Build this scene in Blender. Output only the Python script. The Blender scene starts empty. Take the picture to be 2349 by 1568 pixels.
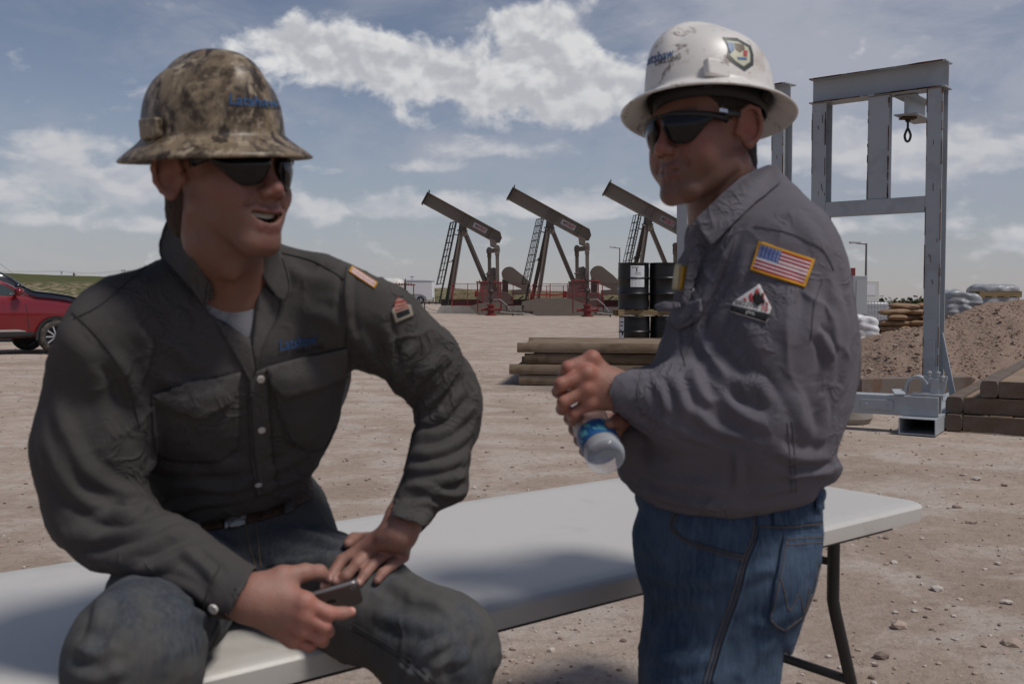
import bpy, bmesh, math, random
import numpy as np
from mathutils import Vector, Matrix, noise as mnoise
from mathutils.bvhtree import BVHTree
from mathutils.geometry import delaunay_2d_cdt
C = bpy.context.scene.collection
SC = bpy.context.scene
R = math.radians
# ---------------------------------------------------------------- camera
IW, IH, FL = 2349.0, 1568.0, 2284.0
CAMZ, PITCH = 1.30, math.atan(94 / 2284)
cd = bpy.data.cameras.new('camera'); cam = bpy.data.objects.new('camera', cd); C.objects.link(cam)
cam.location = (0, 0, CAMZ); cam.rotation_euler = (R(90) - PITCH, 0, 0)
cd.sensor_width = 36; cd.lens = 36 * FL / IW; cd.clip_start = 0.05; cd.clip_end = 6000
cd.dof.use_dof = True; cd.dof.focus_distance = 14.0; cd.dof.aperture_fstop = 8.5
SC.camera = cam
# ---------------------------------------------------------------- light
SUN_EL, SUN_AZ = R(60), math.atan2(0.42, -0.24)      # azimuth measured from +Y towards +X
sdir = Vector((math.sin(SUN_AZ) * math.cos(SUN_EL), math.cos(SUN_AZ) * math.cos(SUN_EL), math.sin(SUN_EL)))
sl = bpy.data.lights.new('sun', 'SUN'); sl.energy = 2.7; sl.angle = R(13); sl.color = (1.0, 0.955, 0.90)
so = bpy.data.objects.new('sun', sl); C.objects.link(so); so.rotation_euler = sdir.to_track_quat('Z', 'Y').to_euler()
vs = SC.view_settings; vs.view_transform = 'Standard'; vs.look = 'None'; vs.gamma = 1; vs.exposure = -0.08
SC.cycles.max_bounces = 6; SC.cycles.transparent_max_bounces = 8; SC.cycles.use_denoising = True

class NT:
    """small helper to write node trees"""
    def __init__(s, nt): s.nt = nt; nt.nodes.clear()
    def n(s, t, ins=None, **kw):
        nd = s.nt.nodes.new(t)
        for k, v in kw.items(): setattr(nd, k, v)
        for k, v in (ins or {}).items(): s.set(nd, k, v)
        return nd
    def set(s, nd, k, v):
        i = nd.inputs[k]
        if isinstance(v, bpy.types.NodeSocket): s.nt.links.new(v, i)
        elif isinstance(v, bpy.types.Node): s.nt.links.new(v.outputs[0], i)
        else: i.default_value = v
    def m(s, op, a, b=0.0, c=0.0, clamp=False):
        nd = s.n('ShaderNodeMath', operation=op, use_clamp=clamp)
        for i, v in enumerate((a, b, c)): s.set(nd, i, v)
        return nd.outputs[0]
    def v(s, op, a, b=(0, 0, 0), out=0):
        nd = s.n('ShaderNodeVectorMath', operation=op); s.set(nd, 0, a); s.set(nd, 1, b)
        return nd.outputs[out]
    def noise(s, vec, scale, detail=4, rough=.5, dist=0.0):
        nd = s.n('ShaderNodeTexNoise', {'Scale': scale, 'Detail': detail, 'Roughness': rough, 'Distortion': dist})
        if vec is not None: s.set(nd, 'Vector', vec)
        return nd.outputs[0]
    def ramp(s, fac, lo, hi, smooth=True):
        nd = s.n('ShaderNodeMapRange', {'From Min': lo, 'From Max': hi, 'To Min': 0., 'To Max': 1.}, interpolation_type='SMOOTHSTEP' if smooth else 'LINEAR')
        s.set(nd, 'Value', fac); return nd.outputs[0]
    def mix(s, f, a, b, mode='MIX'):
        nd = s.n('ShaderNodeMix', data_type='RGBA', blend_type=mode)
        s.set(nd, 0, f)
        for i, v in ((6, a), (7, b)):
            if isinstance(v, (tuple, list)) and len(v) == 3: v = (*v, 1)
            s.set(nd, i, v)
        return nd.outputs[2]

def build_world():
    w = bpy.data.worlds.new('World'); SC.world = w; w.use_nodes = True
    t = NT(w.node_tree)
    sky = t.n('ShaderNodeTexSky', sky_type='NISHITA', sun_disc=False, sun_elevation=SUN_EL, sun_rotation=SUN_AZ, altitude=900, air_density=1.0, dust_density=0.6, ozone_density=1.4)
    skyc = t.mix(1.0, sky.outputs[0], (SKYK * 1.22, SKYK, SKYK * .92), 'MULTIPLY')
    tc = t.n('ShaderNodeTexCoord').outputs['Generated']
    d = t.v('NORMALIZE', tc)
    sp = t.n('ShaderNodeSeparateXYZ', {0: d})
    x, y, z = sp.outputs
    # direction in degrees: azimuth right of +Y, elevation
    az = t.m('MULTIPLY', t.m('ARCTAN2', x, y), 57.2958)
    el = t.m('MULTIPLY', t.m('ARCSINE', z), 57.2958)
    ae = t.n('ShaderNodeCombineXYZ', {0: az, 1: el}).outputs[0]
    zz = t.m('ADD', t.m('MAXIMUM', z, 0.0), 0.07)
    pl = t.n('ShaderNodeCombineXYZ', {0: t.m('DIVIDE', x, zz), 1: t.m('DIVIDE', y, zz)}).outputs[0]
    def bump(ca, ce, ra, re, amp, flat=1.0):
        da = t.m('DIVIDE', t.m('SUBTRACT', az, ca), ra)
        de = t.m('DIVIDE', t.m('SUBTRACT', el, ce), re)
        if flat != 1.0:
            de = t.m('MULTIPLY', de, t.m('ADD', 1.0, t.m('MULTIPLY', t.m('LESS_THAN', de, 0.0), flat - 1)))
        r2 = t.m('ADD', t.m('MULTIPLY', da, da), t.m('MULTIPLY', de, de))
        return t.m('MULTIPLY', t.m('POWER', 2.718, t.m('MULTIPLY', r2, -1.0)), amp)
    def total(bs):
        s = bs[0]
        for b in bs[1:]: s = t.m('ADD', s, b)
        return s
    # thin high veil, thicker towards the upper corners
    cov = total([bump(20, 19, 17, 9, .36), bump(-24, 22, 12, 5, .26), bump(2, 23, 12, 4, .20), bump(14, 12, 7, 5, .12), bump(-3, 8.6, 9, 1.6, .16), bump(22, 8, 10, 4, .14)])
    vn = t.noise(t.v('MULTIPLY', ae, (.10, .24, 1)), 1.0, 7, .60, .5)
    vn2 = t.noise(t.v('ADD', t.v('MULTIPLY', ae, (.22, .5, 1)), (5, 9, 0)), 1.0, 6, .62, .9)
    veil = t.ramp(t.m('ADD', t.m('ADD', t.m('MULTIPLY', vn, .7), t.m('MULTIPLY', vn2, .3)), cov), .45, .90)
    c = t.mix(t.m('MULTIPLY', veil, .95), skyc, (VE * .86, VE * .90, VE * 1.05))
    # haze towards the horizon
    hz = t.ramp(el, 12.0, 0.0)
    c = t.mix(t.m('MULTIPLY', hz, .60), c, (VE * .62, VE * .71, VE * .90))
    def cloudlayer(c, cover, off, sx, sy, scale, top, bot, thr, soft, base=None):
        vec = t.v('ADD', t.v('MULTIPLY', ae, (sx, sy, 1)), off)
        n0 = t.noise(vec, scale, 9, .54, .2)
        b0 = t.noise(vec, scale, 3, .50, .2); b1 = t.noise(t.v('ADD', vec, (.10 / scale, .34 / scale, 0)), scale, 3, .50, .2)
        dens = t.m('ADD', n0, cover)
        a = t.ramp(dens, thr, thr + soft)
        lit = t.ramp(t.m('SUBTRACT', b0, b1), -.12, .16)
        edge = t.ramp(dens, thr + .34, thr + .04)
        li = t.m('ADD', t.m('MULTIPLY', lit, .60), t.m('MULTIPLY', edge, .40), clamp=True)
        if base: li = t.m('MULTIPLY', li, t.m('ADD', .45, t.m('MULTIPLY', t.ramp(el, *base), .55)))
        return t.mix(a, c, t.mix(li, bot, top)), a
    low = total([bump(-26, 6.0, 14, 1.6, .34), bump(-8.5, 5.1, 5.5, 1.0, .36, 1.6), bump(1.0, 5.5, 4.2, 1.1, .36, 1.6), bump(5, 5.0, 5, 1.0, .33, 1.6),
                 bump(-20, 4.1, 6, .45, .30), bump(-24, 8.4, 3.5, .7, .28), bump(-17.5, 11.6, 3, .7, .26), bump(18, 8.2, 6, 1.3, .30), bump(25, 7.6, 8, 1.7, .32),
                 bump(20.5, 4.0, 4.0, .9, .34, 1.5), bump(29, 3.2, 6, .9, .32), bump(0, 8.7, 5, .7, .25), bump(-5, 7.6, 3, .4, .2), bump(20, 2.4, 7, .5, .2)])
    c, _ = cloudlayer(c, low, (31.7, 4.3, 2.2), .55, 1.0, .62, (CB * .80, CB * .80, CB * .82), (CB * .56, CB * .585, CB * .65), .60, .30)
    big = total([bump(-8.5, 13.2, 6.2, 1.9, .56, 1.4), bump(-2.0, 12.0, 5.5, 1.7, .50, 1.5), bump(2.4, 14.2, 2.6, 2.4, .55, 1.2), bump(4.6, 11.9, 4.0, 1.9, .55, 1.3),
                 bump(-.2, 15.5, 1.5, 1.0, .36), bump(.6, 10.3, 6.5, 1.0, .22), bump(-12.5, 14.2, 2.4, 1.0, .3)])
    c, _ = cloudlayer(c, big, (11.3, 9.1, 7.7), .8, 1.0, .55, (CB * 1.08, CB * 1.075, CB * 1.06), (CB * .60, CB * .61, CB * .66), .66, .26, (9.0, 13.5))
    bg = t.n('ShaderNodeBackground', {'Strength': 1.0}); t.set(bg, 0, c)
    o = t.n('ShaderNodeOutputWorld'); t.set(o, 0, bg.outputs[0])
    w.cycles.sampling_method = 'MANUAL'; w.cycles.sample_map_resolution = 512
SKYK, VE, CB = 0.078, .46, .80
build_world()

# ---------------------------------------------------------------- geometry helpers
def ray(px, py):
    x = (px - IW / 2) / FL; v = (IH / 2 - py) / FL
    cp, sp = math.cos(PITCH), math.sin(PITCH)
    return Vector((x, cp + v * sp, -sp + v * cp))
def P(px, py, Y):
    d = ray(px, py); return Vector((0, 0, CAMZ)) + d * (Y / d.y)
def G(px, py, z=0.0):
    d = ray(px, py); return Vector((0, 0, CAMZ)) + d * ((z - CAMZ) / d.z)
def lerp(a, b, t): return a + (b - a) * t
def sstep(a, b, x):
    x = min(1, max(0, (x - a) / (b - a))); return x * x * (3 - 2 * x)

def tag(o, label=None, cat=None, group=None, kind=None):
    if label: o['label'] = label
    if cat: o['category'] = cat
    if group: o['group'] = group
    if kind: o['kind'] = kind
    return o
def thing(name, label, cat, loc=(0, 0, 0), rz=0, group=None):
    o = bpy.data.objects.new(name, None); C.objects.link(o); o.empty_display_size = .1
    o.location = loc; o.rotation_euler = (0, 0, rz)
    return tag(o, label, cat, group)
def dup(root, loc, rz, label, group=None):
    def cp(o, par):
        c = o.copy(); C.objects.link(c)
        if par is not None: c.parent = par
        for ch in [k for k in bpy.data.objects if k.parent == o]: cp(ch, c)
        return c
    r = cp(root, None); r.location = loc; r.rotation_euler = (0, 0, rz); r['label'] = label
    if group: r['group'] = group
    return r

class MB:
    def __init__(s): s.v = []; s.f = []; s.mi = []; s.cur = 0
    def add(s, vs, fs):
        b = len(s.v); s.v += [tuple(p) for p in vs]
        for f in fs: s.f.append([i + b for i in f]); s.mi.append(s.cur)
        return s
    def box(s, c, size, rot=None):
        hx, hy, hz = size[0] / 2, size[1] / 2, size[2] / 2
        vs = [Vector((x, y, z)) for x in (-hx, hx) for y in (-hy, hy) for z in (-hz, hz)]
        if rot is not None: vs = [rot @ p for p in vs]
        c = Vector(c)
        return s.add([p + c for p in vs], [(0, 1, 3, 2), (4, 6, 7, 5), (0, 4, 5, 1), (2, 3, 7, 6), (0, 2, 6, 4), (1, 5, 7, 3)])
    def frame(s, p, q, up=(0, 0, 1)):
        p, q = Vector(p), Vector(q); z = (q - p).normalized(); u = Vector(up)
        x = u.cross(z)
        if x.length < 1e-4: x = Vector((1, 0, 0)).cross(z)
        if x.length < 1e-4: x = Vector((0, 1, 0)).cross(z)
        x.normalize(); return p, q, x, z.cross(x)
    def bar(s, p, q, w, h, up=(0, 0, 1)):
        """box beam from p to q: w across, h along up"""
        p, q, x, y = s.frame(p, q, up)
        vs = [b + x * i * w / 2 + y * j * h / 2 for b in (p, q) for i, j in ((-1, -1), (1, -1), (1, 1), (-1, 1))]
        return s.add(vs, [(3, 2, 1, 0), (4, 5, 6, 7), (0, 1, 5, 4), (1, 2, 6, 5), (2, 3, 7, 6), (3, 0, 4, 7)])
    def ibeam(s, p, q, w, h, t=.02, up=(0, 0, 1)):
        """rolled section: flanges w wide, h deep along up"""
        p, q, x, y = s.frame(p, q, up)
        a, b, c = w / 2, h / 2, t / 2
        pts = [(-a, -b), (a, -b), (a, -b + t), (c, -b + t), (c, b - t), (a, b - t), (a, b), (-a, b), (-a, b - t), (-c, b - t), (-c, -b + t), (-a, -b + t)]
        n = len(pts); vs = [e + x * i + y * j for e in (p, q) for i, j in pts]
        fs = [(i, (i + 1) % n, n + (i + 1) % n, n + i) for i in range(n)] + [tuple(range(n - 1, -1, -1)), tuple(range(n, 2 * n))]
        return s.add(vs, fs)
    def tube(s, p, q, r, n=10, r2=None):
        return s.path([p, q], r, n, radii=[r, r if r2 is None else r2])
    def path(s, pts, r, n=8, radii=None, closed=False, sx=1.0):
        pts = [Vector(p) for p in pts]; m = len(pts); vs = []; fs = []
        prev = None
        for i, p in enumerate(pts):
            a = pts[(i - 1) % m] if (i or closed) else p; b = pts[(i + 1) % m] if (i < m - 1 or closed) else p
            tn = (b - a).normalized()
            if prev is None:
                x = Vector((0, 0, 1)).cross(tn)
                if x.length < .05: x = Vector((0, 1, 0)).cross(tn)
            else: x = prev - tn * prev.dot(tn)
            x.normalize(); prev = x; y = tn.cross(x); rr = radii[i] if radii else r
            for k in range(n):
                an = 2 * math.pi * k / n; vs.append(p + x * math.cos(an) * rr * sx + y * math.sin(an) * rr)
        for i in range(m if closed else m - 1):
            j = (i + 1) % m
            for k in range(n): fs.append((i * n + k, i * n + (k + 1) % n, j * n + (k + 1) % n, j * n + k))
        if not closed: fs += [tuple(range(n - 1, -1, -1)), tuple(range((m - 1) * n, m * n))]
        return s.add(vs, fs)
    def lathe(s, prof, c=(0, 0, 0), n=24, axis=None, cap=True):
        """prof: (r, h) pairs along the axis"""
        c = Vector(c); q = Vector((0, 0, 1)).rotation_difference(Vector(axis)) if axis is not None else None
        vs = []; m = len(prof)
        for r, h in prof:
            for k in range(n):
                p = Vector((r * math.cos(2 * math.pi * k / n), r * math.sin(2 * math.pi * k / n), h))
                vs.append(c + (q @ p if q else p))
        fs = [(i * n + k, i * n + (k + 1) % n, (i + 1) * n + (k + 1) % n, (i + 1) * n + k) for i in range(m - 1) for k in range(n)]
        if cap: fs += [tuple(range(n - 1, -1, -1)), tuple(range((m - 1) * n, m * n))]
        return s.add(vs, fs)
    def prism(s, poly, off):
        """poly: list of 3-D points in one plane, swept by the vector off"""
        n = len(poly); off = Vector(off)
        vs = [Vector(p) for p in poly] + [Vector(p) + off for p in poly]
        return s.add(vs, [tuple(range(n - 1, -1, -1)), tuple(range(n, 2 * n))] + [(i, (i + 1) % n, n + (i + 1) % n, n + i) for i in range(n)])
    def grid(s, nu, nv, fn, closed_u=False):
        vs = [fn(i / (nu if closed_u else nu - 1), j / (nv - 1)) for j in range(nv) for i in range(nu)]
        fs = [(j * nu + i, j * nu + (i + 1) % nu, (j + 1) * nu + (i + 1) % nu, (j + 1) * nu + i) for j in range(nv - 1) for i in range(nu if closed_u else nu - 1)]
        return s.add(vs, fs)
    def build(s, name, mats, parent=None, smooth=False, bevel=0.0, recalc=True, segs=2):
        me = bpy.data.meshes.new(name); me.from_pydata(s.v, [], s.f)
        if not isinstance(mats, (list, tuple)): mats = [mats]
        for m in mats: me.materials.append(m)
        if len(mats) > 1: me.polygons.foreach_set('material_index', s.mi)
        if recalc:
            bm = bmesh.new(); bm.from_mesh(me); bmesh.ops.recalc_face_normals(bm, faces=bm.faces); bm.to_mesh(me); bm.free()
        if smooth: me.shade_smooth() if smooth is True else me.polygons.foreach_set('use_smooth', [True] * len(me.polygons))
        o = bpy.data.objects.new(name, me); C.objects.link(o)
        if parent is not None: o.parent = parent
        if smooth == 'auto':
            try: me.set_sharp_from_angle(angle=R(35))
            except Exception: pass
        if bevel:
            b = o.modifiers.new('bevel', 'BEVEL'); b.width = bevel; b.segments = segs; b.limit_method = 'ANGLE'; b.angle_limit = R(35)
            me.polygons.foreach_set('use_smooth', [True] * len(me.polygons))
            try: me.set_sharp_from_angle(angle=R(40))
            except Exception: pass
        return o

# ---------------------------------------------------------------- materials
def mat(name, col, rough=.6, metal=0.0, var=.0, vscale=8., col2=None, c2amt=.0, c2scale=5., c2lo=.5, c2hi=.62, bump=0., bscale=60., spec=.5, coat=0., stretch=(1, 1, 1), extra=None, bdetail=4, sss=0.):
    m = bpy.data.materials.new(name); m.use_nodes = True; t = NT(m.node_tree)
    co = t.v('MULTIPLY', t.n('ShaderNodeTexCoord').outputs['Object'], stretch)
    c = (*col, 1)
    if var:
        f = t.noise(co, vscale, 6, .6)
        c = t.mix(f, tuple(min(1, k * (1 - var)) for k in col), tuple(min(1, k * (1 + var)) for k in col))
    if col2 is not None and c2amt:
        f = t.ramp(t.noise(co, c2scale, 8, .62, .3), c2lo, c2hi)
        c = t.mix(t.m('MULTIPLY', f, c2amt), c, col2)
    b = t.n('ShaderNodeBsdfPrincipled', {'Roughness': rough, 'Metallic': metal, 'Specular IOR Level': spec, 'Coat Weight': coat})
    t.set(b, 'Base Color', c)
    if sss: t.set(b, 'Subsurface Weight', sss); t.set(b, 'Subsurface Radius', (.008, .003, .0015))
    if bump:
        bn = t.n('ShaderNodeBump', {'Strength': bump, 'Distance': .01}); t.set(bn, 'Height', t.noise(co, bscale, bdetail, .6)); t.set(b, 'Normal', bn.outputs[0])
    if extra: extra(t, b, co, c)
    o = t.n('ShaderNodeOutputMaterial'); t.set(o, 0, b.outputs[0])
    return m
# ================================================================ the setting
rnd = random.Random(7)
def gz(x, y):
    return -.0154 * min(x + 2, 0) * sstep(5, 16, y) - .009 * max(x - 12, 0) * sstep(8, 30, y) * .0
def gn(x, y):
    n = mnoise.noise(Vector((x * .7, y * .7, 0))) * .018 + mnoise.noise(Vector((x * 2.3, y * 2.3, 5))) * .008
    n += mnoise.noise(Vector((x * 7, y * 7, 9))) * .004
    return n
def ground_mat():
    m = bpy.data.materials.new('packed_dirt'); m.use_nodes = True; t = NT(m.node_tree)
    co = t.n('ShaderNodeTexCoord').outputs['Object']
    big = t.ramp(t.noise(co, .35, 6, .6, .4), .38, .62)
    mid = t.ramp(t.noise(t.v('ADD', co, (9, 4, 0)), 1.6, 9, .66, .5), .42, .62)
    fine = t.noise(t.v('ADD', co, (3, 8, 0)), 14, 9, .7)
    c = t.mix(big, (.35, .268, .212), (.43, .342, .278))
    c = t.mix(t.m('MULTIPLY', mid, .75), c, (.52, .455, .395))
    c = t.mix(t.m('MULTIPLY', t.ramp(fine, .46, .70), .5), c, (.22, .165, .13))
    c = t.mix(t.m('MULTIPLY', t.ramp(t.noise(co, 60, 4, .6), .55, .75), .5), c, (.16, .115, .09))
    c = t.mix(t.m('MULTIPLY', t.ramp(t.noise(co, 38, 5, .7), .60, .74), .45), c, (.55, .49, .43))
    # wheel tracks: long smears across the yard
    tr = t.noise(t.v('MULTIPLY', co, (.12, .9, 1)), 1.2, 6, .6, .3)
    c = t.mix(t.m('MULTIPLY', t.ramp(tr, .52, .68), .45), c, (.29, .218, .168))
    b = t.n('ShaderNodeBsdfPrincipled', {'Roughness': .95, 'Specular IOR Level': .15}); t.set(b, 'Base Color', c)
    h = t.m('ADD', t.m('MULTIPLY', fine, .6), t.m('MULTIPLY', t.noise(co, 55, 6, .7), .35))
    h = t.m('ADD', h, t.m('MULTIPLY', t.noise(co, 4, 5, .6), .9))
    bn = t.n('ShaderNodeBump', {'Strength': .9, 'Distance': .035}); t.set(bn, 'Height', h); t.set(b, 'Normal', bn.outputs[0])
    t.set(t.n('ShaderNodeOutputMaterial'), 0, b.outputs[0])
    return m
M = {}
M['dirt'] = ground_mat()
def build_ground():
    def axis(lo, hi, near0, near1, step, grow):
        xs = list(np.arange(near0, near1 + 1e-6, step)); s = step
        while xs[-1] < hi: s *= grow; xs.append(xs[-1] + s)
        s = step
        while xs[0] > lo: s *= grow; xs.insert(0, xs[0] - s)
        return xs
    xs = axis(-900, 900, -7, 8, .09, 1.13); ys = axis(-60, 1500, 2.2, 13, .09, 1.07)
    mb = MB(); nx = len(xs)
    mb.v = [(x, y, gz(x, y) + gn(x, y) * (1 if y < 60 else 0)) for y in ys for x in xs]
    mb.f = [(j * nx + i, j * nx + i + 1, (j + 1) * nx + i + 1, (j + 1) * nx + i) for j in range(len(ys) - 1) for i in range(nx - 1)]
    mb.mi = [0] * len(mb.f)
    tag(mb.build('ground', M['dirt'], smooth=True, recalc=False), kind='structure')
build_ground()
def rock_field(name, spots, mats, kind='stuff'):
    """spots: (x, y, z, radius)"""
    ico = bmesh.new(); bmesh.ops.create_icosphere(ico, subdivisions=1, radius=1); ico.verts.ensure_lookup_table()
    bv = np.array([v.co[:] for v in ico.verts]); bf = np.array([[v.index for v in f.verts] for f in ico.faces]); ico.free()
    rg = np.random.default_rng(5); V = []; F = []; n = len(bv)
    for k, (x, y, z, r) in enumerate(spots):
        s = rg.uniform(.6, 1.25, 3) * r; s[2] *= .55
        a = rg.uniform(0, 6.28); ca, sa = math.cos(a), math.sin(a)
        p = bv * (1 + rg.uniform(-.22, .22, (n, 1))) * s
        p = np.stack([p[:, 0] * ca - p[:, 1] * sa, p[:, 0] * sa + p[:, 1] * ca, p[:, 2]], 1) + (x, y, z)
        V.append(p); F.append(bf + k * n)
    me = bpy.data.meshes.new(name); me.from_pydata(np.concatenate(V).tolist(), [], np.concatenate(F).tolist())
    for m in mats: me.materials.append(m)
    if len(mats) > 1: me.polygons.foreach_set('material_index', np.repeat(rg.integers(0, len(mats), len(spots)), len(bf)).astype(np.int32))
    o = bpy.data.objects.new(name, me); C.objects.link(o)
    if kind: tag(o, kind=kind)
    return o
M['pebble'] = mat('pebble_stone', (.36, .275, .225), .9, var=.4, vscale=12, bump=.4, bscale=40)
M['pebble2'] = mat('pale_stone', (.48, .42, .37), .9, var=.3, vscale=9, bump=.4, bscale=40)
M['pebble3'] = mat('dark_stone', (.19, .14, .115), .9, var=.4, vscale=9, bump=.4, bscale=40)
def pebbles():
    rg = random.Random(3); S = []
    for i in range(9000):
        y = 2.6 + 24 * rg.random() ** 2.0; x = rg.uniform(-.62, .62) * (y + 1.0)
        r = .004 + .010 * rg.random() ** 3
        if rg.random() < .012: r *= 1.9
        r *= (1 + y * .035)
        S.append((x, y, gz(x, y) + gn(x, y) + r * .25, r))
    for px, py, r in ((2020, 1512, .03), (2060, 1440, .035), (2310, 1380, .03), (2228, 1200, .03), (2320, 1480, .035), (1990, 1588, .02), (2150, 1350, .03), (2195, 1165, .03), (2240, 1100, .035), (2290, 1290, .025), (1265, 1495, .02), (2130, 1395, .02), (2050, 1290, .02), (330, 930, .02), (2000, 1560, .018)):
        g = G(px, py); S.append((g.x, g.y, gn(g.x, g.y) + r * .3, r))
    tag(rock_field('gravel', S, [M['pebble'], M['pebble2'], M['pebble3']]), 'small loose stones scattered over the packed dirt yard', 'gravel')
pebbles()

# ---- far land: a long low green rise that falls towards the right
def hill_mat():
    m = bpy.data.materials.new('scrub_hill'); m.use_nodes = True; t = NT(m.node_tree)
    co = t.n('ShaderNodeTexCoord').outputs['Object']; z = t.n('ShaderNodeSeparateXYZ', {0: co}).outputs[2]
    n = t.noise(t.v('MULTIPLY', co, (1, .35, 2.5)), .22, 8, .68, .3)
    sp = t.ramp(t.noise(t.v('MULTIPLY', co, (1, .5, 2)), .45, 7, .7), .48, .56)
    c = t.mix(n, (.060, .070, .026), (.120, .115, .055))
    band = t.m('MULTIPLY', t.ramp(z, 1.0, 3.0), t.ramp(z, 8.6, 6.2))
    c = t.mix(t.m('MULTIPLY', t.m('MULTIPLY', sp, band), .85), c, (.30, .235, .165))
    c = t.mix(t.m('MULTIPLY', t.ramp(z, 1.6, .5), .75), c, (.34, .29, .23))
    b = t.n('ShaderNodeBsdfPrincipled', {'Roughness': 1., 'Specular IOR Level': .05}); t.set(b, 'Base Color', c)
    t.set(t.n('ShaderNodeOutputMaterial'), 0, b.outputs[0]); return m
M['hill'] = hill_mat()
def hills():
    prof = [(-900, 612), (-300, 620), (0, 626), (230, 634), (600, 648), (990, 660), (1300, 668), (1700, 683), (2000, 694), (2110, 696), (2400, 692), (3200, 690)]
    def top(px):
        for (a, b), (c, d) in zip(prof, prof[1:]):
            if a <= px <= c: return lerp(b, d, (px - a) / (c - a))
        return prof[-1][1]
    mb = MB(); N = 260; rows = [(250, 0.0), (262, .04), (290, .28), (340, .72), (380, 1.0), (460, 1.02), (900, .9)]
    vs = []
    for Y, h in rows:
        for i in range(N):
            px = -900 + 4100 * i / (N - 1)
            zt = P(px, top(px), 380).z + .25 * mnoise.noise(Vector((px * .02, 0, 1)))
            x = P(px, 700, 380).x * (Y / 380 * .35 + .65)
            zz = -.6 + (zt + .6) * h + (.35 * mnoise.noise(Vector((x * .06, Y * .1, 4))) if 0 < h else 0)
            vs.append((x, Y, zz))
    mb.add(vs, [(j * N + i, j * N + i + 1, (j + 1) * N + i + 1, (j + 1) * N + i) for j in range(len(rows) - 1) for i in range(N - 1)])
    tag(mb.build('hill', M['hill'], smooth=True), kind='structure')
hills()
def scrub():
    """low bushes on the far land"""
    rg = random.Random(12); V = []; F = []
    for i in range(420):
        if i < 300:
            px = rg.uniform(-100, 2400); Y = rg.uniform(252, 300)
            x = P(px, 700, 380).x * (Y / 380 * .35 + .65); z0 = .1 + (Y - 255) * .09 * max(0, min(1, (1900 - px) / 1900)) ; s = rg.uniform(.3, .9)
        else:
            px = rg.choice((rg.uniform(1960, 2120), rg.uniform(2080, 2125))); Y = 130; p = P(px, 697, Y); x = p.x; z0 = p.z - .6; s = rg.uniform(.5, 1.1)
        for k in range(16):
            c = Vector((x + rg.gauss(0, s * .6), Y + rg.gauss(0, s * .4), z0 + abs(rg.gauss(0, s * .5))))
            a = Vector((rg.gauss(0, 1), rg.gauss(0, 1), rg.gauss(0, 1))).normalized() * s * .3
            b = Vector((rg.gauss(0, 1), rg.gauss(0, 1), rg.gauss(0, 1))).normalized() * s * .3
            n = len(V); V += [c - a, c + b, c + a, c - b]; F.append((n, n + 1, n + 2, n + 3))
    mb = MB(); mb.add(V, F)
    tag(mb.build('scrub', mat('scrub_leaves', (.075, .085, .035), .9, var=.5, vscale=.5), recalc=False), 'low green scrub along the foot of the far rise', 'scrub', kind='stuff')
scrub()

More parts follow.
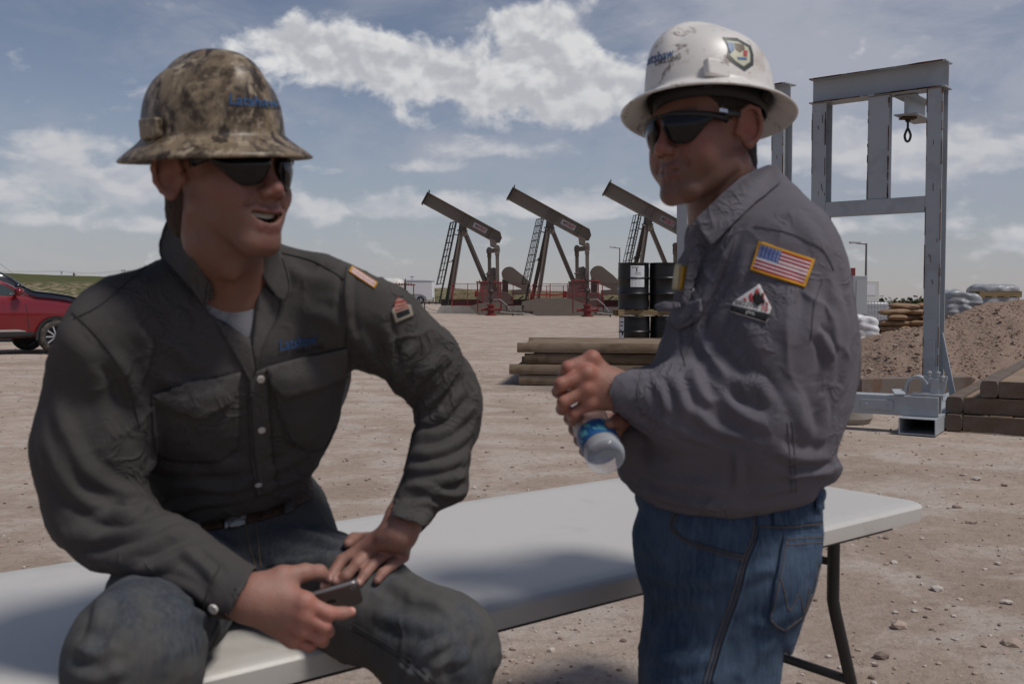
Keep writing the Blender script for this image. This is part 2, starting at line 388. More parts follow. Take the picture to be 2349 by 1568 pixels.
# ---------------------------------------------------------------- folding table
M['plastic'] = mat('white_table_plastic', (.53, .51, .475), .36, var=.04, vscale=3, col2=(.37, .345, .30), c2amt=.45, c2scale=6, c2lo=.54, c2hi=.74, bump=.12, bscale=420)
M['blacksteel'] = mat('black_powder_steel', (.012, .012, .013), .45, var=.3, vscale=20)
TB = G(2130, 1152, .74); TU = Vector((TB.x, TB.y, 0)); 
def build_table():
    e1 = G(440, 1555, .74) - G(2130, 1152, .74); u = Vector((e1.x, e1.y, 0)).normalized(); v = Vector((u.y, -u.x, 0))
    if v.y < 0: v = -v
    Lg, Wd, T, Rr = 2.44, .82, .046, .055
    ctr = Vector((TB.x, TB.y, 0)) + u * Lg / 2 + v * Wd / 2
    root = thing('folding_table', 'white plastic folding table with black legs under the man in the camouflage hat', 'table', (ctr.x, ctr.y, 0), math.atan2(u.y, u.x))
    out = []
    for cx, cy, a0 in ((Lg / 2 - Rr, Wd / 2 - Rr, 0), (-Lg / 2 + Rr, Wd / 2 - Rr, 90), (-Lg / 2 + Rr, -Wd / 2 + Rr, 180), (Lg / 2 - Rr, -Wd / 2 + Rr, 270)):
        for k in range(7):
            a = R(a0 + 15 * k); out.append((cx + Rr * math.cos(a), cy + Rr * math.sin(a)))
    mb = MB(); n = len(out)
    lay = [(.0, .74 - T), (-.001, .74 - T + .006), (-.0035, .74 - .010), (.0, .74 - .004), (.008, .74), (.022, .7395), (.026, .7405), (.06, .7405)]
    for ins, z in lay:
        for x, y in out:
            mb.v.append((x * (1 - 2 * ins / Lg), y * (1 - 2 * ins / Wd), z))
    for j in range(len(lay) - 1):
        for i in range(n): mb.f.append((j * n + i, j * n + (i + 1) % n, (j + 1) * n + (i + 1) % n, (j + 1) * n + i))
    mb.f.append(tuple(range(n - 1, -1, -1))); mb.f.append(tuple(range((len(lay) - 1) * n, len(lay) * n)))
    mb.mi = [0] * len(mb.f)
    mb.build('tabletop', M['plastic'], root, smooth='auto')
    zt = .74 - T
    for sx in (-1, 1):
        x0 = sx * (Lg / 2 - .30)
        for sy in (-1, 1):
            y0 = sy * (Wd / 2 - .10)
            k = MB().path([(x0, y0, zt), (x0, y0, .50), (x0 + sx * .012, y0, .46), (x0 + sx * .11, y0 - sy * .00, .20), (x0 + sx * .16, y0, .015)], .0165, 12)
            k.lathe([(.0, 0), (.02, .0), (.02, .03), (.017, .035)], (x0 + sx * .16, y0, 0), 12)
            k.build('leg', M['blacksteel'], root, smooth='auto')
        MB().tube((x0 + sx * .085, -(Wd / 2 - .10), .26), (x0 + sx * .085, Wd / 2 - .10, .26), .013, 10).build('leg_brace', M['blacksteel'], root, smooth='auto')
        MB().tube((x0, 0, .60), (x0 - sx * .32, 0, zt - .008), .009, 8).build('folding_strut', M['blacksteel'], root, smooth='auto')
        MB().tube((x0, -(Wd / 2 - .10), .60), (x0, (Wd / 2 - .10), .60), .011, 8).build('leg_brace', M['blacksteel'], root, smooth='auto')
    MB().bar((-Lg / 2 + .1, Wd / 2 - .06, zt - .013), (Lg / 2 - .1, Wd / 2 - .06, zt - .013), .025, .024).build('side_rail', M['blacksteel'], root)
    MB().bar((-Lg / 2 + .1, -Wd / 2 + .06, zt - .013), (Lg / 2 - .1, -Wd / 2 + .06, zt - .013), .025, .024).build('side_rail', M['blacksteel'], root)
    return ctr, u, v
TAB = build_table()

# ---------------------------------------------------------------- grey steel frames
def rusty(name, paint, rust=(.10, .042, .018), amt=.9, thr=(.80, .82), scale=4.0, stretch=(1, 1, .35), rough=.5, edge=.0):
    def ex(t, b, co, c):
        ob = t.n('ShaderNodeTexCoord').outputs['Object']
        ge = t.n('ShaderNodeNewGeometry').outputs['Pointiness']
        f1 = t.ramp(t.noise(t.v('MULTIPLY', ob, stretch), scale, 10, .72, .3), *thr)
        f2 = t.ramp(t.noise(t.v('MULTIPLY', ob, (2.2, 2.2, .8)), scale * 5, 6, .7), .77, .80)
        pe = t.m('MULTIPLY', t.ramp(ge, .52, .60), t.ramp(t.noise(ob, 9, 6, .7), .47, .56))
        f = t.m('MULTIPLY', t.m('MAXIMUM', f1, t.m('MULTIPLY', f2, .8)), amt)
        t.set(b, 'Base Color', t.mix(f, c, t.mix(t.noise(ob, 20, 4), rust, tuple(k * 2.2 for k in rust))))
        t.set(b, 'Roughness', t.m('ADD', t.m('MULTIPLY', f, .35), rough))
        bn = t.n('ShaderNodeBump', {'Strength': .35, 'Distance': .006}); t.set(bn, 'Height', t.m('MULTIPLY', f, -1.)); t.set(b, 'Normal', bn.outputs[0])
    return mat(name, paint, rough, var=.10, vscale=2.5, col2=tuple(k * .72 for k in paint), c2amt=.5, c2scale=2, extra=ex)
M['greypaint'] = rusty('chipped_grey_paint', (.335, .36, .385))
M['hole_shade'] = mat('painted_hole_shade', (.05, .035, .028), .9, var=.4)  # dark colour standing in for the shade inside a hollow end
def edge_rust(mb, p, q, rg, n, w=.012):
    """thin flakes of bare rusty steel along an edge from p to q"""
    p, q = Vector(p), Vector(q)
    for k in range(n):
        a = rg.random(); l = rg.uniform(.02, .20) * rg.random() + .012
        d = (q - p).normalized(); c = p + (q - p) * a
        mb.bar(c - d * l, c + d * l, rg.uniform(.5, 1.9) * w, .004, up=(.3, -1, .1))
M['rust'] = mat('bare_rust', (.095, .042, .02), .9, var=.5, vscale=30, bump=.5, bscale=80)
def steel_frame(label, LP_, RP_, top_l, top_r, detail=True, grp='grey test frames behind the man in the white hat'):
    """LP_, RP_: ground positions of the posts"""
    L_, R_ = Vector(LP_), Vector(RP_)
    ax = (R_ - L_).normalized(); dp = Vector((-ax.y, ax.x, 0))
    root = thing('lifting_frame', label, 'steel frame', (L_ + R_) / 2, 0, grp)
    o = -(L_ + R_) / 2; zt = (top_l + top_r) / 2; rg = random.Random(4)
    pm = M['greypaint']
    w = .175
    for q in (L_, R_):
        b = q + o
        # H section post: web faces sideways, one flange towards the camera
        fl = MB(); fl.ibeam(b, b + Vector((0, 0, zt)), w, .20, .014, up=dp); fl.cur = 1
        for s in (-1, 1): edge_rust(fl, b - dp * .1015 + ax * s * w * .47 + Vector((0, 0, .3)), b - dp * .1015 + ax * s * w * .47 + Vector((0, 0, zt)), rg, 18)
        for k in range(7):
            c = b - dp * .1015 + ax * rg.uniform(-.06, .06) + Vector((0, 0, rg.uniform(.5, zt)))
            fl.bar(c, c + Vector((rg.uniform(-.02, .02), 0, rg.choice((.01, .05, .09)))), .008, .003, up=(.3, -1, .1))
        fl.build('post', [pm, M['rust']], root, bevel=.002)
    hb = .30
    e = .03
    fl = MB(); fl.ibeam(L_ + o - ax * (w / 2 + e) + Vector((0, 0, zt + hb / 2 + .003)), R_ + o + ax * (w / 2 + e) + Vector((0, 0, zt + hb / 2 + .003)), .26, hb, .016); fl.cur = 1
    edge_rust(fl, L_ + o - dp * .131 + Vector((0, 0, zt + .012)), R_ + o - dp * .131 + Vector((0, 0, zt + .012)), rg, 26)
    edge_rust(fl, L_ + o - dp * .131 + Vector((0, 0, zt + hb - .005)), R_ + o - dp * .131 + Vector((0, 0, zt + hb - .005)), rg, 26)
    fl.build('top_beam', [pm, M['rust']], root, bevel=.002)
    return root, o, ax, dp, zt
def at_frame(px, py, Y): return P(px, py, Y)
YR, YL = 11.3, 12.15
Rp = P(2143, 690, YR); Lp = P(1881, 690, YL); Rp.z = Lp.z = 0
zt1 = (P(2140, 206, YR).z + P(1881, 240, YL).z) / 2
fr, o_, ax_, dp_, zt_ = steel_frame('tall grey steel frame with a hanging eye bolt, standing clear against the sky', Lp, Rp, zt1, zt1)
def frame_details():
    pm = M['greypaint']; L_, R_ = Lp + o_, Rp + o_; up = Vector((0, 0, 1))
    zm1 = (P(2121, 450, YR).z + P(1904, 466, YL).z) / 2; zm0 = (P(2121, 487, YR).z + P(1904, 499, YL).z) / 2
    wj = .0875 + .002
    MB().bar(L_ + ax_ * wj + up * (zm0 + zm1) / 2 - dp_ * .05, R_ - ax_ * wj + up * (zm0 + zm1) / 2 - dp_ * .05, .10, zm1 - zm0).build('cross_rail', pm, fr, bevel=.004)
    cx = L_ + (R_ - L_) * .53
    fl = MB(); rg = random.Random(8); fl.bar(cx - dp_ * .04 + up * (zm1 + .002), cx - dp_ * .04 + up * (zt_ - .002), .10, .245, up=ax_); fl.cur = 1
    edge_rust(fl, cx - dp_ * .092 + ax_ * .118 + up * zm1, cx - dp_ * .092 + ax_ * .118 + up * zt_, rg, 12)
    edge_rust(fl, cx - dp_ * .092 - ax_ * .118 + up * zm1, cx - dp_ * .092 - ax_ * .118 + up * zt_, rg, 12)
    fl.build('centre_post', [pm, M['rust']], fr, bevel=.002)
    # side bracket carrying the eye bolt
    b = cx + ax_ * .13 + up * (zt_ - .003)
    k = MB(); k.ibeam(b + dp_ * .02 - up * .115 + ax_ * .13, b + dp_ * .75 - up * .115 + ax_ * .13, .25, .225, .014)
    k.build('bracket', pm, fr, bevel=.003)
    k = MB(); c = b + dp_ * .20 + ax_ * .11 - up * .232
    k.box(c - up * .012, (.17, .12, .02)); k.build('bolt_plate', M['rust'], fr, bevel=.003)
    pts = []
    for i in range(24):
        a = 2 * math.pi * i / 24; ww = .034 * (1 - .6 * max(0, math.cos(a)))
        pts.append(c + ax_ * math.sin(a) * ww + up * (math.cos(a) * .075 - .205))
    k = MB().path(pts, .014, 10, closed=True); k.tube(c - up * .02, c - up * .145, .014, 10); k.lathe([(.03, 0), (.03, -.03)], c - up * .022, 6)
    k.build('eye_bolt', mat('dark_forged_steel', (.05, .055, .055), .5, .6, var=.3), fr, smooth='auto')
    # foot plate, brace and bolted plate of the right post
    k = MB(); k.box((0, 0, 0), (.10, .012, .30)); 
    for zz in (-.11, .11): k.lathe([(.012, -.012), (.012, .012)], (0.0, -.006, zz), 10, axis=(0, 1, 0))
    pl = k.build('bolted_plate', pm, fr, bevel=.002); pl.location = R_ - dp_ * .108 + up * P(2140, 811, YR).z; pl.rotation_euler = (0, 0, math.atan2(ax_.y, ax_.x))
    k = MB(); k.prism([R_ + ax_ * .09 + up * .95 + dp_ * .02, R_ + ax_ * .26 + up * .16 + dp_ * .02, R_ + ax_ * .19 + up * .16 + dp_ * .02, R_ + ax_ * .09 + up * .62 + dp_ * .02], dp_ * .03)
    k.build('brace', pm, fr, bevel=.003)
    # skid tube with the open end towards the camera
    def boxtube(p, q, w, h, t, name, m=pm, up_=(0, 0, 1), rnd_=.0):
        kk = MB(); p, q, x, y = kk.frame(p, q, up_)
        ring = lambda e, a, b_: [e + x * i * a + y * j * b_ for i, j in ((-1, -1), (1, -1), (1, 1), (-1, 1))]
        vs = ring(p, w / 2, h / 2) + ring(p, w / 2 - t, h / 2 - t) + ring(q, w / 2, h / 2) + ring(q, w / 2 - t, h / 2 - t)
        fs = []
        for i in range(4):
            j = (i + 1) % 4
            fs += [(i, j, 8 + j, 8 + i), (4 + j, 4 + i, 12 + i, 12 + j), (j, i, 4 + i, 4 + j), (8 + i, 8 + j, 12 + j, 12 + i)]
        kk.add(vs, fs); ob = kk.build(name, m, fr, bevel=.006); return ob
    sk0 = G(2103, 999, 0) + o_; sk0.z = .087; sk1 = R_ + up * .087 + dp_ * 1.2
    sk1 = sk0 + Vector((sk1.x - sk0.x, sk1.y - sk0.y, 0))
    boxtube(sk0, sk1, .34, .165, .012, 'skid_tube')
    d = (sk1 - sk0).normalized(); side = Vector((d.y, -d.x, 0))
    bz = .17 + .10
    bc = sk0 + d * .24; bc.z = bz
    boxtube(bc + side * .17, bc - side * 1.75 , .20, .195, .012, 'base_beam')
    k = MB(); k.box((0, 0, 0), (.30, .014, .10)); 
    for xx in (-.1, .1): k.lathe([(.013, -.012), (.013, .012)], (xx, -.005, 0), 10, axis=(0, 1, 0))
    pl = k.build('bolted_plate', pm, fr, bevel=.002); pl.location = bc - side * .40 - d * .109; pl.rotation_euler = (0, 0, math.atan2(side.y, side.x))
    # pipe clamp standing on the beam
    cc = bc + side * .02 + up * .10
    k = MB(); pts = []
    for i in range(11):
        a = R(195 - 17 * i); pts.append((math.cos(a) * .115, math.sin(a) * .14 + .06))
    k.add([cc + side * (x - .06) + up * z + d * yy for yy in (-.06, .06) for x, z in pts] + [cc + side * (x * .82 - .06) + up * z * .85 + d * yy for yy in (-.06, .06) for x, z in pts],
          [(i, i + 1, 12 + i - 0 - 1 + 0, 11 + i) if False else (i, i + 1, 11 + i + 1, 11 + i) for i in range(10)] + [(22 + i + 1, 22 + i, 33 + i, 33 + i + 1) for i in range(10)] + [(i + 1, i, 22 + i, 22 + i + 1) for i in range(10)] + [(11 + i, 12 + i, 34 + i, 33 + i) for i in range(10)])
    k.box(cc + up * .012 + side * .04, (.30, .16, .02), Matrix.Rotation(math.atan2(side.y, side.x), 3, 'Z'))
    k.box(cc + up * .012 - side * .22 - d * .09 + up * .02, (.11, .09, .018), Matrix.Rotation(.5, 3, 'X'))
    k.bar(cc + side * .10 + up * .02, cc + side * .11 + up * .17, .07, .08); k.bar(cc + side * .02 + up * .14, cc + side * .16 + up * .135, .05, .07)
    k.bar(cc + side * .16 + up * .02, cc + side * .19 + up * .20, .02, .05)
    for i, (a_, b_) in enumerate(((.05, .19), (.13, .19), (.10, .13), (.02, .15), (.17, .15))):
        k.lathe([(.017, 0), (.017, .03), (.024, .03), (.024, .048), (.008, .048), (.008, .06)], cc + side * a_ + up * b_ - d * .02, 8)
    k.build('pipe_clamp', pm, fr, bevel=.004)
frame_details()
YR2, YL2 = 12.7, 13.5
Rp2 = P(1790, 690, YR2); Lp2 = P(1573, 690, YL2 + .35); Rp2.z = Lp2.z = 0
steel_frame('grey steel frame half hidden behind the white hard hat', Lp2, Rp2, P(1790, 250, YR2).z, P(1790, 250, YR2).z)

# rectangular rusty beam lying behind the frame
def lying_beam():
    a = G(1972, 909, 0); b = G(2228, 903, 0); z = .125
    root = thing('steel_beam', 'rusty rectangular steel beam lying on the dirt behind the grey frame', 'beam', (a + b) / 2)
    k = MB(); k.bar(a - (a + b) / 2 + Vector((0, .13, z)), b - (a + b) / 2 + Vector((0, .13, z)), .24, .235)
    k.build('beam_body', rusty('weathered_brown_steel', (.17, .135, .115), thr=(.5, .62), amt=.6, rough=.75), root, bevel=.012)
    k = MB(); d = (b - a).normalized(); k.bar(b - (a + b) / 2 + Vector((0, .13, z)) + d * .001, b - (a + b) / 2 + Vector((0, .13, z)) + d * .004, .19, .185); k.build('end_shade_plate', M['hole_shade'], root)  # dark plate on the solid beam's end, painted as the shade of a hollow
lying_beam()
def concrete_lump():
    k = MB(); c = G(1935, 968, 0); k.lathe([(.0, 0), (.26, 0), (.30, .06), (.29, .17), (.22, .21), (0, .215)], c, 20)
    tag(k.build('concrete_footing', mat('grey_concrete', (.30, .27, .24), .9, var=.15, vscale=6, bump=.4, bscale=30), smooth='auto'), 'low round concrete footing under the grey base beam beside the standing man', 'concrete block')
concrete_lump()

# ---------------------------------------------------------------- mats
def plank_mat(name, c, c2, scale=1.0):
    def ex(t, b, co, cc):
        ob = t.n('ShaderNodeTexCoord').outputs['Object']
        g = t.noise(t.v('MULTIPLY', ob, (1.2, 22, 22)), 2.0, 6, .65, .6)
        dd = t.ramp(t.noise(t.v('ADD', ob, (3, 3, 3)), 1.6, 8, .65, .4), .45, .62)
        k = t.mix(g, tuple(x * .55 for x in c), tuple(min(1, x * 1.35) for x in c)); k = t.mix(t.m('MULTIPLY', t.ramp(t.noise(t.v('MULTIPLY', ob, (.9, 5, 9)), 1.3, 7, .68, .4), .50, .66), .65), k, tuple(x * .42 for x in c))
        k = t.mix(t.m('MULTIPLY', dd, .7), k, c2)
        t.set(b, 'Base Color', k)
        bn = t.n('ShaderNodeBump', {'Strength': .5, 'Distance': .012}); t.set(bn, 'Height', t.m('ADD', g, t.m('MULTIPLY', t.noise(ob, 30, 5), .5))); t.set(b, 'Normal', bn.outputs[0])
    return mat(name, c, .9, extra=ex, spec=.2)
M['matA'] = plank_mat('pale_muddy_wood', (.205, .15, .10), (.27, .205, .15))
M['matB'] = plank_mat('dark_muddy_wood', (.12, .085, .055), (.20, .145, .10))
def rig_mat(name, label, grp, corner, u, v, L, Wd, z, T, m, cat='rig mat', planks=9, pipe=None, plate=False):
    """timber mat: planks along u between rounded edge logs; corner at local origin"""
    root = thing(name, label, cat, (corner[0], corner[1], z), 0, grp)
    u = Vector(u).normalized(); v = Vector(v).normalized(); rg = random.Random(int(z * 1000) + planks)
    r = T / 2
    for s in (0, 1):
        c0 = v * (r + s * (Wd - 2 * r)) + Vector((0, 0, r))
        k = MB(); n = 14; seg = 16; vs = []
        for i in range(seg + 1):
            for a in range(n):
                an = 2 * math.pi * a / n; rr = r * (1 + .02 * mnoise.noise(Vector((i * .7, a, z * 9))))
                ca, sa = math.cos(an), math.sin(an)
                sq = (abs(ca) ** 8 + abs(sa) ** 8) ** (-1 / 8)
                vs.append(c0 + u * (L * i / seg) + v * (ca * sq * rr * .96) + Vector((0, 0, sa * sq * rr)))
        fs = [(i * n + a, i * n + (a + 1) % n, (i + 1) * n + (a + 1) % n, (i + 1) * n + a) for i in range(seg) for a in range(n)] + [tuple(range(n - 1, -1, -1)), tuple(range(seg * n, seg * n + n))]
        k.add(vs, fs); k.build('edge_timber', pipe or m, root, smooth='auto')
    k = MB(); w = (Wd - 4 * r) / planks
    for i in range(planks):
        y = 2 * r + w * (i + .5); e = rg.uniform(0, .05)
        k.bar(u * (.10 + e) + v * y + Vector((0, 0, r + rg.uniform(-.006, .004))), u * (L - .10 + e * .5) + v * y + Vector((0, 0, r)), w - .012, T * .9)
    k.build('plank_deck', m, root, bevel=.006)
    for x in (.0, L):
        k = MB()
        if plate: e_ = .022 if x == 0 else -.022; k.bar(u * (x + e_) + v * (2 * r + .004) + Vector((0, 0, r)), u * (x + e_) + v * (Wd - 2 * r - .004) + Vector((0, 0, r)), .03, T * .97); k.build('end_plate', pipe, root, bevel=.006); continue
        k.bar(u * (x + (.05 if x == 0 else -.05)) + v * (2 * r) + Vector((0, 0, r * .5)), u * (x + (.05 if x == 0 else -.05)) + v * (Wd - 2 * r) + Vector((0, 0, r * .5)), .09, T * .45)
        k.build('end_batten', m, root, bevel=.006)
    return root
def left_mats():
    g = 'timber rig mats stacked beside the oil drums'
    lab = ['bottom pale timber mat of the flat stack beside the oil drums', 'second timber mat from the ground, sticking out furthest from the flat stack', 'dark brown timber mat, second from the top of the flat stack', 'top timber mat of the flat stack, pale with grit on its deck']
    zs = 0.0
    for i, (px, ybot, m) in enumerate(((1190, 876, 'matA'), (1168, 858, 'matA'), (1203, 838, 'matB'), (1186, 803, 'matA'))):
        T = .152; z = i * .166 + .008
        c = P(px, 690 + 2284 * (1.3 - z) / 15.3, 15.3)
        rig_mat('rig_mat', lab[i], g, (c.x, 15.3, z), (1, -.10 - .015 * i, 0), (.10, 1, 0), 4.5, 2.3, 0 + z, T, M[m], planks=10)
left_mats()
M['rustmat'] = rusty('rusty_mat_steel', (.135, .108, .088), rust=(.080, .050, .034), thr=(.42, .6), amt=.8, scale=2.2, stretch=(1, 1, 1), rough=.8)
M['matC'] = plank_mat('tan_deck_wood', (.30, .22, .155), (.22, .16, .12))
def right_mats():
    g = 'steel edged mats stacked beside the grey frame'
    u = Vector((.53, .85, 0)).normalized(); v = Vector((.85, -.53, 0)).normalized()
    lab = ['bottom steel edged mat of the rusty stack beside the grey frame', 'middle steel edged mat of the rusty stack', 'top steel edged mat of the rusty stack with a tan plank deck']
    for i, (dx, dy) in enumerate(((0, 0), (.03, .06), (.30, -.10))):
        c = G(2166, 988, 0) + Vector((dx, dy, 0))
        rig_mat('steel_edged_mat', lab[i], g, (c.x, c.y, i * .172 + .004), u, v, 4.8, 2.3, i * .172 + .004, .165, M['matC'], planks=9, pipe=M['rustmat'], cat='mat', plate=True)
right_mats()

# ---------------------------------------------------------------- drums and pallets
M['drum'] = mat('black_drum_paint', (.006, .0065, .0075), .42, var=.4, vscale=4, col2=(.03, .03, .032), c2amt=.5, c2scale=6, c2lo=.55, c2hi=.75, bump=.12, bscale=7)
M['paper'] = mat('paper_label', (.66, .67, .69), .7, var=.08, vscale=30)
M['ink'] = mat('black_ink', (.02, .02, .022), .6)
M['palletwood'] = plank_mat('raw_pallet_wood', (.33, .24, .13), (.25, .18, .10))
def make_drum(label):
    root = thing('oil_drum', label, 'oil drum', group='black oil drums stacked on pallets')
    r, h = .292, .88
    pr = [(.0, .012), (r - .012, .012), (r - .008, 0), (r, 0), (r + .003, .012), (r, .022)]
    def rib(z): return [(r, z - .022), (r + .010, z - .008), (r + .010, z + .008), (r, z + .022)]
    pr += [(r - .002, .15)] + rib(h / 3) + [(r - .002, h / 2)] + rib(2 * h / 3) + [(r, .76), (r - .004, h - .03), (r, h - .02), (r + .004, h - .01), (r, h), (r - .010, h), (r - .014, h - .016)]
    k = MB().lathe(pr, (0, 0, 0), 40, cap=False)
    b = k.build('drum_body', M['drum'], root, smooth='auto')
    k = MB().lathe([(0, h - .017), (r - .013, h - .017)], (0, 0, 0), 40, cap=False); k.build('drum_lid', M['drum'], root)
    k = MB().lathe([(.03, h - .017), (.03, h - .002), (0, h - .002)], (.16, .08, 0), 12, cap=False); k.build('bung', M['drum'], root)
    return root
def drum_label(root, a0, a1, z0, z1, lines):
    r = .2945
    f = lambda u, v, rr=r: (rr * math.sin(lerp(a0, a1, u)), -rr * math.cos(lerp(a0, a1, u)), lerp(z0, z1, v))
    MB().grid(12, 2, f).build('paper_label', M['paper'], root, recalc=False)
    k = MB()
    for (u0, u1, v0, v1) in lines:
        n0 = len(k.v); k.grid(4, 2, lambda u, v: f(lerp(u0, u1, u), lerp(v0, v1, v), r + .0015))
    k.build('label_print', M['ink'], root, recalc=False)
def pallet(label, loc, w=1.22, d=1.05):
    root = thing('pallet', label, 'pallet', loc, 0, 'wooden pallets under the oil drums')
    k = MB()
    for i in range(7): k.box((-w / 2 + .05 + i * (w - .1) / 6, 0, .118), (.10, d, .018))
    k.build('top_boards', M['palletwood'], root, bevel=.002)
    k = MB()
    for y in (-d / 2 + .022, 0, d / 2 - .022): k.box((0, y, .065), (w, .04, .086))
    k.build('stringers', M['palletwood'], root, bevel=.002)
    k = MB()
    for i in range(4): k.box((-w / 2 + .05 + i * (w - .1) / 3, 0, .011), (.10, d, .018))
    k.build('bottom_boards', M['palletwood'], root, bevel=.002)
def drums():
    Y = 19.0; x0 = P(1453, 690, Y).x; z1 = .13; z2 = .13 + .882 + .13
    c = Vector((x0 + .30, Y + .3, 0))
    pallet('lower raw wood pallet on the dirt under the black drums', c); pallet('upper raw wood pallet between two layers of black drums', c + Vector((0, 0, z1 + .881)))
    d0 = make_drum('black oil drum, upper layer, with a large torn white label')
    pos = [(x0, Y, z2, 'black oil drum on the upper pallet with a big torn white label'),
           (x0 + .60, Y + .02, z2, 'unlabelled black oil drum on the upper pallet, beside the standing man\'s chest'),
           (x0 + .02, Y, z1, 'black oil drum on the lower pallet with a narrow white label on its side'),
           (x0 + .62, Y + .03, z1, 'black oil drum on the lower pallet with a small white sticker on its edge')]
    roots = []
    for i, (x, y, z, lb) in enumerate(pos):
        r = d0 if i == 0 else dup(d0, (x, y, z), .5 * i, lb)
        r.location = (x, y, z); r['label'] = lb; r.rotation_euler = (0, 0, 0 if i == 0 else R(90)); roots.append(r)
    for i, (x, y, z) in enumerate(((x0 + .05, Y + .6, z2), (x0 + .64, Y + .62, z2))):
        pass
    drum_label(roots[0], R(-18), R(36), .42, .82, [(.1, .55, .9, .93), (.38, .46, .72, .88), (.3, .7, .66, .68), (.3, .75, .58, .60), (.1, .9, .42, .43), (.1, .9, .36, .37), (.1, .8, .30, .31), (.1, .9, .2, .21), (.1, .9, .1, .11)])
    for i, (a0, a1, z0, z1_, ln) in ((2, (R(-168), R(-138), .3, .86, [(.2, .9, .82, .86), (.2, .8, .7, .74), (.3, .5, .5, .6), (.6, .9, .4, .5), (.2, .9, .2, .24)])), (3, (R(-196), R(-178), .35, .66, [(.2, .9, .4, .5)]))):
        drum_label(roots[i], a0, a1, z0, z1_, ln)
drums()
# ================================================================ things in the yard
M['pumpbrown'] = mat('taupe_machine_paint', (.155, .125, .102), .6, var=.12, vscale=1.2, col2=(.16, .13, .105), c2amt=.4, c2scale=1.5)
M['pumpdark'] = mat('dark_machine_paint', (.035, .028, .024), .6, var=.2, vscale=2)
M['red'] = mat('red_paint', (.28, .018, .018), .5, var=.25, vscale=4)
M['darkred'] = mat('dusty_red_paint', (.17, .022, .02), .65, var=.3, vscale=5)
M['concrete'] = mat('pale_concrete', (.40, .375, .34), .9, var=.12, vscale=3, col2=(.27, .24, .21), c2amt=.5, c2scale=.8)
M['decal'] = mat('white_sign_enamel', (.75, .74, .73), .5, var=.03)
M['redink'] = mat('red_sign_ink', (.33, .006, .012), .6)
M['valve'] = mat('dirty_valve_steel', (.07, .05, .045), .6, .3, var=.4, vscale=9)
def text_mesh(txt, shear=0.0, bold=0.0, space=1.0):
    """outline letters as a flat mesh normalised to the unit square"""
    cu = bpy.data.curves.new('lettering', 'FONT'); cu.body = txt; cu.shear = shear; cu.offset = bold; cu.space_character = space; cu.resolution_u = 3
    ob = bpy.data.objects.new('lettering', cu); C.objects.link(ob)
    dg = bpy.context.evaluated_depsgraph_get(); me = bpy.data.meshes.new_from_object(ob.evaluated_get(dg))
    vs = np.array([v.co[:2] for v in me.vertices]); fs = [tuple(p.vertices) for p in me.polygons]
    bpy.data.objects.remove(ob); bpy.data.curves.remove(cu); bpy.data.meshes.remove(me)
    lo, hi = vs.min(0), vs.max(0); asp = (hi[0] - lo[0]) / (hi[1] - lo[1])
    return (vs - lo) / (hi - lo), fs, asp
PS = .2082 * 100 / 2284                       # metres per tracing unit
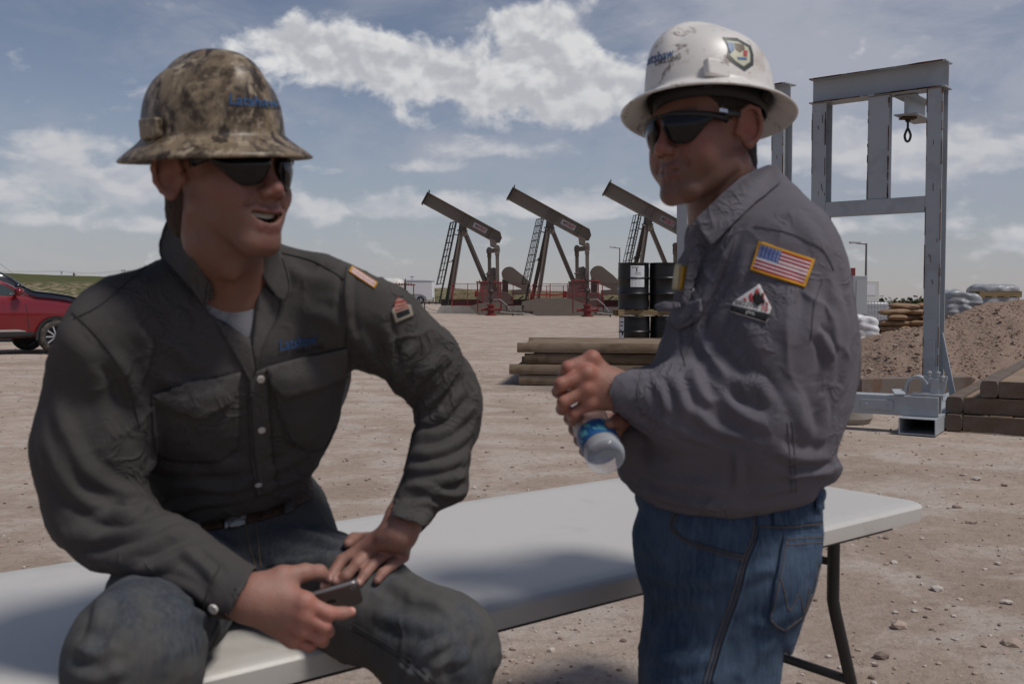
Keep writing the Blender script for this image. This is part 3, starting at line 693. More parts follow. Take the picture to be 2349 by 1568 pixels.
def pump_jack(label):
    """beam pumping unit seen side-on; local x right, y away, z up"""
    root = thing('pump_jack', label, 'pump jack', group='brown pump jacks standing in a row')
    br, dk = M['pumpbrown'], M['pumpdark']
    Q = lambda x, y, d=0.0: Vector(((x - 550) * PS, d, (1452 - y) * PS))
    # walking beam
    a, b = Q(140, 212), Q(958, 662); ax = (b - a).normalized(); nm = Vector((-ax.z, 0, ax.x)); hh = .60
    k = MB(); pts = [a - nm * hh, b - nm * hh * .92 - ax * .15, b - nm * hh * .6 + ax * .22, b + nm * hh * .25 + ax * .18, b + nm * hh - ax * .25, a + nm * hh]
    k.prism([p + Vector((0, -.03, 0)) for p in pts], (0, .06, 0)); k.build('beam_web', br, root)
    k = MB(); k.bar(a + nm * hh, b + nm * hh - ax * .25, .62, .06, up=nm); k.bar(a - nm * hh, b - nm * hh * .92 - ax * .15, .62, .06, up=nm)
    k.bar(b + nm * hh - ax * .25, b + nm * hh * .25 + ax * .18, .62, .05, up=ax); k.build('beam_flange', br, root)
    for q in (.03, .50, .575, .86):
        k = MB(); k.bar(a + ax * q * (b - a).length - nm * (hh - .03), a + ax * q * (b - a).length + nm * (hh - .03), .56, .035, up=ax)
        k.build('beam_stiffener', br, root)
    k = MB(); k.bar(a - nm * (hh + .06), a + nm * (hh + .06), .66, .08, up=ax); k.bar(a + nm * (hh + .05) + ax * .12, a + nm * (hh + .28) + ax * .0, .5, .08, up=ax)
    k.bar(a - nm * (hh + .05), a - nm * (hh + .14) + ax * .1, .5, .08, up=ax); k.build('head_plate', dk, root)
    # name board on the web
    d0, d1 = Q(688, 490, -.03), Q(820, 560, -.03)
    dx = (d1 - d0).normalized(); dz = Vector((-dx.z, 0, dx.x)); cx = Q(746, 543, -.036); ln, ht = .74, .25
    k = MB(); k.add([cx + dx * i * ln + dz * j * ht for i, j in ((-1, -1), (1, -1), (1, 1), (-1, 1))], [(0, 1, 2, 3)])
    k.prism([cx + dx * i * ln + dz * j * ht for i, j in ((-1, -1), (1, -1), (1, 1), (-1, 1))], (0, .004, 0)); nb = k.build('name_board', M['decal'], root)
    vs, fs, asp = text_mesh('PATRIOT', .25, .035)
    k = MB(); k.add([cx + Vector((0, -.006, 0)) + dx * (-.36 + 1.02 * u) + dz * (-.15 + .30 * v) for u, v in vs], fs); k.build('lettering', M['redink'], nb, recalc=False)
    k = MB()
    for (x0, x1, z0, z1) in ((-.54, -.36, -.10, -.07), (-.54, -.50, -.10, .10), (-.48, -.42, -.02, .10), (-.40, -.36, -.10, .10), (-.54, -.36, .07, .11)):
        k.add([cx + Vector((0, -.006, 0)) + dx * x + dz * z for x, z in ((x0, z0), (x1, z0), (x1, z1), (x0, z1))], [(0, 1, 2, 3)])
    k.build('emblem', M['ink'], nb, recalc=False)
    # saddle bearing and samson post
    k = MB(); k.prism([Q(520, 490, -.3), Q(600, 520, -.3), Q(592, 570, -.3), Q(510, 570, -.3)], (0, .6, 0)); k.lathe([(.24, -.45), (.24, .45)], Q(552, 545), 14, axis=(0, 1, 0)); k.bar(Q(495, 570), Q(605, 570), .9, .07); k.build('saddle_bearing', dk, root)
    def leg(p, q, nm_='post_leg'):
        MB().ibeam(p, q, .38, .38, .05, up=(1, 0, .2)).build(nm_, br, root)
    leg(Q(545, 580, -.25), Q(425, 1385, -1.1)); leg(Q(525, 580, .25), Q(362, 1330, 1.3))
    leg(Q(585, 620, -.2), Q(798, 1130, -.35)); leg(Q(592, 620, .3), Q(806, 1130, .5))
    k = MB(); k.prism([Q(545, 575, -.32), Q(600, 575, -.32), Q(615, 625, -.32), Q(565, 640, -.32)], (0, .7, 0)); k.build('post_head', br, root)
    k = MB(); k.bar(Q(430, 895, .75), Q(478, 885, -.6), .12, .16); k.bar(Q(385, 1180, 1.1), Q(460, 1180, -.95), .12, .14); k.build('post_brace', dk, root)
    # ladder with safety cage
    k = MB(); A, B = Q(490, 470, -.1), Q(305, 1360, -.5); A2, B2 = Q(472, 470, .35), Q(290, 1360, .05); n = 30
    k.tube(A, B, .055, 6); k.tube(A2, B2, .055, 6)
    for i in range(n): k.tube(A.lerp(B, (i + .5) / n), A2.lerp(B2, (i + .5) / n), .03, 5)
    for f in (.16, .5): k.bar(A.lerp(B, f), Q(500, 620 if f < .3 else 900, .2), .08, .08)
    k.build('ladder', dk, root)
    k = MB(); top, bot = 0.0, .75; out = Vector((-.72, 0, -.14))
    for i in range(10):
        f = lerp(.0, .76, i / 9); p, q = A.lerp(B, f), A2.lerp(B2, f); o1 = out * lerp(.85, 1.02, f)
        pts = [p, p + o1 * .45 + Vector((0, -.18, 0)), p + o1 * .85 + Vector((0, -.12, 0)), (p + q) / 2 + o1, q + o1 * .85 + Vector((0, .12, 0)), q + o1 * .45 + Vector((0, .18, 0)), q]
        k.path(pts, .045 if i % 2 == 1 else .03, 5)
    for (t, s) in ((.45, -.18), (.85, -.12), (1.0, 0), (.85, .12), (.45, .18)):
        base0 = (A if s < 0 else A2) if s else (A + A2) / 2; base1 = (A.lerp(B, .76) if s < 0 else A2.lerp(B2, .76)) if s else (A.lerp(B, .76) + A2.lerp(B2, .76)) / 2
        k.tube(base0 + out * .85 * t + Vector((0, s, 0)), base1 + out * 1.02 * t + Vector((0, s, 0)), .03, 5)
    k.build('ladder_cage', dk, root)
    # equaliser and pitman arms
    k = MB(); k.prism([Q(850, 655, -.3), Q(930, 695, -.3), Q(915, 765, -.3), Q(860, 745, -.3)], (0, .6, 0)); k.lathe([(.20, -.5), (.20, .5)], Q(888, 728), 14, axis=(0, 1, 0))
    k.bar(Q(826, 792, .75), Q(952, 790, -.75), .40, .42); k.build('equalizer', br, root)
    for (x0, y0, x1, y1, d) in ((940, 740, 945, 1200, -.95), (838, 752, 842, 1150, 1.05)):
        k = MB(); k.bar(Q(x0, y0, d), Q(x1, y1, d), .30, .34, up=(1, 0, 0)); k.lathe([(.24, -.22), (.24, .22)], Q(x0, y0 + 20, d), 12, axis=(0, 1, 0)); k.box(Q(x0, y0 + 60, d), (.42, .36, .9)); k.build('pitman_arm', br, root)
    # gear reducer on its pedestal
    k = MB(); k.prism([Q(822, 1130, -.7), Q(822, 1040, -.7), Q(850, 990, -.7), Q(905, 975, -.7), Q(930, 1000, -.7), Q(930, 1130, -.7)], (0, 1.4, 0)); k.bar(Q(808, 1050), Q(935, 1050), 1.6, .10); k.build('gear_reducer', br, root, bevel=.03)
    k = MB(); k.prism([Q(752, 1135, -.7), Q(962, 1135, -.7), Q(975, 1390, -.7), Q(735, 1390, -.7)], (0, 1.4, 0)); k.bar(Q(745, 1135), Q(970, 1135), 1.6, .07); k.build('pedestal', br, root)
    k = MB(); k.prism([Q(985, 1100, .3), Q(1050, 1130, .3), Q(1050, 1270, .3), Q(985, 1270, .3)], (0, .5, 0)); k.build('brake_guard', dk, root)
    # cranks with counterweights
    arc = lambda c, r, a0, a1, n: [(c[0] + r * math.cos(R(lerp(a0, a1, i / n))), c[1] - r * math.sin(R(lerp(a0, a1, i / n)))) for i in range(n + 1)]
    pl = arc((1062, 1052), 88, 172, 42, 10) + [(1215, 1062), (1300, 1145), (1262, 1212), (1205, 1215), (1110, 1170), (1030, 1145), (988, 1092)]
    k = MB(); k.prism([Q(x, y, .55) for x, y in pl], (0, .5, 0)); k.lathe([(.05, -.02), (.05, 0)], Q(1062, 1052, .55), 10, axis=(0, 1, 0)); k.build('counterweight', br, root, bevel=.02)
    pl = [(730, 1242), (1040, 1245), (1110, 1292), (1112, 1372)] + arc((905, 1290), 125, 300, 230, 8) + [(742, 1330)]
    k = MB(); k.prism([Q(x, y, -1.35) for x, y in pl], (0, .42, 0))
    for x, y in ((770, 1290), (930, 1330), (1070, 1330), (1000, 1270)): k.lathe([(.06, -.012), (.06, 0)], Q(x, y, -1.35), 8, axis=(0, 1, 0))
    k.build('crank', br, root, bevel=.02)
    k = MB(); k.bar(Q(1090, 1250, .2), Q(1300, 1235, .2), .35, .5); k.bar(Q(1110, 1370, .3), Q(1220, 1285, .3), .14, .14); k.build('motor_mount', br, root)
    k = MB(); k.box(Q(712, 1265, -.9), (.30, .4, .62)); k.build('motor_guard', M['red'], root, bevel=.05)
    k = MB(); k.box(Q(1100, 1322, -1.2), (.26, .3, .5)); k.build('belt_guard', M['red'], root, bevel=.05)
    # skid
    for d in (-1.15, 1.15): MB().ibeam(Q(328, 1358, d), Q(1280, 1358, d), .35, .62, .05).build('skid_beam', dk, root)
    k = MB()
    for x in (345, 480, 620, 900, 1100, 1270): k.bar(Q(x, 1358, -1.1), Q(x, 1358, 1.1), .25, .4)
    k.build('skid_crossbar', dk, root)
    return root
def pumps():
    L = ['brown pump jack furthest from the drums, its ladder beside the white trailer', 'middle pump jack of the row, with a big weight lying in front of its base', 'pump jack behind the black drums, partly hidden by the standing man']
    p = pump_jack(L[0]); locs = []
    for px, Y, py in ((1061, 100, 713), (1260, 95, 716), (1484, 90.5, 718)):
        v = P(px, py, Y); locs.append(v)
    p.location = locs[0] ; p.rotation_euler = (0, 0, R(-3))
    for i in (1, 2): dup(p, locs[i], R(-3), L[i])
    for i, v in enumerate(locs):
        s = ['under the pump jack by the trailer', 'under the middle pump jack', 'under the pump jack behind the drums'][i]
        k = MB(); k.prism([(-2.75, -1.9, -.6), (6.6, -1.9, -.6), (6.6, -1.9, .56), (-2.1, -1.9, .56)], (0, 3.8, 0))
        for xx in (.2, 2.0, 4.2): k.box((xx, -1.91, .1), (.02, .02, .86))
        o = k.build('concrete_slab', M['concrete'], bevel=.02); o.location = v + Vector((0, 0, -.04)); tag(o, 'long pale concrete slab ' + s, 'slab', 'concrete slabs under the pump jacks')
    return locs
PL = pumps()
def fence(label, x0, x1, Y, npost, h=1.55, slope=-.033):
    a = P(x0, 700, Y); b = P(x1, 700, Y); z0 = gz(a.x, Y)
    za, zb = P(x0, 690, Y).z, 0
    root = thing('safety_fence', label, 'fence', (a.x, Y, z0), 0, 'red mesh safety fences round the pump jacks')
    L_ = b.x - a.x
    for i in range(npost):
        x = L_ * i / (npost - 1); MB().bar((x, 0, 0), (x, 0, h), .07, .07).build('post', M['red'], root)
    for z in (h - .03, h * .55, .15): MB().bar((0, 0, z), (L_, 0, z), .045, .05).build('rail', M['red'], root)
    k = MB(); n = int(L_ / .13)
    for i in range(n): k.bar((L_ * i / n, .03, .15), (L_ * i / n, .03, h), .012, .012)
    for i in range(11): k.bar((0, .04, .15 + (h - .15) * i / 11), (L_, .04, .15 + (h - .15) * i / 11), .012, .012)
    k.build('mesh_panel', M['red'], root)
    return root
def fences():
    f1 = fence('red mesh safety fence in front of the pump jack nearest the trailer', 1038, 1212, 97.2, 6, 2.3); f1.location.z = P(1038, 704, 97.2).z
    f2 = fence('red mesh safety fence in front of the middle pump jack', 1222, 1422, 92.3, 6, 2.3); f2.location.z = P(1222, 707, 92.3).z
    f3 = fence('short red mesh safety fence beyond the gap between two pump jacks', 1216, 1330, 101.5, 4, 2.2); f3.location.z = P(1216, 704, 101.5).z
    f4 = fence('red mesh safety fence behind the drums beside the hindmost pump jack', 1425, 1570, 88, 5, 2.3); f4.location.z = P(1425, 710, 88).z
fences()
def wellhead(label, kind='single'):
    root = thing('wellhead', label, 'wellhead', group='red wellhead valve trees')
    k = MB().lathe([(.0, 0), (.55, 0), (.55, .12), (.34, .14), (.34, .5), (.48, .52), (.48, .68), (.30, .70), (.30, .95), (.42, .97), (.42, 1.1), (.2, 1.12), (0, 1.12)], (0, 0, 0), 16); k.tube((-.9, 0, .62), (.9, 0, .62), .13, 10)
    k.lathe([(.22, 0), (.22, .1)], (-.95, 0, .62), 10, axis=(1, 0, 0)); k.lathe([(.22, 0), (.22, .1)], (.85, 0, .62), 10, axis=(1, 0, 0)); k.build('casing_head', M['darkred'], root, smooth='auto')
    k = MB().lathe([(.13, 1.1), (.13, 1.6), (.28, 1.62), (.28, 1.74), (.12, 1.76), (.12, 2.2), (.25, 2.22), (.32, 2.4), (.25, 2.58), (.12, 2.6), (.10, 3.2), (.2, 3.22), (.2, 3.4), (.07, 3.42), (.05, 4.0), (0, 4.0)], (0, 0, 0), 12); k.build('valve_stack', M['valve'], root, smooth='auto')
    k = MB(); pts = [(-.62 + .04 * 0, math.cos(2 * math.pi * i / 18) * .42, 2.4 + math.sin(2 * math.pi * i / 18) * .42) for i in range(18)]
    pts = [(-.75 + math.cos(2 * math.pi * i / 18) * .30, -.35 + 0.25 * math.cos(2 * math.pi * i / 18), 2.4 + math.sin(2 * math.pi * i / 18) * .42) for i in range(18)]
    k.path(pts, .035, 6, closed=True); k.bar(pts[0], pts[9], .04, .04); k.bar(pts[4], pts[13], .04, .04); k.tube((-.25, 0, 2.4), (-.75, -.35, 2.4), .05, 6); k.build('hand_wheel', M['darkred'], root)
    k = MB(); k.tube((-1.45, 0, 3.3), (1.2, 0, 3.25), .07, 8); 
    for x in (-1.1, -.7, -.4, .35, .7): k.lathe([(.13, -.06), (.13, .06)], (x, 0, 3.28), 8, axis=(1, 0, 0)); k.tube((x, 0, 3.3), (x, 0, 3.5), .04, 6)
    k.tube((-1.3, 0, 3.3), (-1.3, 0, .3), .06, 8); k.tube((1.0, 0, 3.25), (1.0, 0, .3), .06, 8); k.build('flow_line', M['darkred'], root)
    k = MB().path([(.25, 0, 1.55), (.9, -.1, 1.6), (1.5, -.2, 1.1), (2.1, -.3, .3), (2.7, -.4, .05)], .05, 6); k.build('hose', mat('grey_hose', (.25, .25, .25), .6), root) if kind == 'single' else None
    return root
def wells():
    w = wellhead('red wellhead valve tree standing in front of the pump jack nearest the trailer'); w.location = P(1126, 719, 88); w.location.z = 0.0
    s = .9; w.scale = (s, s, s)
    w2 = dup(w, P(1347, 726, 82), R(0), 'red wellhead valve tree standing in front of the middle pump jack'); w2.location.z = 0
    w3 = dup(w, P(930, 706, 105), 0, 'red wellhead valve tree standing in front of the white trailer'); w3.location.z = gz(w3.location.x, 105); 
    w3.scale = (.88, .88, .88)
wells()
def lying_weights():
    def wt(label, px, Y, pts, s):
        k = MB(); k.prism([((x) * s, 0, z * s) for x, z in pts], (0, .55, 0))
        for x, z in ((pts[0][0] * .3, .35), (pts[0][0] * -.1, .45)): k.lathe([(.07, -.01), (.07, 0)], (x * s, 0, z * s), 10, axis=(0, 1, 0))
        o = k.build('counterweight', M['pumpbrown'], bevel=.03); g = P(px, 700, Y); o.location = (g.x, Y, gz(g.x, Y)); tag(o, label, 'counterweight', 'brown counterweights lying on the dirt')
    wt('tapered brown counterweight lying in front of the pump jack by the trailer', 1168, 91, [(-4.2, .95), (-3.2, 1.25), (-1.2, 1.40), (1.6, .12), (1.5, 0), (-2.9, 0), (-3.4, .05)], .86)
    wt('long brown counterweight lying in front of the middle pump jack', 1268, 87, [(-3.0, .95), (-2.9, 1.35), (-1.6, 1.62), (.6, 1.70), (1.6, 1.62), (5.6, .15), (5.5, 0), (-1.5, 0), (-2.9, .45)], .92)
lying_weights()
def pipes():
    for i, (lb, px, Y, L_) in enumerate((('low dark flow line lying beside the wellhead near the trailer', 952, 104, 3.2), ('low dark flow line lying beside the wellhead of the first pump jack', 1150, 87, 2.8), ('low dark flow line lying beside the wellhead of the middle pump jack', 1372, 81, 3.6))):
        root = thing('flow_line', lb, 'pipe', (P(px, 700, Y).x, Y, gz(P(px, 700, Y).x, Y)), 0, 'low flow lines beside the wellheads')
        z = 1.0 if i == 0 else .35
        k = MB(); k.tube((-.3, 0, z), (L_, 0, z), .08, 8)
        for x in (.2, .7, 1.5, 2.2, L_ - .2): k.lathe([(.17, -.06), (.17, .06)], (x, 0, z), 8, axis=(1, 0, 0))
        for x in (.45, 1.9): k.tube((x, 0, z), (x, 0, z + .5), .05, 6); k.lathe([(.16, 0), (.16, .04)], (x, 0, z + .5), 8)
        k.tube((1.0, 0, 0), (1.0, 0, z), .07, 6); k.build('pipe_run', M['valve'], root)
        MB().path([(-.1, -.2, z), (.8, -.25, z * .75), (1.8, -.3, .25), (2.9, -.3, .05)], .045, 6).build('hose', mat('pale_hose', (.34, .33, .31), .6), root)
pipes()
def trailer():
    Y = 113; a = P(893, 697, Y); b = P(992, 697, Y); s = Y / 2284
    root = thing('cargo_trailer', 'long white enclosed cargo trailer with twin wheels parked beyond the wellhead', 'trailer', (a.x, Y, a.z), R(-1.5))
    L_ = b.x - a.x; h = 54 * s; wh = mat('white_trailer_skin', (.66, .67, .68), .5, var=.05, vscale=.4)
    k = MB(); k.box((L_ / 2, 1.2, .45 + (h - .45) / 2 - .1), (L_, 2.4, h - .45)); k.build('body', wh, root, bevel=.05)
    k = MB(); k.box((L_ / 2, 1.2, h + .02 - .1), (L_ + .06, 2.46, .28)); k.build('roof', mat('silver_trim', (.42, .43, .45), .4, .3), root, bevel=.08)
    k = MB(); k.box((L_ / 2, 1.2, .36), (L_ + .06, 2.42, .3)); k.build('lower_trim', mat('beige_skirt', (.45, .38, .33), .6), root)
    for x in (L_ * .52, L_ * .52 + 1.0):
        wk = MB().lathe([(.12, 0), (.38, 0), (.46, .05), (.46, .22), (.38, .26), (0, .26)], (x, .1, .42), 20, axis=(0, -1, 0)); wl = wk.build('wheel', M['blacksteel'], root, smooth='auto')
        MB().lathe([(.0, 0), (.2, 0), (.26, .02), (.26, -.03)], (x, -.165, .42), 16, axis=(0, -1, 0)).build('hub', mat('dull_alloy', (.35, .35, .36), .4, .5), wl)
    k = MB(); n = 12; pts = [(L_ * .52 + .5 + 1.18 * math.cos(math.pi * i / n), -.05, .5 + .62 * math.sin(math.pi * i / n) ** .6) for i in range(n + 1)]
    k.path(pts, .06, 6); k.build('mudguard', mat('grey_guard', (.3, .31, .32), .5), root)
    k = MB(); k.tube((L_ * .5, 1.2, h), (L_ * .5, 1.2, h + .45), .03, 6); k.box((L_ * .5, 1.2, h + .45), (.5, .1, .06)); k.build('roof_vent', M['blacksteel'], root)
trailer()
def tank():
    Y = 108; c = P(888, 655, Y); s = Y / 2284; r = 17.5 * s; z0 = gz(c.x, Y)
    root = thing('storage_tank', 'white horizontal storage tank on a dark stand at the trailer\'s end', 'tank', (c.x, Y, z0))
    k = MB(); hh = 1.9; k.lathe([(0, -hh), (r * .6, -hh + .08), (r * .9, -hh + .35), (r, -hh + .7), (r, hh - .7), (r * .9, hh - .35), (r * .6, hh - .08), (0, hh)], (0, 0, c.z - z0), 24, axis=(1, 0, 0)); k.build('shell', mat('white_tank_paint', (.62, .61, .58), .5, var=.06, vscale=1, col2=(.42, .36, .30), c2amt=.4, c2scale=.8), root, smooth='auto')
    k = MB(); k.lathe([(0, 0), (.14, 0), (.14, -.03)], (.1, -r - .01, c.z - z0), 14, axis=(0, -1, 0)); k.build('port', M['ink'], root)
    k = MB()
    for x in (-1.2, .8, 1.5):
        for y in (-.5, .5): k.bar((x, y, 0), (x, y, c.z - z0 - r * .8), .10, .10)
    k.bar((-1.6, -.5, c.z - z0 - r * .95), (1.6, -.5, c.z - z0 - r * .95), .1, .14); k.bar((-1.6, .5, c.z - z0 - r * .95), (1.6, .5, c.z - z0 - r * .95), .1, .14); k.build('stand', M['valve'], root)
    k = MB(); k.tube((1.9, -.2, 0), (1.9, -.2, 3.1), .05, 6); k.build('sampling_pipe', M['darkred'], root)
tank()
def light_pole(label, px, ytop, ybase, Y, box=False, arm=-1):
    b = P(px, ybase, Y); t = P(px, ytop, Y)
    root = thing('light_pole', label, 'light pole', (b.x, Y, b.z), 0, 'slim light poles beyond the yard')
    h = t.z - b.z; g = mat('weathered_pole_steel', (.14, .135, .13), .6, .2)
    MB().tube((0, 0, 0), (0, 0, h), .07, 8, .045).build('pole', g, root)
    k = MB(); k.bar((0, 0, h - .05), (arm * .5, 0, h), .05, .05); k.build('arm', g, root)
    k = MB(); k.box((arm * .55, 0, h + .04), (.5, .25, .1)); k.build('lamp_head', mat('pale_lamp_housing', (.4, .42, .45), .5), root, bevel=.02)
    if box: MB().box((.15, -.12, 1.1), (.85, .2, 1.1)).build('control_box', mat('white_box_paint', (.58, .58, .56), .6, var=.05), root, bevel=.02); MB().box((.15, -.23, 1.2), (.45, .01, .5)).build('notice', M['paper'], root)
light_pole('slim light pole rising behind the black drums', 1421, 568, 705, 80)
light_pole('tall slim light pole with a white control box, seen through the grey frame', 1985, 558, 722, 48, True)
def far_power():
    g = mat('far_grey_timber', (.10, .10, .105), .8)
    for i, (px, yb, yt, Y) in enumerate(((283, 633, 618, 372), (141, 628, 622, 372))):
        b = P(px, yb, Y); h = P(px, yt, Y).z - b.z
        root = thing('power_pylon', ['far H-frame power pylon on the hill crest beside the seated man\'s shoulder', 'smaller far power pylon on the hill crest above the dark car'][i], 'pylon', b, 0, 'far power pylons on the hill crest')
        k = MB()
        for x in (-.35 * h * .55, .35 * h * .55): k.tube((x, 0, -.5), (x, 0, h), .07, 6)
        k.build('pole', g, root)
        k = MB(); k.bar((-h * .38, 0, h * .86), (h * .38, 0, h * .86), .12, .12); k.bar((-h * .2, 0, h * .1), (h * .2, 0, h * .84), .05, .05); k.bar((h * .2, 0, h * .1), (-h * .2, 0, h * .84), .05, .05); k.build('crossarm', g, root)
    k = MB()
    a, b, c = P(-300, 612, 372), P(141, 623, 372), P(283, 621, 372)
    for dz in (0, .35):
        for p, q in ((a, b), (b, c), (c, P(600, 634, 372))):
            k.path([p.lerp(q, i / 8) - Vector((0, 0, .9 * (1 - (2 * i / 8 - 1) ** 2) - dz)) for i in range(9)], .025, 4)
    tag(k.build('power_line', g), 'thin power line sagging between the far pylons on the hill crest', 'power line')
    k = MB(); k.path([P(-60, 560, 30), P(42, 636, 300)], .012, 4, radii=[.006, .05]); k.path([P(-60, 590, 30), P(28, 637, 300)], .012, 4, radii=[.005, .04])
    tag(k.build('overhead_wire', g), 'thin overhead wires slanting down above the red car', 'wire')
    b = P(172, 633, 378)
    root = thing('grain_bin', 'tiny far white and brown bin standing on the hill crest', 'bin', b)
    MB().lathe([(0, 0), (.55, 0), (.55, 1.1), (.3, 1.4), (0, 1.45)], (.35, 0, -.2), 10).build('bin', mat('far_white', (.6, .56, .52), .7), root)
    MB().lathe([(0, 0), (.4, 0), (.4, 1.2), (.2, 1.5), (0, 1.5)], (-.35, 0, -.2), 10).build('hopper', mat('far_brown', (.16, .11, .085), .7), root)
far_power()

# ---------------------------------------------------------------- dirt heap and sacks
M['heap'] = None
def heap_mat():
    m = bpy.data.materials.new('clod_soil'); m.use_nodes = True; t = NT(m.node_tree)
    co = t.n('ShaderNodeTexCoord').outputs['Object']
    c = t.mix(t.noise(co, 3, 8, .65), (.27, .19, .145), (.36, .268, .208))
    c = t.mix(t.m('MULTIPLY', t.ramp(t.noise(co, 14, 6, .7), .55, .72), .6), c, (.38, .29, .23))
    c = t.mix(t.m('MULTIPLY', t.ramp(t.noise(t.v('ADD', co, (5, 5, 5)), 22, 5, .7), .60, .74), .5), c, (.13, .09, .065))
    b = t.n('ShaderNodeBsdfPrincipled', {'Roughness': .95, 'Specular IOR Level': .1}); t.set(b, 'Base Color', c)
    bn = t.n('ShaderNodeBump', {'Strength': 1.0, 'Distance': .06}); t.set(bn, 'Height', t.noise(co, 11, 8, .7)); t.set(b, 'Normal', bn.outputs[0])
    t.set(t.n('ShaderNodeOutputMaterial'), 0, b.outputs[0]); return m
def heap():
    sil = [(1700, 905), (1850, 862), (1964, 792), (2017, 768), (2054, 756), (2122, 746), (2172, 729), (2217, 711), (2267, 696), (2347, 683), (2500, 668), (2800, 660), (3100, 700), (3400, 850)]
    def top(px):
        for (a, b), (c, d) in zip(sil, sil[1:]):
            if a <= px <= c: return lerp(b, d, (px - a) / (c - a))
        return 905
    Yf, Yr = 14.6, 17.4; N, Mv = 230, 60; mb = MB()
    for j in range(Mv):
        f = j / (Mv - 1); Y = lerp(Yf, Yr + 3.2, f)
        for i in range(N):
            px = lerp(1700, 3400, i / (N - 1)); x = P(px, 690, Yr).x
            H_ = P(px, top(px), Yr).z
            t_ = min(1, (Y - Yf) / (Yr - Yf)); sh = t_ ** .8 if Y < Yr else max(0, 1 - ((Y - Yr) / 3.2) ** 1.4)
            z = H_ * sh
            z += (.10 * mnoise.noise(Vector((x * 1.1, Y * 1.1, 2))) + .05 * mnoise.noise(Vector((x * 3.5, Y * 3.5, 7))) + .035 * mnoise.noise(Vector((x * 9, Y * 9, 1))) + .02 * mnoise.noise(Vector((x * 21, Y * 21, 1)))) * min(1, sh * 4)
            mb.v.append((x, Y + .15 * mnoise.noise(Vector((x * .9, Y, 3))), max(z, -.05) - .02))
    mb.f = [(j * N + i, j * N + i + 1, (j + 1) * N + i + 1, (j + 1) * N + i) for j in range(Mv - 1) for i in range(N - 1)]; mb.mi = [0] * len(mb.f)
    hm = heap_mat(); o = mb.build('dirt_heap', hm, smooth=True, recalc=False); tag(o, 'tall brown heap of loose dirt and clods behind the grey frame', 'dirt heap')
    rg = random.Random(9); S = []
    for k in range(2400):
        px = rg.uniform(1850, 2500); f = rg.random() ** .9; x = P(px, 690, Yr).x; Y = lerp(Yf - .25, Yr, f); t_ = max(0, (Y - Yf) / (Yr - Yf)); z = P(px, top(px), Yr).z * t_ ** .8
        r = rg.uniform(.008, .024) * (2.6 if rg.random() < .04 else 1) * (1.3 if f < .2 else 1); S.append((x, Y, max(z, 0) + .02, r))
    tag(rock_field('clods', S, [hm, M['pebble']]), 'loose clods and stones strewn over the dirt heap', 'clods')
heap()
def sack_bm(L_, W_, H_, seed):
    k = MB(); rg = random.Random(seed); ph = rg.uniform(0, 9)
    def f(u, v):
        a = 2 * math.pi * u; t_ = -1 + 2 * v; e = (1 - abs(t_) ** 4) ** .5
        ca, sa = math.cos(a), math.sin(a); sq = (abs(ca) ** 3 + abs(sa) ** 3) ** (-1 / 3)
        n = 1 + .09 * mnoise.noise(Vector((ca * 1.6 + ph, sa * 1.6, t_ * 2.4 + ph))) + .04 * mnoise.noise(Vector((ca * 5 + ph, sa * 5, t_ * 7)))
        wd = W_ / 2 * (.86 + .14 * e); hh = H_ / 2 * max(.10, e)
        return (t_ * L_ / 2, ca * sq * wd * n, H_ / 2 + sa * sq * hh * n)
    k.grid(22, 15, f, closed_u=True); k.f.append(list(range(21, -1, -1))); k.mi.append(0); k.f.append(list(range(14 * 22, 15 * 22))); k.mi.append(0)
    return k
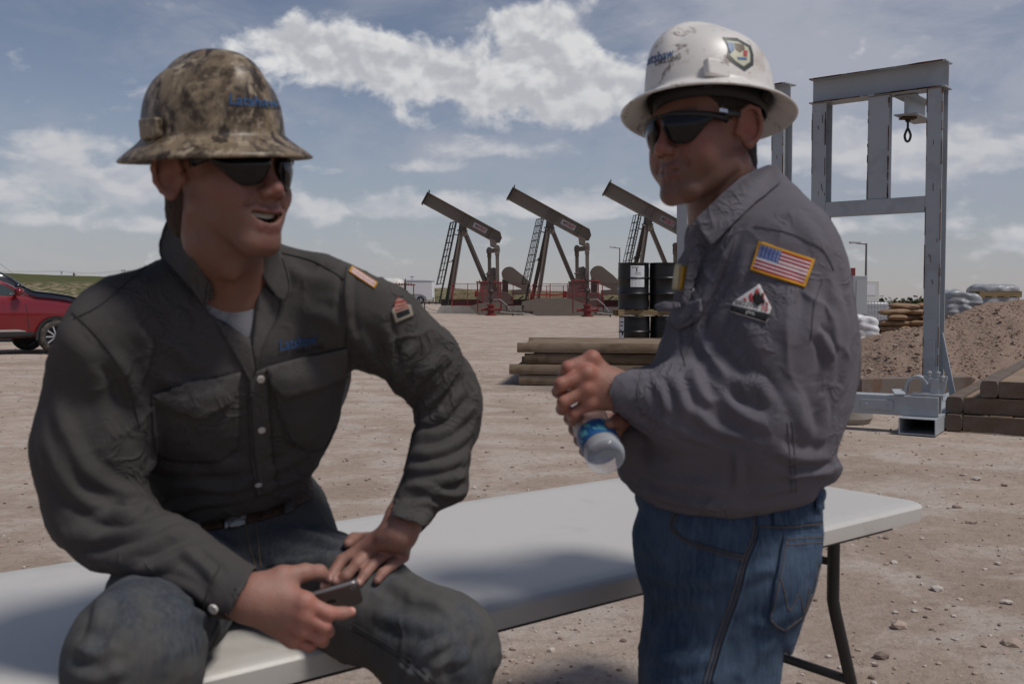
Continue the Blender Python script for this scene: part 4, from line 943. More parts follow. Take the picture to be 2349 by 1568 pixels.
def sacks():
    br = mat('brown_paper_sack', (.26, .155, .085), .75, var=.2, vscale=4, col2=(.38, .27, .18), c2amt=.4, c2scale=4, bump=.5, bscale=14)
    Y = 22.0; s = Y / FL
    base = P(2082, 757, Y); n = 0
    pallet('wooden pallet under the brown paper sacks', (base.x + .1, Y + .35, base.z - .30)); bpy.context.scene.collection.objects
    rows = [(0, .94, 4), (1, .90, 4), (2, .9, 4), (3, .88, 3), (4, .9, 3), (5, .7, 2)]
    zz = ['bottom', 'second', 'third', 'fourth', 'fifth', 'top']; cc = ['nearest the white sacks', 'one in from the white sacks', 'one in from the grey post', 'against the grey post']
    for r_, wd, m_ in rows:
        for i in range(m_):
            k = sack_bm(.62, .40, .135, n); o = k.build('paper_sack', br, smooth=True)
            x = base.x - .52 + (i + .5) * 1.22 / m_ + rnd.uniform(-.05, .05) + (.10 if r_ == 5 else 0); o.location = (x, Y + rnd.uniform(-.06, .06) - (0 if i % 2 else .08), base.z - .15 + r_ * .122)
            o.rotation_euler = (rnd.uniform(-.05, .05), rnd.uniform(-.06, .06), rnd.uniform(-.3, .3) + (R(70) if (i + r_) % 3 == 0 and i == 0 else 0))
            tag(o, 'brown paper sack in the %s row of its stack, %s' % (zz[r_], cc[i if i < m_ - 1 or m_ == 4 else 3]), 'sack', 'brown paper sacks stacked behind the dirt heap'); n += 1
    def wrapped(name, label, px0, px1, py0, py1, Y, col, seed, grp=None, cat='sack pallet', lump=.05, rows=5):
        c = P((px0 + px1) / 2, py1, Y); w = (px1 - px0) * Y / FL; h = (py1 - py0) * Y / FL
        k = MB()
        def f(u, v):
            a = 2 * math.pi * u; ca, sa = math.cos(a), math.sin(a); sq = (abs(ca) ** 7 + abs(sa) ** 7) ** (-1 / 7)
            t_ = min(1, v / .72); top_ = max(0, (v - .72) / .28)
            rr = 1 - top_ ** 1.6
            nn = mnoise.noise(Vector((ca * 2.1 + seed, sa * 2.1, t_ * 3))) * lump
            rowb = .022 * abs(math.sin(t_ * rows * math.pi)) ** .6
            x = ca * sq * (w / 2 - .03 + rowb + nn) * (rr if top_ else 1); y = sa * sq * (.5 + rowb + nn) * (rr if top_ else 1)
            z = h * (.93 * t_) + (h * .07 * min(1, top_ * 2.2)) + .6 * lump * mnoise.noise(Vector((x * 2.6 + seed, y * 2.6, 3))) * (1 + 1.2 * (t_ ** 2))
            z += .012 * mnoise.noise(Vector((ca * 9, sa * 9, t_ * 14 + seed)))
            return (x, y, z)
        k.grid(72, 40, f, closed_u=True); o = k.build(name, col, smooth=True); o.location = c + Vector((0, .5, 0)); tag(o, label, cat, grp); return o, c, w, h
    wrapm = lambda n_, c_, c2_: mat(n_, c_, .38, var=.12, vscale=3, col2=c2_, c2amt=.6, c2scale=5, bump=.7, bscale=9, stretch=(1, 1, 2.2))
    wrapped('wrapped_sacks', 'shrink wrapped pallet of white sacks beside the standing man\'s back', 1950, 2019, 724, 806, 19, wrapm('white_sack_wrap', (.62, .62, .63), (.42, .41, .41)), 1.0, lump=.07)
    wrapped('wrapped_sacks', 'wrapped pallet of grey sacks with a slumped top, right of the tall grey post', 2171, 2256, 668, 740, 19.5, wrapm('grey_sack_wrap', (.30, .315, .33), (.17, .18, .19)), 4.0, lump=.09)
    _, c, w, h = wrapped('wrapped_sacks', 'highest wrapped pallet of grey sacks at the crest of the dirt heap', 2256, 2345, 652, 740, 21.5, wrapm('grey_sack_wrap_far', (.33, .34, .35), (.2, .2, .21)), 8.0, lump=.05, rows=6)
    k = P(2288, 682, 20.3); pallet('loose wooden pallet lying on the grey sacks at the crest of the heap', (k.x, k.y + .1, k.z), .85, .5)
    # totes and cabinet far behind
    p = P(2002, 731, 40); root = thing('liquid_tote', 'caged white liquid tote standing far behind the white sacks', 'tote', (p.x, 40, p.z - .4))
    MB().box((0, 0, .6), (.95, .95, .95)).build('bottle', mat('cloudy_plastic', (.55, .56, .58), .4), root, bevel=.08)
    k = MB(); 
    for i in range(9): k.tube((-.5 + i * .125, -.52, .1), (-.5 + i * .125, -.52, 1.12), .012, 5)
    for i in range(5): k.tube((-.52, -.53, .15 + i * .23), (.52, -.53, .15 + i * .23), .012, 5)
    k.build('cage', mat('galvanised', (.4, .41, .43), .4, .6), root); MB().box((0, 0, .05), (1.05, 1.0, .1)).build('base', M['blacksteel'], root)
    p = P(1967, 735, 38); root = thing('electric_cabinet', 'grey steel cabinet standing far behind the standing man\'s back', 'cabinet', (p.x, 38, p.z - .3))
    MB().box((0, 0, 1.0), (.55, .5, 2.0)).build('housing', mat('cabinet_grey', (.3, .32, .33), .5), root, bevel=.02); MB().box((.05, -.26, 1.2), (.4, .01, 1.3)).build('door', mat('cabinet_door', (.34, .36, .37), .5), root); MB().box((-.2, 0, 2.15), (.12, .2, .3)).build('cap', M['darkred'], root)
    p = P(2052, 791, 26); 
    p = P(2046, 778, 24); root = thing('blue_pallet', 'blue and white edge of a loaded pallet at the foot of the brown sacks', 'pallet', (p.x, 24, p.z - .1))
    MB().box((0, 0, .12), (.7, .6, .22)).build('load', mat('pale_carton', (.45, .47, .5), .6), root, bevel=.02); MB().box((-.1, -.31, .2), (.5, .01, .06)).build('strap', mat('blue_strap', (.03, .08, .25), .5), root)
    p = P(2062, 765, 22.5); root = thing('torn_sack', 'torn dark brown sack slumped against the brown sacks', 'sack', (p.x - .25, 22.3, p.z - .12)); sack_bm(.75, .6, .36, 77).build('sack_body', mat('dark_torn_paper', (.10, .06, .035), .8, var=.3, vscale=6), root, smooth=True)
sacks()

# ---------------------------------------------------------------- cars
def car_paint(name, col, flake=.15):
    return mat(name, col, .35, .35, coat=.8, var=.04, vscale=1)
M['glass'] = mat('tinted_car_glass', (.035, .05, .05), .06, spec=.8, var=.1)
M['trim'] = mat('black_plastic_trim', (.02, .02, .021), .55)
M['chrome'] = mat('bright_trim', (.62, .63, .65), .22, .8)
M['tyre'] = mat('dusty_tyre', (.035, .032, .03), .85, var=.4, vscale=9, col2=(.14, .11, .085), c2amt=.5, c2scale=5)
M['alloy'] = mat('silver_alloy', (.52, .52, .53), .35, .7)
def make_suv(label, paint):
    """x forward, y to the far side, origin at the ground under the middle; near side is -y"""
    root = thing('parked_car', label, 'car')
    Lh = [(-2.30, .70, 1.00, .98), (-2.22, .45, 1.16, 1.35), (-2.0, .36, 1.22, 1.60), (-1.6, .34, 1.25, 1.74), (-.9, .33, 1.25, 1.79), (-.3, .33, 1.245, 1.77), (.1, .33, 1.24, 1.69), (.45, .33, 1.235, 1.52), (.80, .34, 1.225, 1.29), (.95, .34, 1.22, 1.235), (1.4, .34, 1.18, 1.19), (1.8, .35, 1.12, 1.13), (2.1, .37, 1.03, 1.045), (2.25, .42, .91, .93), (2.34, .50, .72, .74)]
    k = MB(); n = 28; sects = []
    for i, (x, zb, zw, zt) in enumerate(Lh):
        hw = .90 * (1 - .10 * abs(x / 2.34) ** 4); ww = lerp(hw, hw * .74, min(1, max(0, (zt - zw) / .5))) 
        half = [(0, zb), (hw * .8, zb), (hw * .95, zb + .05), (hw * .975, lerp(zb, zw, .45)), (hw * 1.0, lerp(zb, zw, .62)), (hw * .985, lerp(zb, zw, .72)), (hw * .97, lerp(zb, zw, .9)), (hw * .93, zw), (lerp(hw * .90, ww, .5), lerp(zw, zt, .5)), (ww, lerp(zw, zt, .88)), (ww * .90, lerp(zw, zt, .985)), (ww * .6, zt + .012), (0, zt + .02)]
        sects.append([(x, -y, z) for y, z in half] + [(x, y, z) for y, z in half[-2:0:-1]])
    m = len(sects[0])
    k.add([p for s_ in sects for p in s_], [(i * m + j, i * m + (j + 1) % m, (i + 1) * m + (j + 1) % m, (i + 1) * m + j) for i in range(len(sects) - 1) for j in range(m)] + [tuple(range(m - 1, -1, -1)), tuple(range((len(sects) - 1) * m, len(sects) * m))])
    body = k.build('body', paint, root, smooth=True)
    # cut round wheel arches
    for x in (-1.30, 1.36):
        cm = MB().lathe([(.40, -1.2), (.40, 1.2)], (x, 0, .36), 28, axis=(0, 1, 0)).build('arch_cutter', paint); cm.hide_render = True
        bo = body.modifiers.new('arch', 'BOOLEAN'); bo.operation = 'DIFFERENCE'; bo.object = cm; bo.solver = 'FLOAT' if 'FLOAT' in [e.identifier for e in bo.bl_rna.properties['solver'].enum_items] else 'FAST'
        cm['_cut'] = 1
    dg = bpy.context.evaluated_depsgraph_get(); me = bpy.data.meshes.new_from_object(body.evaluated_get(dg)); body.modifiers.clear(); body.data = me
    for o in [o for o in bpy.data.objects if '_cut' in o]: bpy.data.objects.remove(o)
    me.shade_smooth()
    try: me.set_sharp_from_angle(angle=R(38))
    except Exception: pass
    bvh = BVHTree.FromObject(body, bpy.context.evaluated_depsgraph_get())
    def side(x, z, off, s): 
        h = bvh.ray_cast(Vector((x, s * 3, z)), Vector((0, -s, 0)))
        if h[0] is None: return Vector((x, s * .8, z))
        return h[0] + Vector((0, s * off, 0))
    def panel(name, poly, m_, off=.006, par=root):
        for s in (-1, 1):
            kk = MB(); N = 10
            top = [p for p in poly[0]]; bot = [p for p in poly[1]]
            def ev(line, t_):
                t_ *= len(line) - 1; i = min(int(t_), len(line) - 2); return lerp(line[i][0], line[i + 1][0], t_ - i), lerp(line[i][1], line[i + 1][1], t_ - i)
            def f(u, v):
                a, b = ev(bot, u), ev(top, u); return side(lerp(a[0], b[0], v), lerp(a[1], b[1], v), off, s)
            kk.grid(16, 6, f); kk.build(name, m_, par, smooth=True)
    panel('window_frame', ([(-.52, 1.70), (-.05, 1.64), (.35, 1.48), (.72, 1.27)], [(-.52, 1.27), (-.05, 1.265), (.35, 1.26), (.74, 1.255)]), M['trim'], .004)
    panel('side_window', ([(-.48, 1.68), (-.05, 1.62), (.30, 1.47), (.44, 1.38)], [(-.48, 1.29), (-.05, 1.285), (.30, 1.28), (.46, 1.275)]), M['glass'], .008)
    panel('side_window', ([(-1.2, 1.70), (-.56, 1.70)], [(-1.2, 1.31), (-.56, 1.295)]), M['glass'], .008)
    panel('side_window', ([(-1.85, 1.60), (-1.26, 1.70)], [(-1.70, 1.34), (-1.26, 1.315)]), M['glass'], .008)
    panel('sill_trim', ([(-.9, .47), (.9, .47)], [(-.9, .36), (.9, .36)]), M['trim'], .012)
    panel('sill_strip', ([(-.9, .535), (.55, .535), (.72, .50)], [(-.9, .485), (.5, .485), (.72, .485)]), M['chrome'], .02)
    panel('door_seam', ([(.70, 1.22), (.712, 1.22)], [(.80, .40), (.812, .40)]), M['ink'], .004)
    panel('door_seam', ([(-.53, 1.25), (-.52, 1.25)], [(-.53, .40), (-.52, .40)]), M['ink'], .004)
    panel('door_handle', ([(-.42, 1.10), (-.24, 1.10)], [(-.42, 1.065), (-.24, 1.065)]), paint, .03)
    panel('headlight', ([(1.75, 1.03), (2.2, .90)], [(1.9, .92), (2.24, .82)]), M['glass'], .01)
    # windscreen and bonnet trim
    kk = MB(); kk.grid(8, 6, lambda u, v: Vector((lerp(.90, .16, v), lerp(-.70, .70, u) * lerp(1, .86, v), lerp(1.27, 1.68, v) + .012 - .05 * (2 * u - 1) ** 2 * .5))); kk.build('windscreen', M['glass'], root, smooth=True)
    for s in (-1, 1):
        kk = MB(); kk.grid(14, 10, lambda u, v: (.52 + .10 * math.cos(2 * math.pi * u) * math.sin(math.pi * v) * (1.2 if math.cos(2 * math.pi * u) > 0 else .7), s * (1.02 + .12 * -math.cos(math.pi * v)), 1.345 + .085 * math.sin(2 * math.pi * u) * math.sin(math.pi * v)), closed_u=True); kk.bar((.52, s * .82, 1.27), (.52, s * .95, 1.30), .05, .04); kk.build('wing_mirror', paint, root, smooth=True)
        for x in (-1.30, 1.36):
            kk = MB().lathe([(.235, -.10), (.30, -.115), (.35, -.09), (.362, -.05), (.362, .05), (.35, .09), (.30, .115), (.235, .10)], (x, s * .80, .36), 36, axis=(0, -1, 0), cap=False); w = kk.build('wheel', M['tyre'], root, smooth='auto')
            kk = MB().lathe([(.24, .10), (.245, .085), (.235, -.06)], (x, s * .80, .36), 36, axis=(0, s, 0), cap=False)
            for i in range(10):
                a = 2 * math.pi * i / 10; d = Vector((math.cos(a), 0, math.sin(a))); kk.bar(Vector((x, s * .885, .36)) + d * .03, Vector((x, s * .885, .36)) + d * .24, .032, .02, up=(0, s, 0))
            kk.lathe([(0, .10), (.05, .10), (.055, .07)], (x, s * .80, .36), 16, axis=(0, s, 0), cap=False); kk.build('rim', M['alloy'], w)
            kk = MB().lathe([(0, .0), (.235, .0)], (x, s * .80, .36), 24, axis=(0, s, 0), cap=False); kk.build('brake_disc', M['ink'], w)
            kk = MB(); n = 14
            kk.grid(n, 3, lambda u, v: (x + lerp(.385, .455, v) * math.cos(R(lerp(-8, 188, u))), s * lerp(.895, .915, v) * (1 - .08 * abs((x) / 2.34) ** 4), .36 + lerp(.385, .455, v) * math.sin(R(lerp(-8, 188, u))))); kk.build('arch_trim', M['trim'], root, smooth=True)
    kk = MB(); kk.box((2.2, 0, .46), (.25, 1.5, .25)); kk.build('bumper', M['trim'], root, bevel=.08)
    kk = MB(); kk.box((2.33, 0, .68), (.04, 1.0, .16)); kk.build('grille', M['chrome'], root, bevel=.01)
    return root
def cars():
    Y = 22.0; c = P(131, 809, Y); th = R(46)
    def put(o, w, th):
        o.location = w - Matrix.Rotation(th, 3, 'Z') @ Vector((1.36, -.90, 0)); o.rotation_euler = (0, 0, th)
    red = make_suv('red sport utility car parked at the yard\'s edge, its front wheel beside the seated man', car_paint('red_car_paint', (.20, .008, .014)))
    put(red, c, th)
    blk = dup(red, (0, 0, 0), 0, 'dark navy car parked beyond the red car, only its bonnet showing')
    w = P(118, 690, 27.5); w.z = c.z; put(blk, w, R(30)); blk.scale = (1, 1, 1.15)
    bp = car_paint('navy_car_paint', (.006, .008, .016))
    for ch in bpy.data.objects:
        if ch.parent == blk and ch.data.materials and ch.data.materials[0].name.startswith('red_car'):
            ch.data = ch.data.copy(); ch.data.materials[0] = bp
cars()
# ================================================================ sculpting tools: signed distance fields turned into meshes
class Field:
    """distance field on a graded grid; shapes are blended in, then turned into a mesh"""
    def __init__(s, lo, hi, step, fine=()):
        """fine: list of (lo, hi, step) boxes where the grid is denser"""
        s.ax = []
        for a in range(3):
            pts = [lo[a]]; x = lo[a]
            while x < hi[a]:
                st = step; nxt = None
                for (fl, fh, fs) in fine:
                    if fl[a] - 1e-9 <= x < fh[a]: st = min(st, fs)
                    elif x < fl[a] < x + st: st = max(fl[a] - x, fs * .5)
                x += st; pts.append(x)
            s.ax.append(np.array(pts, dtype=np.float32))
        s.d = np.full([len(a) for a in s.ax], 1.0, dtype=np.float32)
    def _sub(s, lo, hi, pad):
        sl = []
        for a in range(3):
            i = int(np.searchsorted(s.ax[a], lo[a] - pad)); j = int(np.searchsorted(s.ax[a], hi[a] + pad))
            if j - i < 1: return None
            sl.append(slice(i, j))
        g = (s.ax[0][sl[0]][:, None, None], s.ax[1][sl[1]][None, :, None], s.ax[2][sl[2]][None, None, :])
        return tuple(sl), g
    def add(s, prim, k=.0):
        fn, lo, hi = prim; r = s._sub(lo, hi, max(k, .004) + .012)
        if r is None: return s
        sl, g = r; b = fn(*g); a = s.d[sl]
        if k > 0:
            h = np.maximum(k - np.abs(a - b), 0) / k; s.d[sl] = np.minimum(a, b) - h * h * k * .25
        else: s.d[sl] = np.minimum(a, b)
        return s
    def sub(s, prim, k=.0):
        fn, lo, hi = prim; r = s._sub(lo, hi, max(k, .004) + .006)
        if r is None: return s
        sl, g = r; b = -fn(*g); a = s.d[sl]
        if k > 0:
            h = np.maximum(k - np.abs(a - b), 0) / k; s.d[sl] = np.maximum(a, b) + h * h * k * .25
        else: s.d[sl] = np.maximum(a, b)
        return s
    def clip(s, fn, k=.0):
        """keep only where fn < 0 (whole field)"""
        g = (s.ax[0][:, None, None], s.ax[1][None, :, None], s.ax[2][None, None, :]); b = fn(*g).astype(np.float32); a = s.d
        if k > 0:
            h = np.maximum(k - np.abs(a - b), 0) / k; s.d = np.maximum(a, b) + h * h * k * .25
        else: s.d = np.maximum(a, b)
        return s
    def mesh(s):
        d = s.d; n = d < 0
        c = [n[i:n.shape[0] - 1 + i, j:n.shape[1] - 1 + j, k:n.shape[2] - 1 + k] for i in (0, 1) for j in (0, 1) for k in (0, 1)]
        allv = c[0].copy(); anyv = c[0].copy()
        for q in c[1:]: allv &= q; anyv |= q
        I = np.argwhere(anyv & ~allv); shp = anyv.shape
        lin = (I[:, 0] * shp[1] + I[:, 1]) * shp[2] + I[:, 2]
        off = [(i, j, k) for i in (0, 1) for j in (0, 1) for k in (0, 1)]
        cv = np.stack([d[I[:, 0] + o[0], I[:, 1] + o[1], I[:, 2] + o[2]] for o in off], 1)
        cp = np.stack([np.stack([s.ax[a][I[:, a] + o[a]] for a in range(3)], 1) for o in off], 1)
        acc = np.zeros((len(I), 3)); cnt = np.zeros(len(I))
        for a in range(8):
            for b in range(a + 1, 8):
                if sum(abs(off[a][q] - off[b][q]) for q in range(3)) != 1: continue
                m = (cv[:, a] < 0) != (cv[:, b] < 0)
                t = np.where(m, cv[:, a] / np.where(m, cv[:, a] - cv[:, b], 1), 0)[:, None]
                acc += np.where(m[:, None], cp[:, a] + (cp[:, b] - cp[:, a]) * t, 0); cnt += m
        V = acc / cnt[:, None]
        idx = lambda q: np.searchsorted(lin, (q[:, 0] * shp[1] + q[:, 1]) * shp[2] + q[:, 2])
        F = []
        for a in range(3):
            s0 = [slice(None)] * 3; s1 = [slice(None)] * 3; s0[a] = slice(0, -1); s1[a] = slice(1, None)
            ch = n[tuple(s0)] != n[tuple(s1)]; E = np.argwhere(ch); b, c_ = (a + 1) % 3, (a + 2) % 3
            ok = (E[:, b] > 0) & (E[:, c_] > 0) & (E[:, b] < shp[b]) & (E[:, c_] < shp[c_]); E = E[ok]
            q = []
            for db, dc in ((0, 0), (-1, 0), (-1, -1), (0, -1)):
                e = E.copy(); e[:, b] += db; e[:, c_] += dc; q.append(idx(e))
            Q = np.stack(q, 1); inside = n[E[:, 0], E[:, 1], E[:, 2]]
            Q[inside] = Q[inside][:, ::-1]
            F.append(Q)
        F = np.concatenate(F)
        return V, F[:, ::-1]
def _pt(p): return np.array(p, dtype=np.float32)
def cap(a, b, ra, rb, flat=None, fac=1.0):
    """tapered capsule; flat: unit axis along which the section is scaled by fac"""
    a, b = _pt(a), _pt(b); ba = b - a; l2 = float(ba @ ba) + 1e-12; m = max(ra, rb) * max(1, fac)
    fx = _pt(flat) / np.linalg.norm(flat) if flat is not None else None
    def fn(X, Y, Z):
        px, py, pz = X - a[0], Y - a[1], Z - a[2]
        t = np.clip((px * ba[0] + py * ba[1] + pz * ba[2]) / l2, 0, 1)
        qx, qy, qz = px - ba[0] * t, py - ba[1] * t, pz - ba[2] * t
        if fx is not None:
            w = (qx * fx[0] + qy * fx[1] + qz * fx[2]) * (1 / fac - 1); qx, qy, qz = qx + fx[0] * w, qy + fx[1] * w, qz + fx[2] * w
        return (np.sqrt(qx * qx + qy * qy + qz * qz) - (ra + (rb - ra) * t)) * min(1, fac)
    return fn, np.minimum(a, b) - m, np.maximum(a, b) + m
def ell(c, r, rot=None):
    """ellipsoid; rot: 3x3 whose columns are its axes"""
    c, r = _pt(c), _pt(r); m = float(r.max()); Rm = np.array(rot, dtype=np.float32) if rot is not None else None
    def fn(X, Y, Z):
        x, y, z = X - c[0], Y - c[1], Z - c[2]
        if Rm is not None: x, y, z = (x * Rm[0, i] + y * Rm[1, i] + z * Rm[2, i] for i in range(3))
        k0 = np.sqrt((x / r[0]) ** 2 + (y / r[1]) ** 2 + (z / r[2]) ** 2); k1 = np.sqrt((x / r[0] ** 2) ** 2 + (y / r[1] ** 2) ** 2 + (z / r[2] ** 2) ** 2)
        return k0 * (k0 - 1) / np.maximum(k1, 1e-6)
    return fn, c - m, c + m
def chain(F, pts, k=.012, mode='add'):
    """pts: (vector, radius)"""
    for (p, r), (q, s) in zip(pts, pts[1:]): getattr(F, mode)(cap(p, q, r, s), k)
def px_of(X, Y, Z):
    cp, sp = math.cos(PITCH), math.sin(PITCH); z = Z - CAMZ
    f = np.maximum(Y * cp - z * sp, 1e-3); v = Y * sp + z * cp
    return IW / 2 + FL * X / f, IH / 2 - FL * v / f
def poly_sd(px, py, poly):
    """signed distance to a polygon in the picture plane (negative inside)"""
    d = None; ins = None; n = len(poly)
    for i in range(n):
        ax, ay = poly[i]; bx, by = poly[(i + 1) % n]; ex, ey = bx - ax, by - ay
        wx, wy = px - ax, py - ay; t = np.clip((wx * ex + wy * ey) / (ex * ex + ey * ey + 1e-9), 0, 1)
        q = (wx - ex * t) ** 2 + (wy - ey * t) ** 2
        d = q if d is None else np.minimum(d, q)
        c = ((ay > py) != (by > py)) & (px < (bx - ax) * (py - ay) / ((by - ay) if abs(by - ay) > 1e-9 else 1e-9) + ax)
        ins = c if ins is None else ins ^ c
    d = np.sqrt(d); return np.where(ins, -d, d)
def wedge(poly, Y0, Y1, pad=.0):
    """prism over an outline between two distances from the viewer's side"""
    pts = [P(x, y, Yy) for x, y in poly for Yy in (Y0, Y1)]
    lo = np.array([min(p[i] for p in pts) for i in range(3)]) - pad; hi = np.array([max(p[i] for p in pts) for i in range(3)]) + pad
    def fn(X, Y, Z):
        x, y = px_of(X, Y, Z); s = poly_sd(x, y, poly) * (Y / FL)
        return np.maximum(s, np.maximum(Y0 - Y, Y - Y1) + 0 * s)
    return fn, lo, hi
def smooth_poly(pts, n=4):
    """closed Catmull-Rom through the traced points"""
    out = []; m = len(pts)
    for i in range(m):
        p0, p1, p2, p3 = (np.array(pts[(i + j) % m], float) for j in (-1, 0, 1, 2))
        for k in range(n):
            t = k / n; out.append(tuple(.5 * ((2 * p1) + (-p0 + p2) * t + (2 * p0 - 5 * p1 + 4 * p2 - p3) * t * t + (-p0 + 3 * p1 - 3 * p2 + p3) * t ** 3)))
    return out
def spline(pts, n=6):
    pts = [np.array(p, float) for p in pts]; out = []; m = len(pts)
    for i in range(m - 1):
        p0, p1, p2, p3 = pts[max(i - 1, 0)], pts[i], pts[i + 1], pts[min(i + 2, m - 1)]
        for k in range(n):
            t = k / n; out.append(.5 * ((2 * p1) + (-p0 + p2) * t + (2 * p0 - 5 * p1 + 4 * p2 - p3) * t * t + (-p0 + 3 * p1 - 3 * p2 + p3) * t ** 3))
    out.append(pts[-1]); return np.array(out)
def mesh_np(name, V, F, mats, parent=None):
    me = bpy.data.meshes.new(name); me.vertices.add(len(V)); me.vertices.foreach_set('co', np.asarray(V, np.float32).ravel())
    nf, k = F.shape; me.loops.add(nf * k); me.loops.foreach_set('vertex_index', F.astype(np.int32).ravel())
    me.polygons.add(nf); me.polygons.foreach_set('loop_start', np.arange(0, nf * k, k, dtype=np.int32)); me.polygons.foreach_set('loop_total', np.full(nf, k, np.int32))
    me.polygons.foreach_set('use_smooth', np.ones(nf, bool))
    for m in (mats if isinstance(mats, (list, tuple)) else [mats]): me.materials.append(m)
    me.update(calc_edges=True); me.validate()
    o = bpy.data.objects.new(name, me); C.objects.link(o)
    if parent is not None: o.parent = parent
    return o
def relax(V, F, it=2, lam=.5):
    a = np.concatenate([F[:, i] for i in range(4)]); b = np.concatenate([F[:, (i + 1) % 4] for i in range(4)])
    A = np.concatenate([a, b]); B = np.concatenate([b, a]); n = len(V); cnt = np.bincount(A, minlength=n)[:, None]
    for _ in range(it):
        s = np.stack([np.bincount(A, weights=V[B, i], minlength=n) for i in range(3)], 1); V = V + lam * (s / np.maximum(cnt, 1) - V)
    return V
def normals(V, F):
    fn = np.cross(V[F[:, 2]] - V[F[:, 0]], V[F[:, 3]] - V[F[:, 1]]); N = np.zeros_like(V)
    for i in range(4):
        for k in range(3): N[:, k] += np.bincount(F[:, i], weights=fn[:, k], minlength=len(V))
    return N / np.maximum(np.linalg.norm(N, axis=1, keepdims=True), 1e-9)
def bvh_of(V, F): return BVHTree.FromPolygons([tuple(v) for v in V], [tuple(int(i) for i in f) for f in F])
EYE = Vector((0, 0, CAMZ))
def hit(bvh, px, py, miss=None):
    d = ray(px, py).normalized(); h = bvh.ray_cast(EYE, d)
    if h[0] is None: return (None, None)
    n = h[1]; return h[0], (n if n.dot(d) < 0 else -n)
def vnoise(V, scale, seed=0.0, octs=2, stretch=(1, 1, 1)):
    S = np.array(stretch); out = np.zeros(len(V))
    for i, v in enumerate(V * S * scale + seed): out[i] = mnoise.fractal(Vector(v), 1.0, 2.0, octs)
    return out
def folds(V, F, lines, bvh=None):
    """raise cloth folds: lines of (picture points, width m, height m[, both]) traced on the visible side"""
    N = normals(V, F); bvh = bvh or bvh_of(V, F); D = np.zeros(len(V))
    for ln in lines:
        pts, w, h = ln[:3]; sp = spline(pts, 5); P3 = []
        for x, y in sp:
            q, n = hit(bvh, x, y)
            if q is not None: P3.append(q[:])
        if len(P3) < 2: continue
        P3 = np.array(P3); lo, hi = P3.min(0) - w * 3.2, P3.max(0) + w * 3.2
        m = np.where(np.all((V > lo) & (V < hi), axis=1))[0]; p = V[m]; best = np.full(len(m), 9.0); tt = np.zeros(len(m)); k = len(P3) - 1
        for i in range(k):
            a, b = P3[i], P3[i + 1]; e = b - a; l2 = e @ e
            if l2 > .05 ** 2 * 4: continue
            t = np.clip(((p - a) @ e) / (l2 + 1e-12), 0, 1); d = np.linalg.norm(p - a - t[:, None] * e, axis=1); q = d < best
            best[q] = d[q]; tt[q] = (i + t[q]) / k
        taper = np.minimum(1, np.minimum(tt, 1 - tt) * 4 + .15); u = best / w
        D[m] += h * taper * (np.exp(-1.3 * u * u) - .42 * np.exp(-((u - 1.55) / .62) ** 2))
    return V + N * D[:, None]
def creases(V, scale, seed, amp, stretch=(1, 1, 1), sharp=5):
    """sharp irregular wrinkles of worn cloth"""
    a = vnoise(V, scale, seed, 2, stretch); b = vnoise(V, scale * .45, seed + 9, 1)
    return amp * (np.clip(1 - np.abs(a) * 2.2, 0, 1) ** sharp) * np.clip(.45 + b * 1.6, 0, 1)
def on_patch(name, bvh, poly, off, m, parent, thick=.002, step=9, bevel=True, puff=0.0, lift=0.0):
    """cloth piece with a traced outline, laid on the surface underneath"""
    poly = [tuple(p) for p in poly]; xs = [p[0] for p in poly]; ys = [p[1] for p in poly]; n = len(poly)
    pts = []; 
    for i in range(n):
        a, b = poly[i], poly[(i + 1) % n]; L_ = math.hypot(b[0] - a[0], b[1] - a[1]); q = max(1, int(L_ / step))
        pts += [(lerp(a[0], b[0], j / q), lerp(a[1], b[1], j / q)) for j in range(q)]
    nb = len(pts)
    gx, gy = np.meshgrid(np.arange(min(xs), max(xs), step), np.arange(min(ys), max(ys), step)); sd = poly_sd(gx.astype(float), gy.astype(float), poly)
    pts += [(float(x), float(y)) for x, y, s_ in zip(gx.ravel(), gy.ravel(), sd.ravel()) if s_ < -step * .55]
    r = delaunay_2d_cdt([Vector(p) for p in pts], [], [list(range(nb))], 1, 1e-5)
    v2, fs = r[0], r[2]; V = []; last = None; bad = set()
    for i, p in enumerate(v2):
        q, nn = hit(bvh, p.x, p.y)
        if q is None: bad.add(i); V.append(Vector((0, 0, 0))); continue
        nn = (nn + (EYE - q).normalized() * .35).normalized()
        e = puff * sstep(0, 40, -float(poly_sd(np.array(p.x), np.array(p.y), poly))) if puff else 0
        V.append(q + nn * (off + e + lift * (p.y - min(ys)) / (max(ys) - min(ys))))
    fs = [f for f in fs if not any(i in bad for i in f)]
    k = MB(); k.add(V, fs); o = k.build(name, m, parent, smooth=True, recalc=False)
    # front must look at the viewer
    me = o.data
    if len(me.polygons) and sum(p.normal.dot(EYE - p.center) for p in me.polygons) < 0: me.flip_normals()
    if thick:
        s = o.modifiers.new('thick', 'SOLIDIFY'); s.thickness = thick; s.offset = -1
    return o
def bil(quad, u, v):
    """quad in picture points: top left, top right, bottom right, bottom left"""
    (a, b, c, d) = [np.array(q, float) for q in quad]; return (a * (1 - u) + b * u) * (1 - v) + (d * (1 - u) + c * u) * v
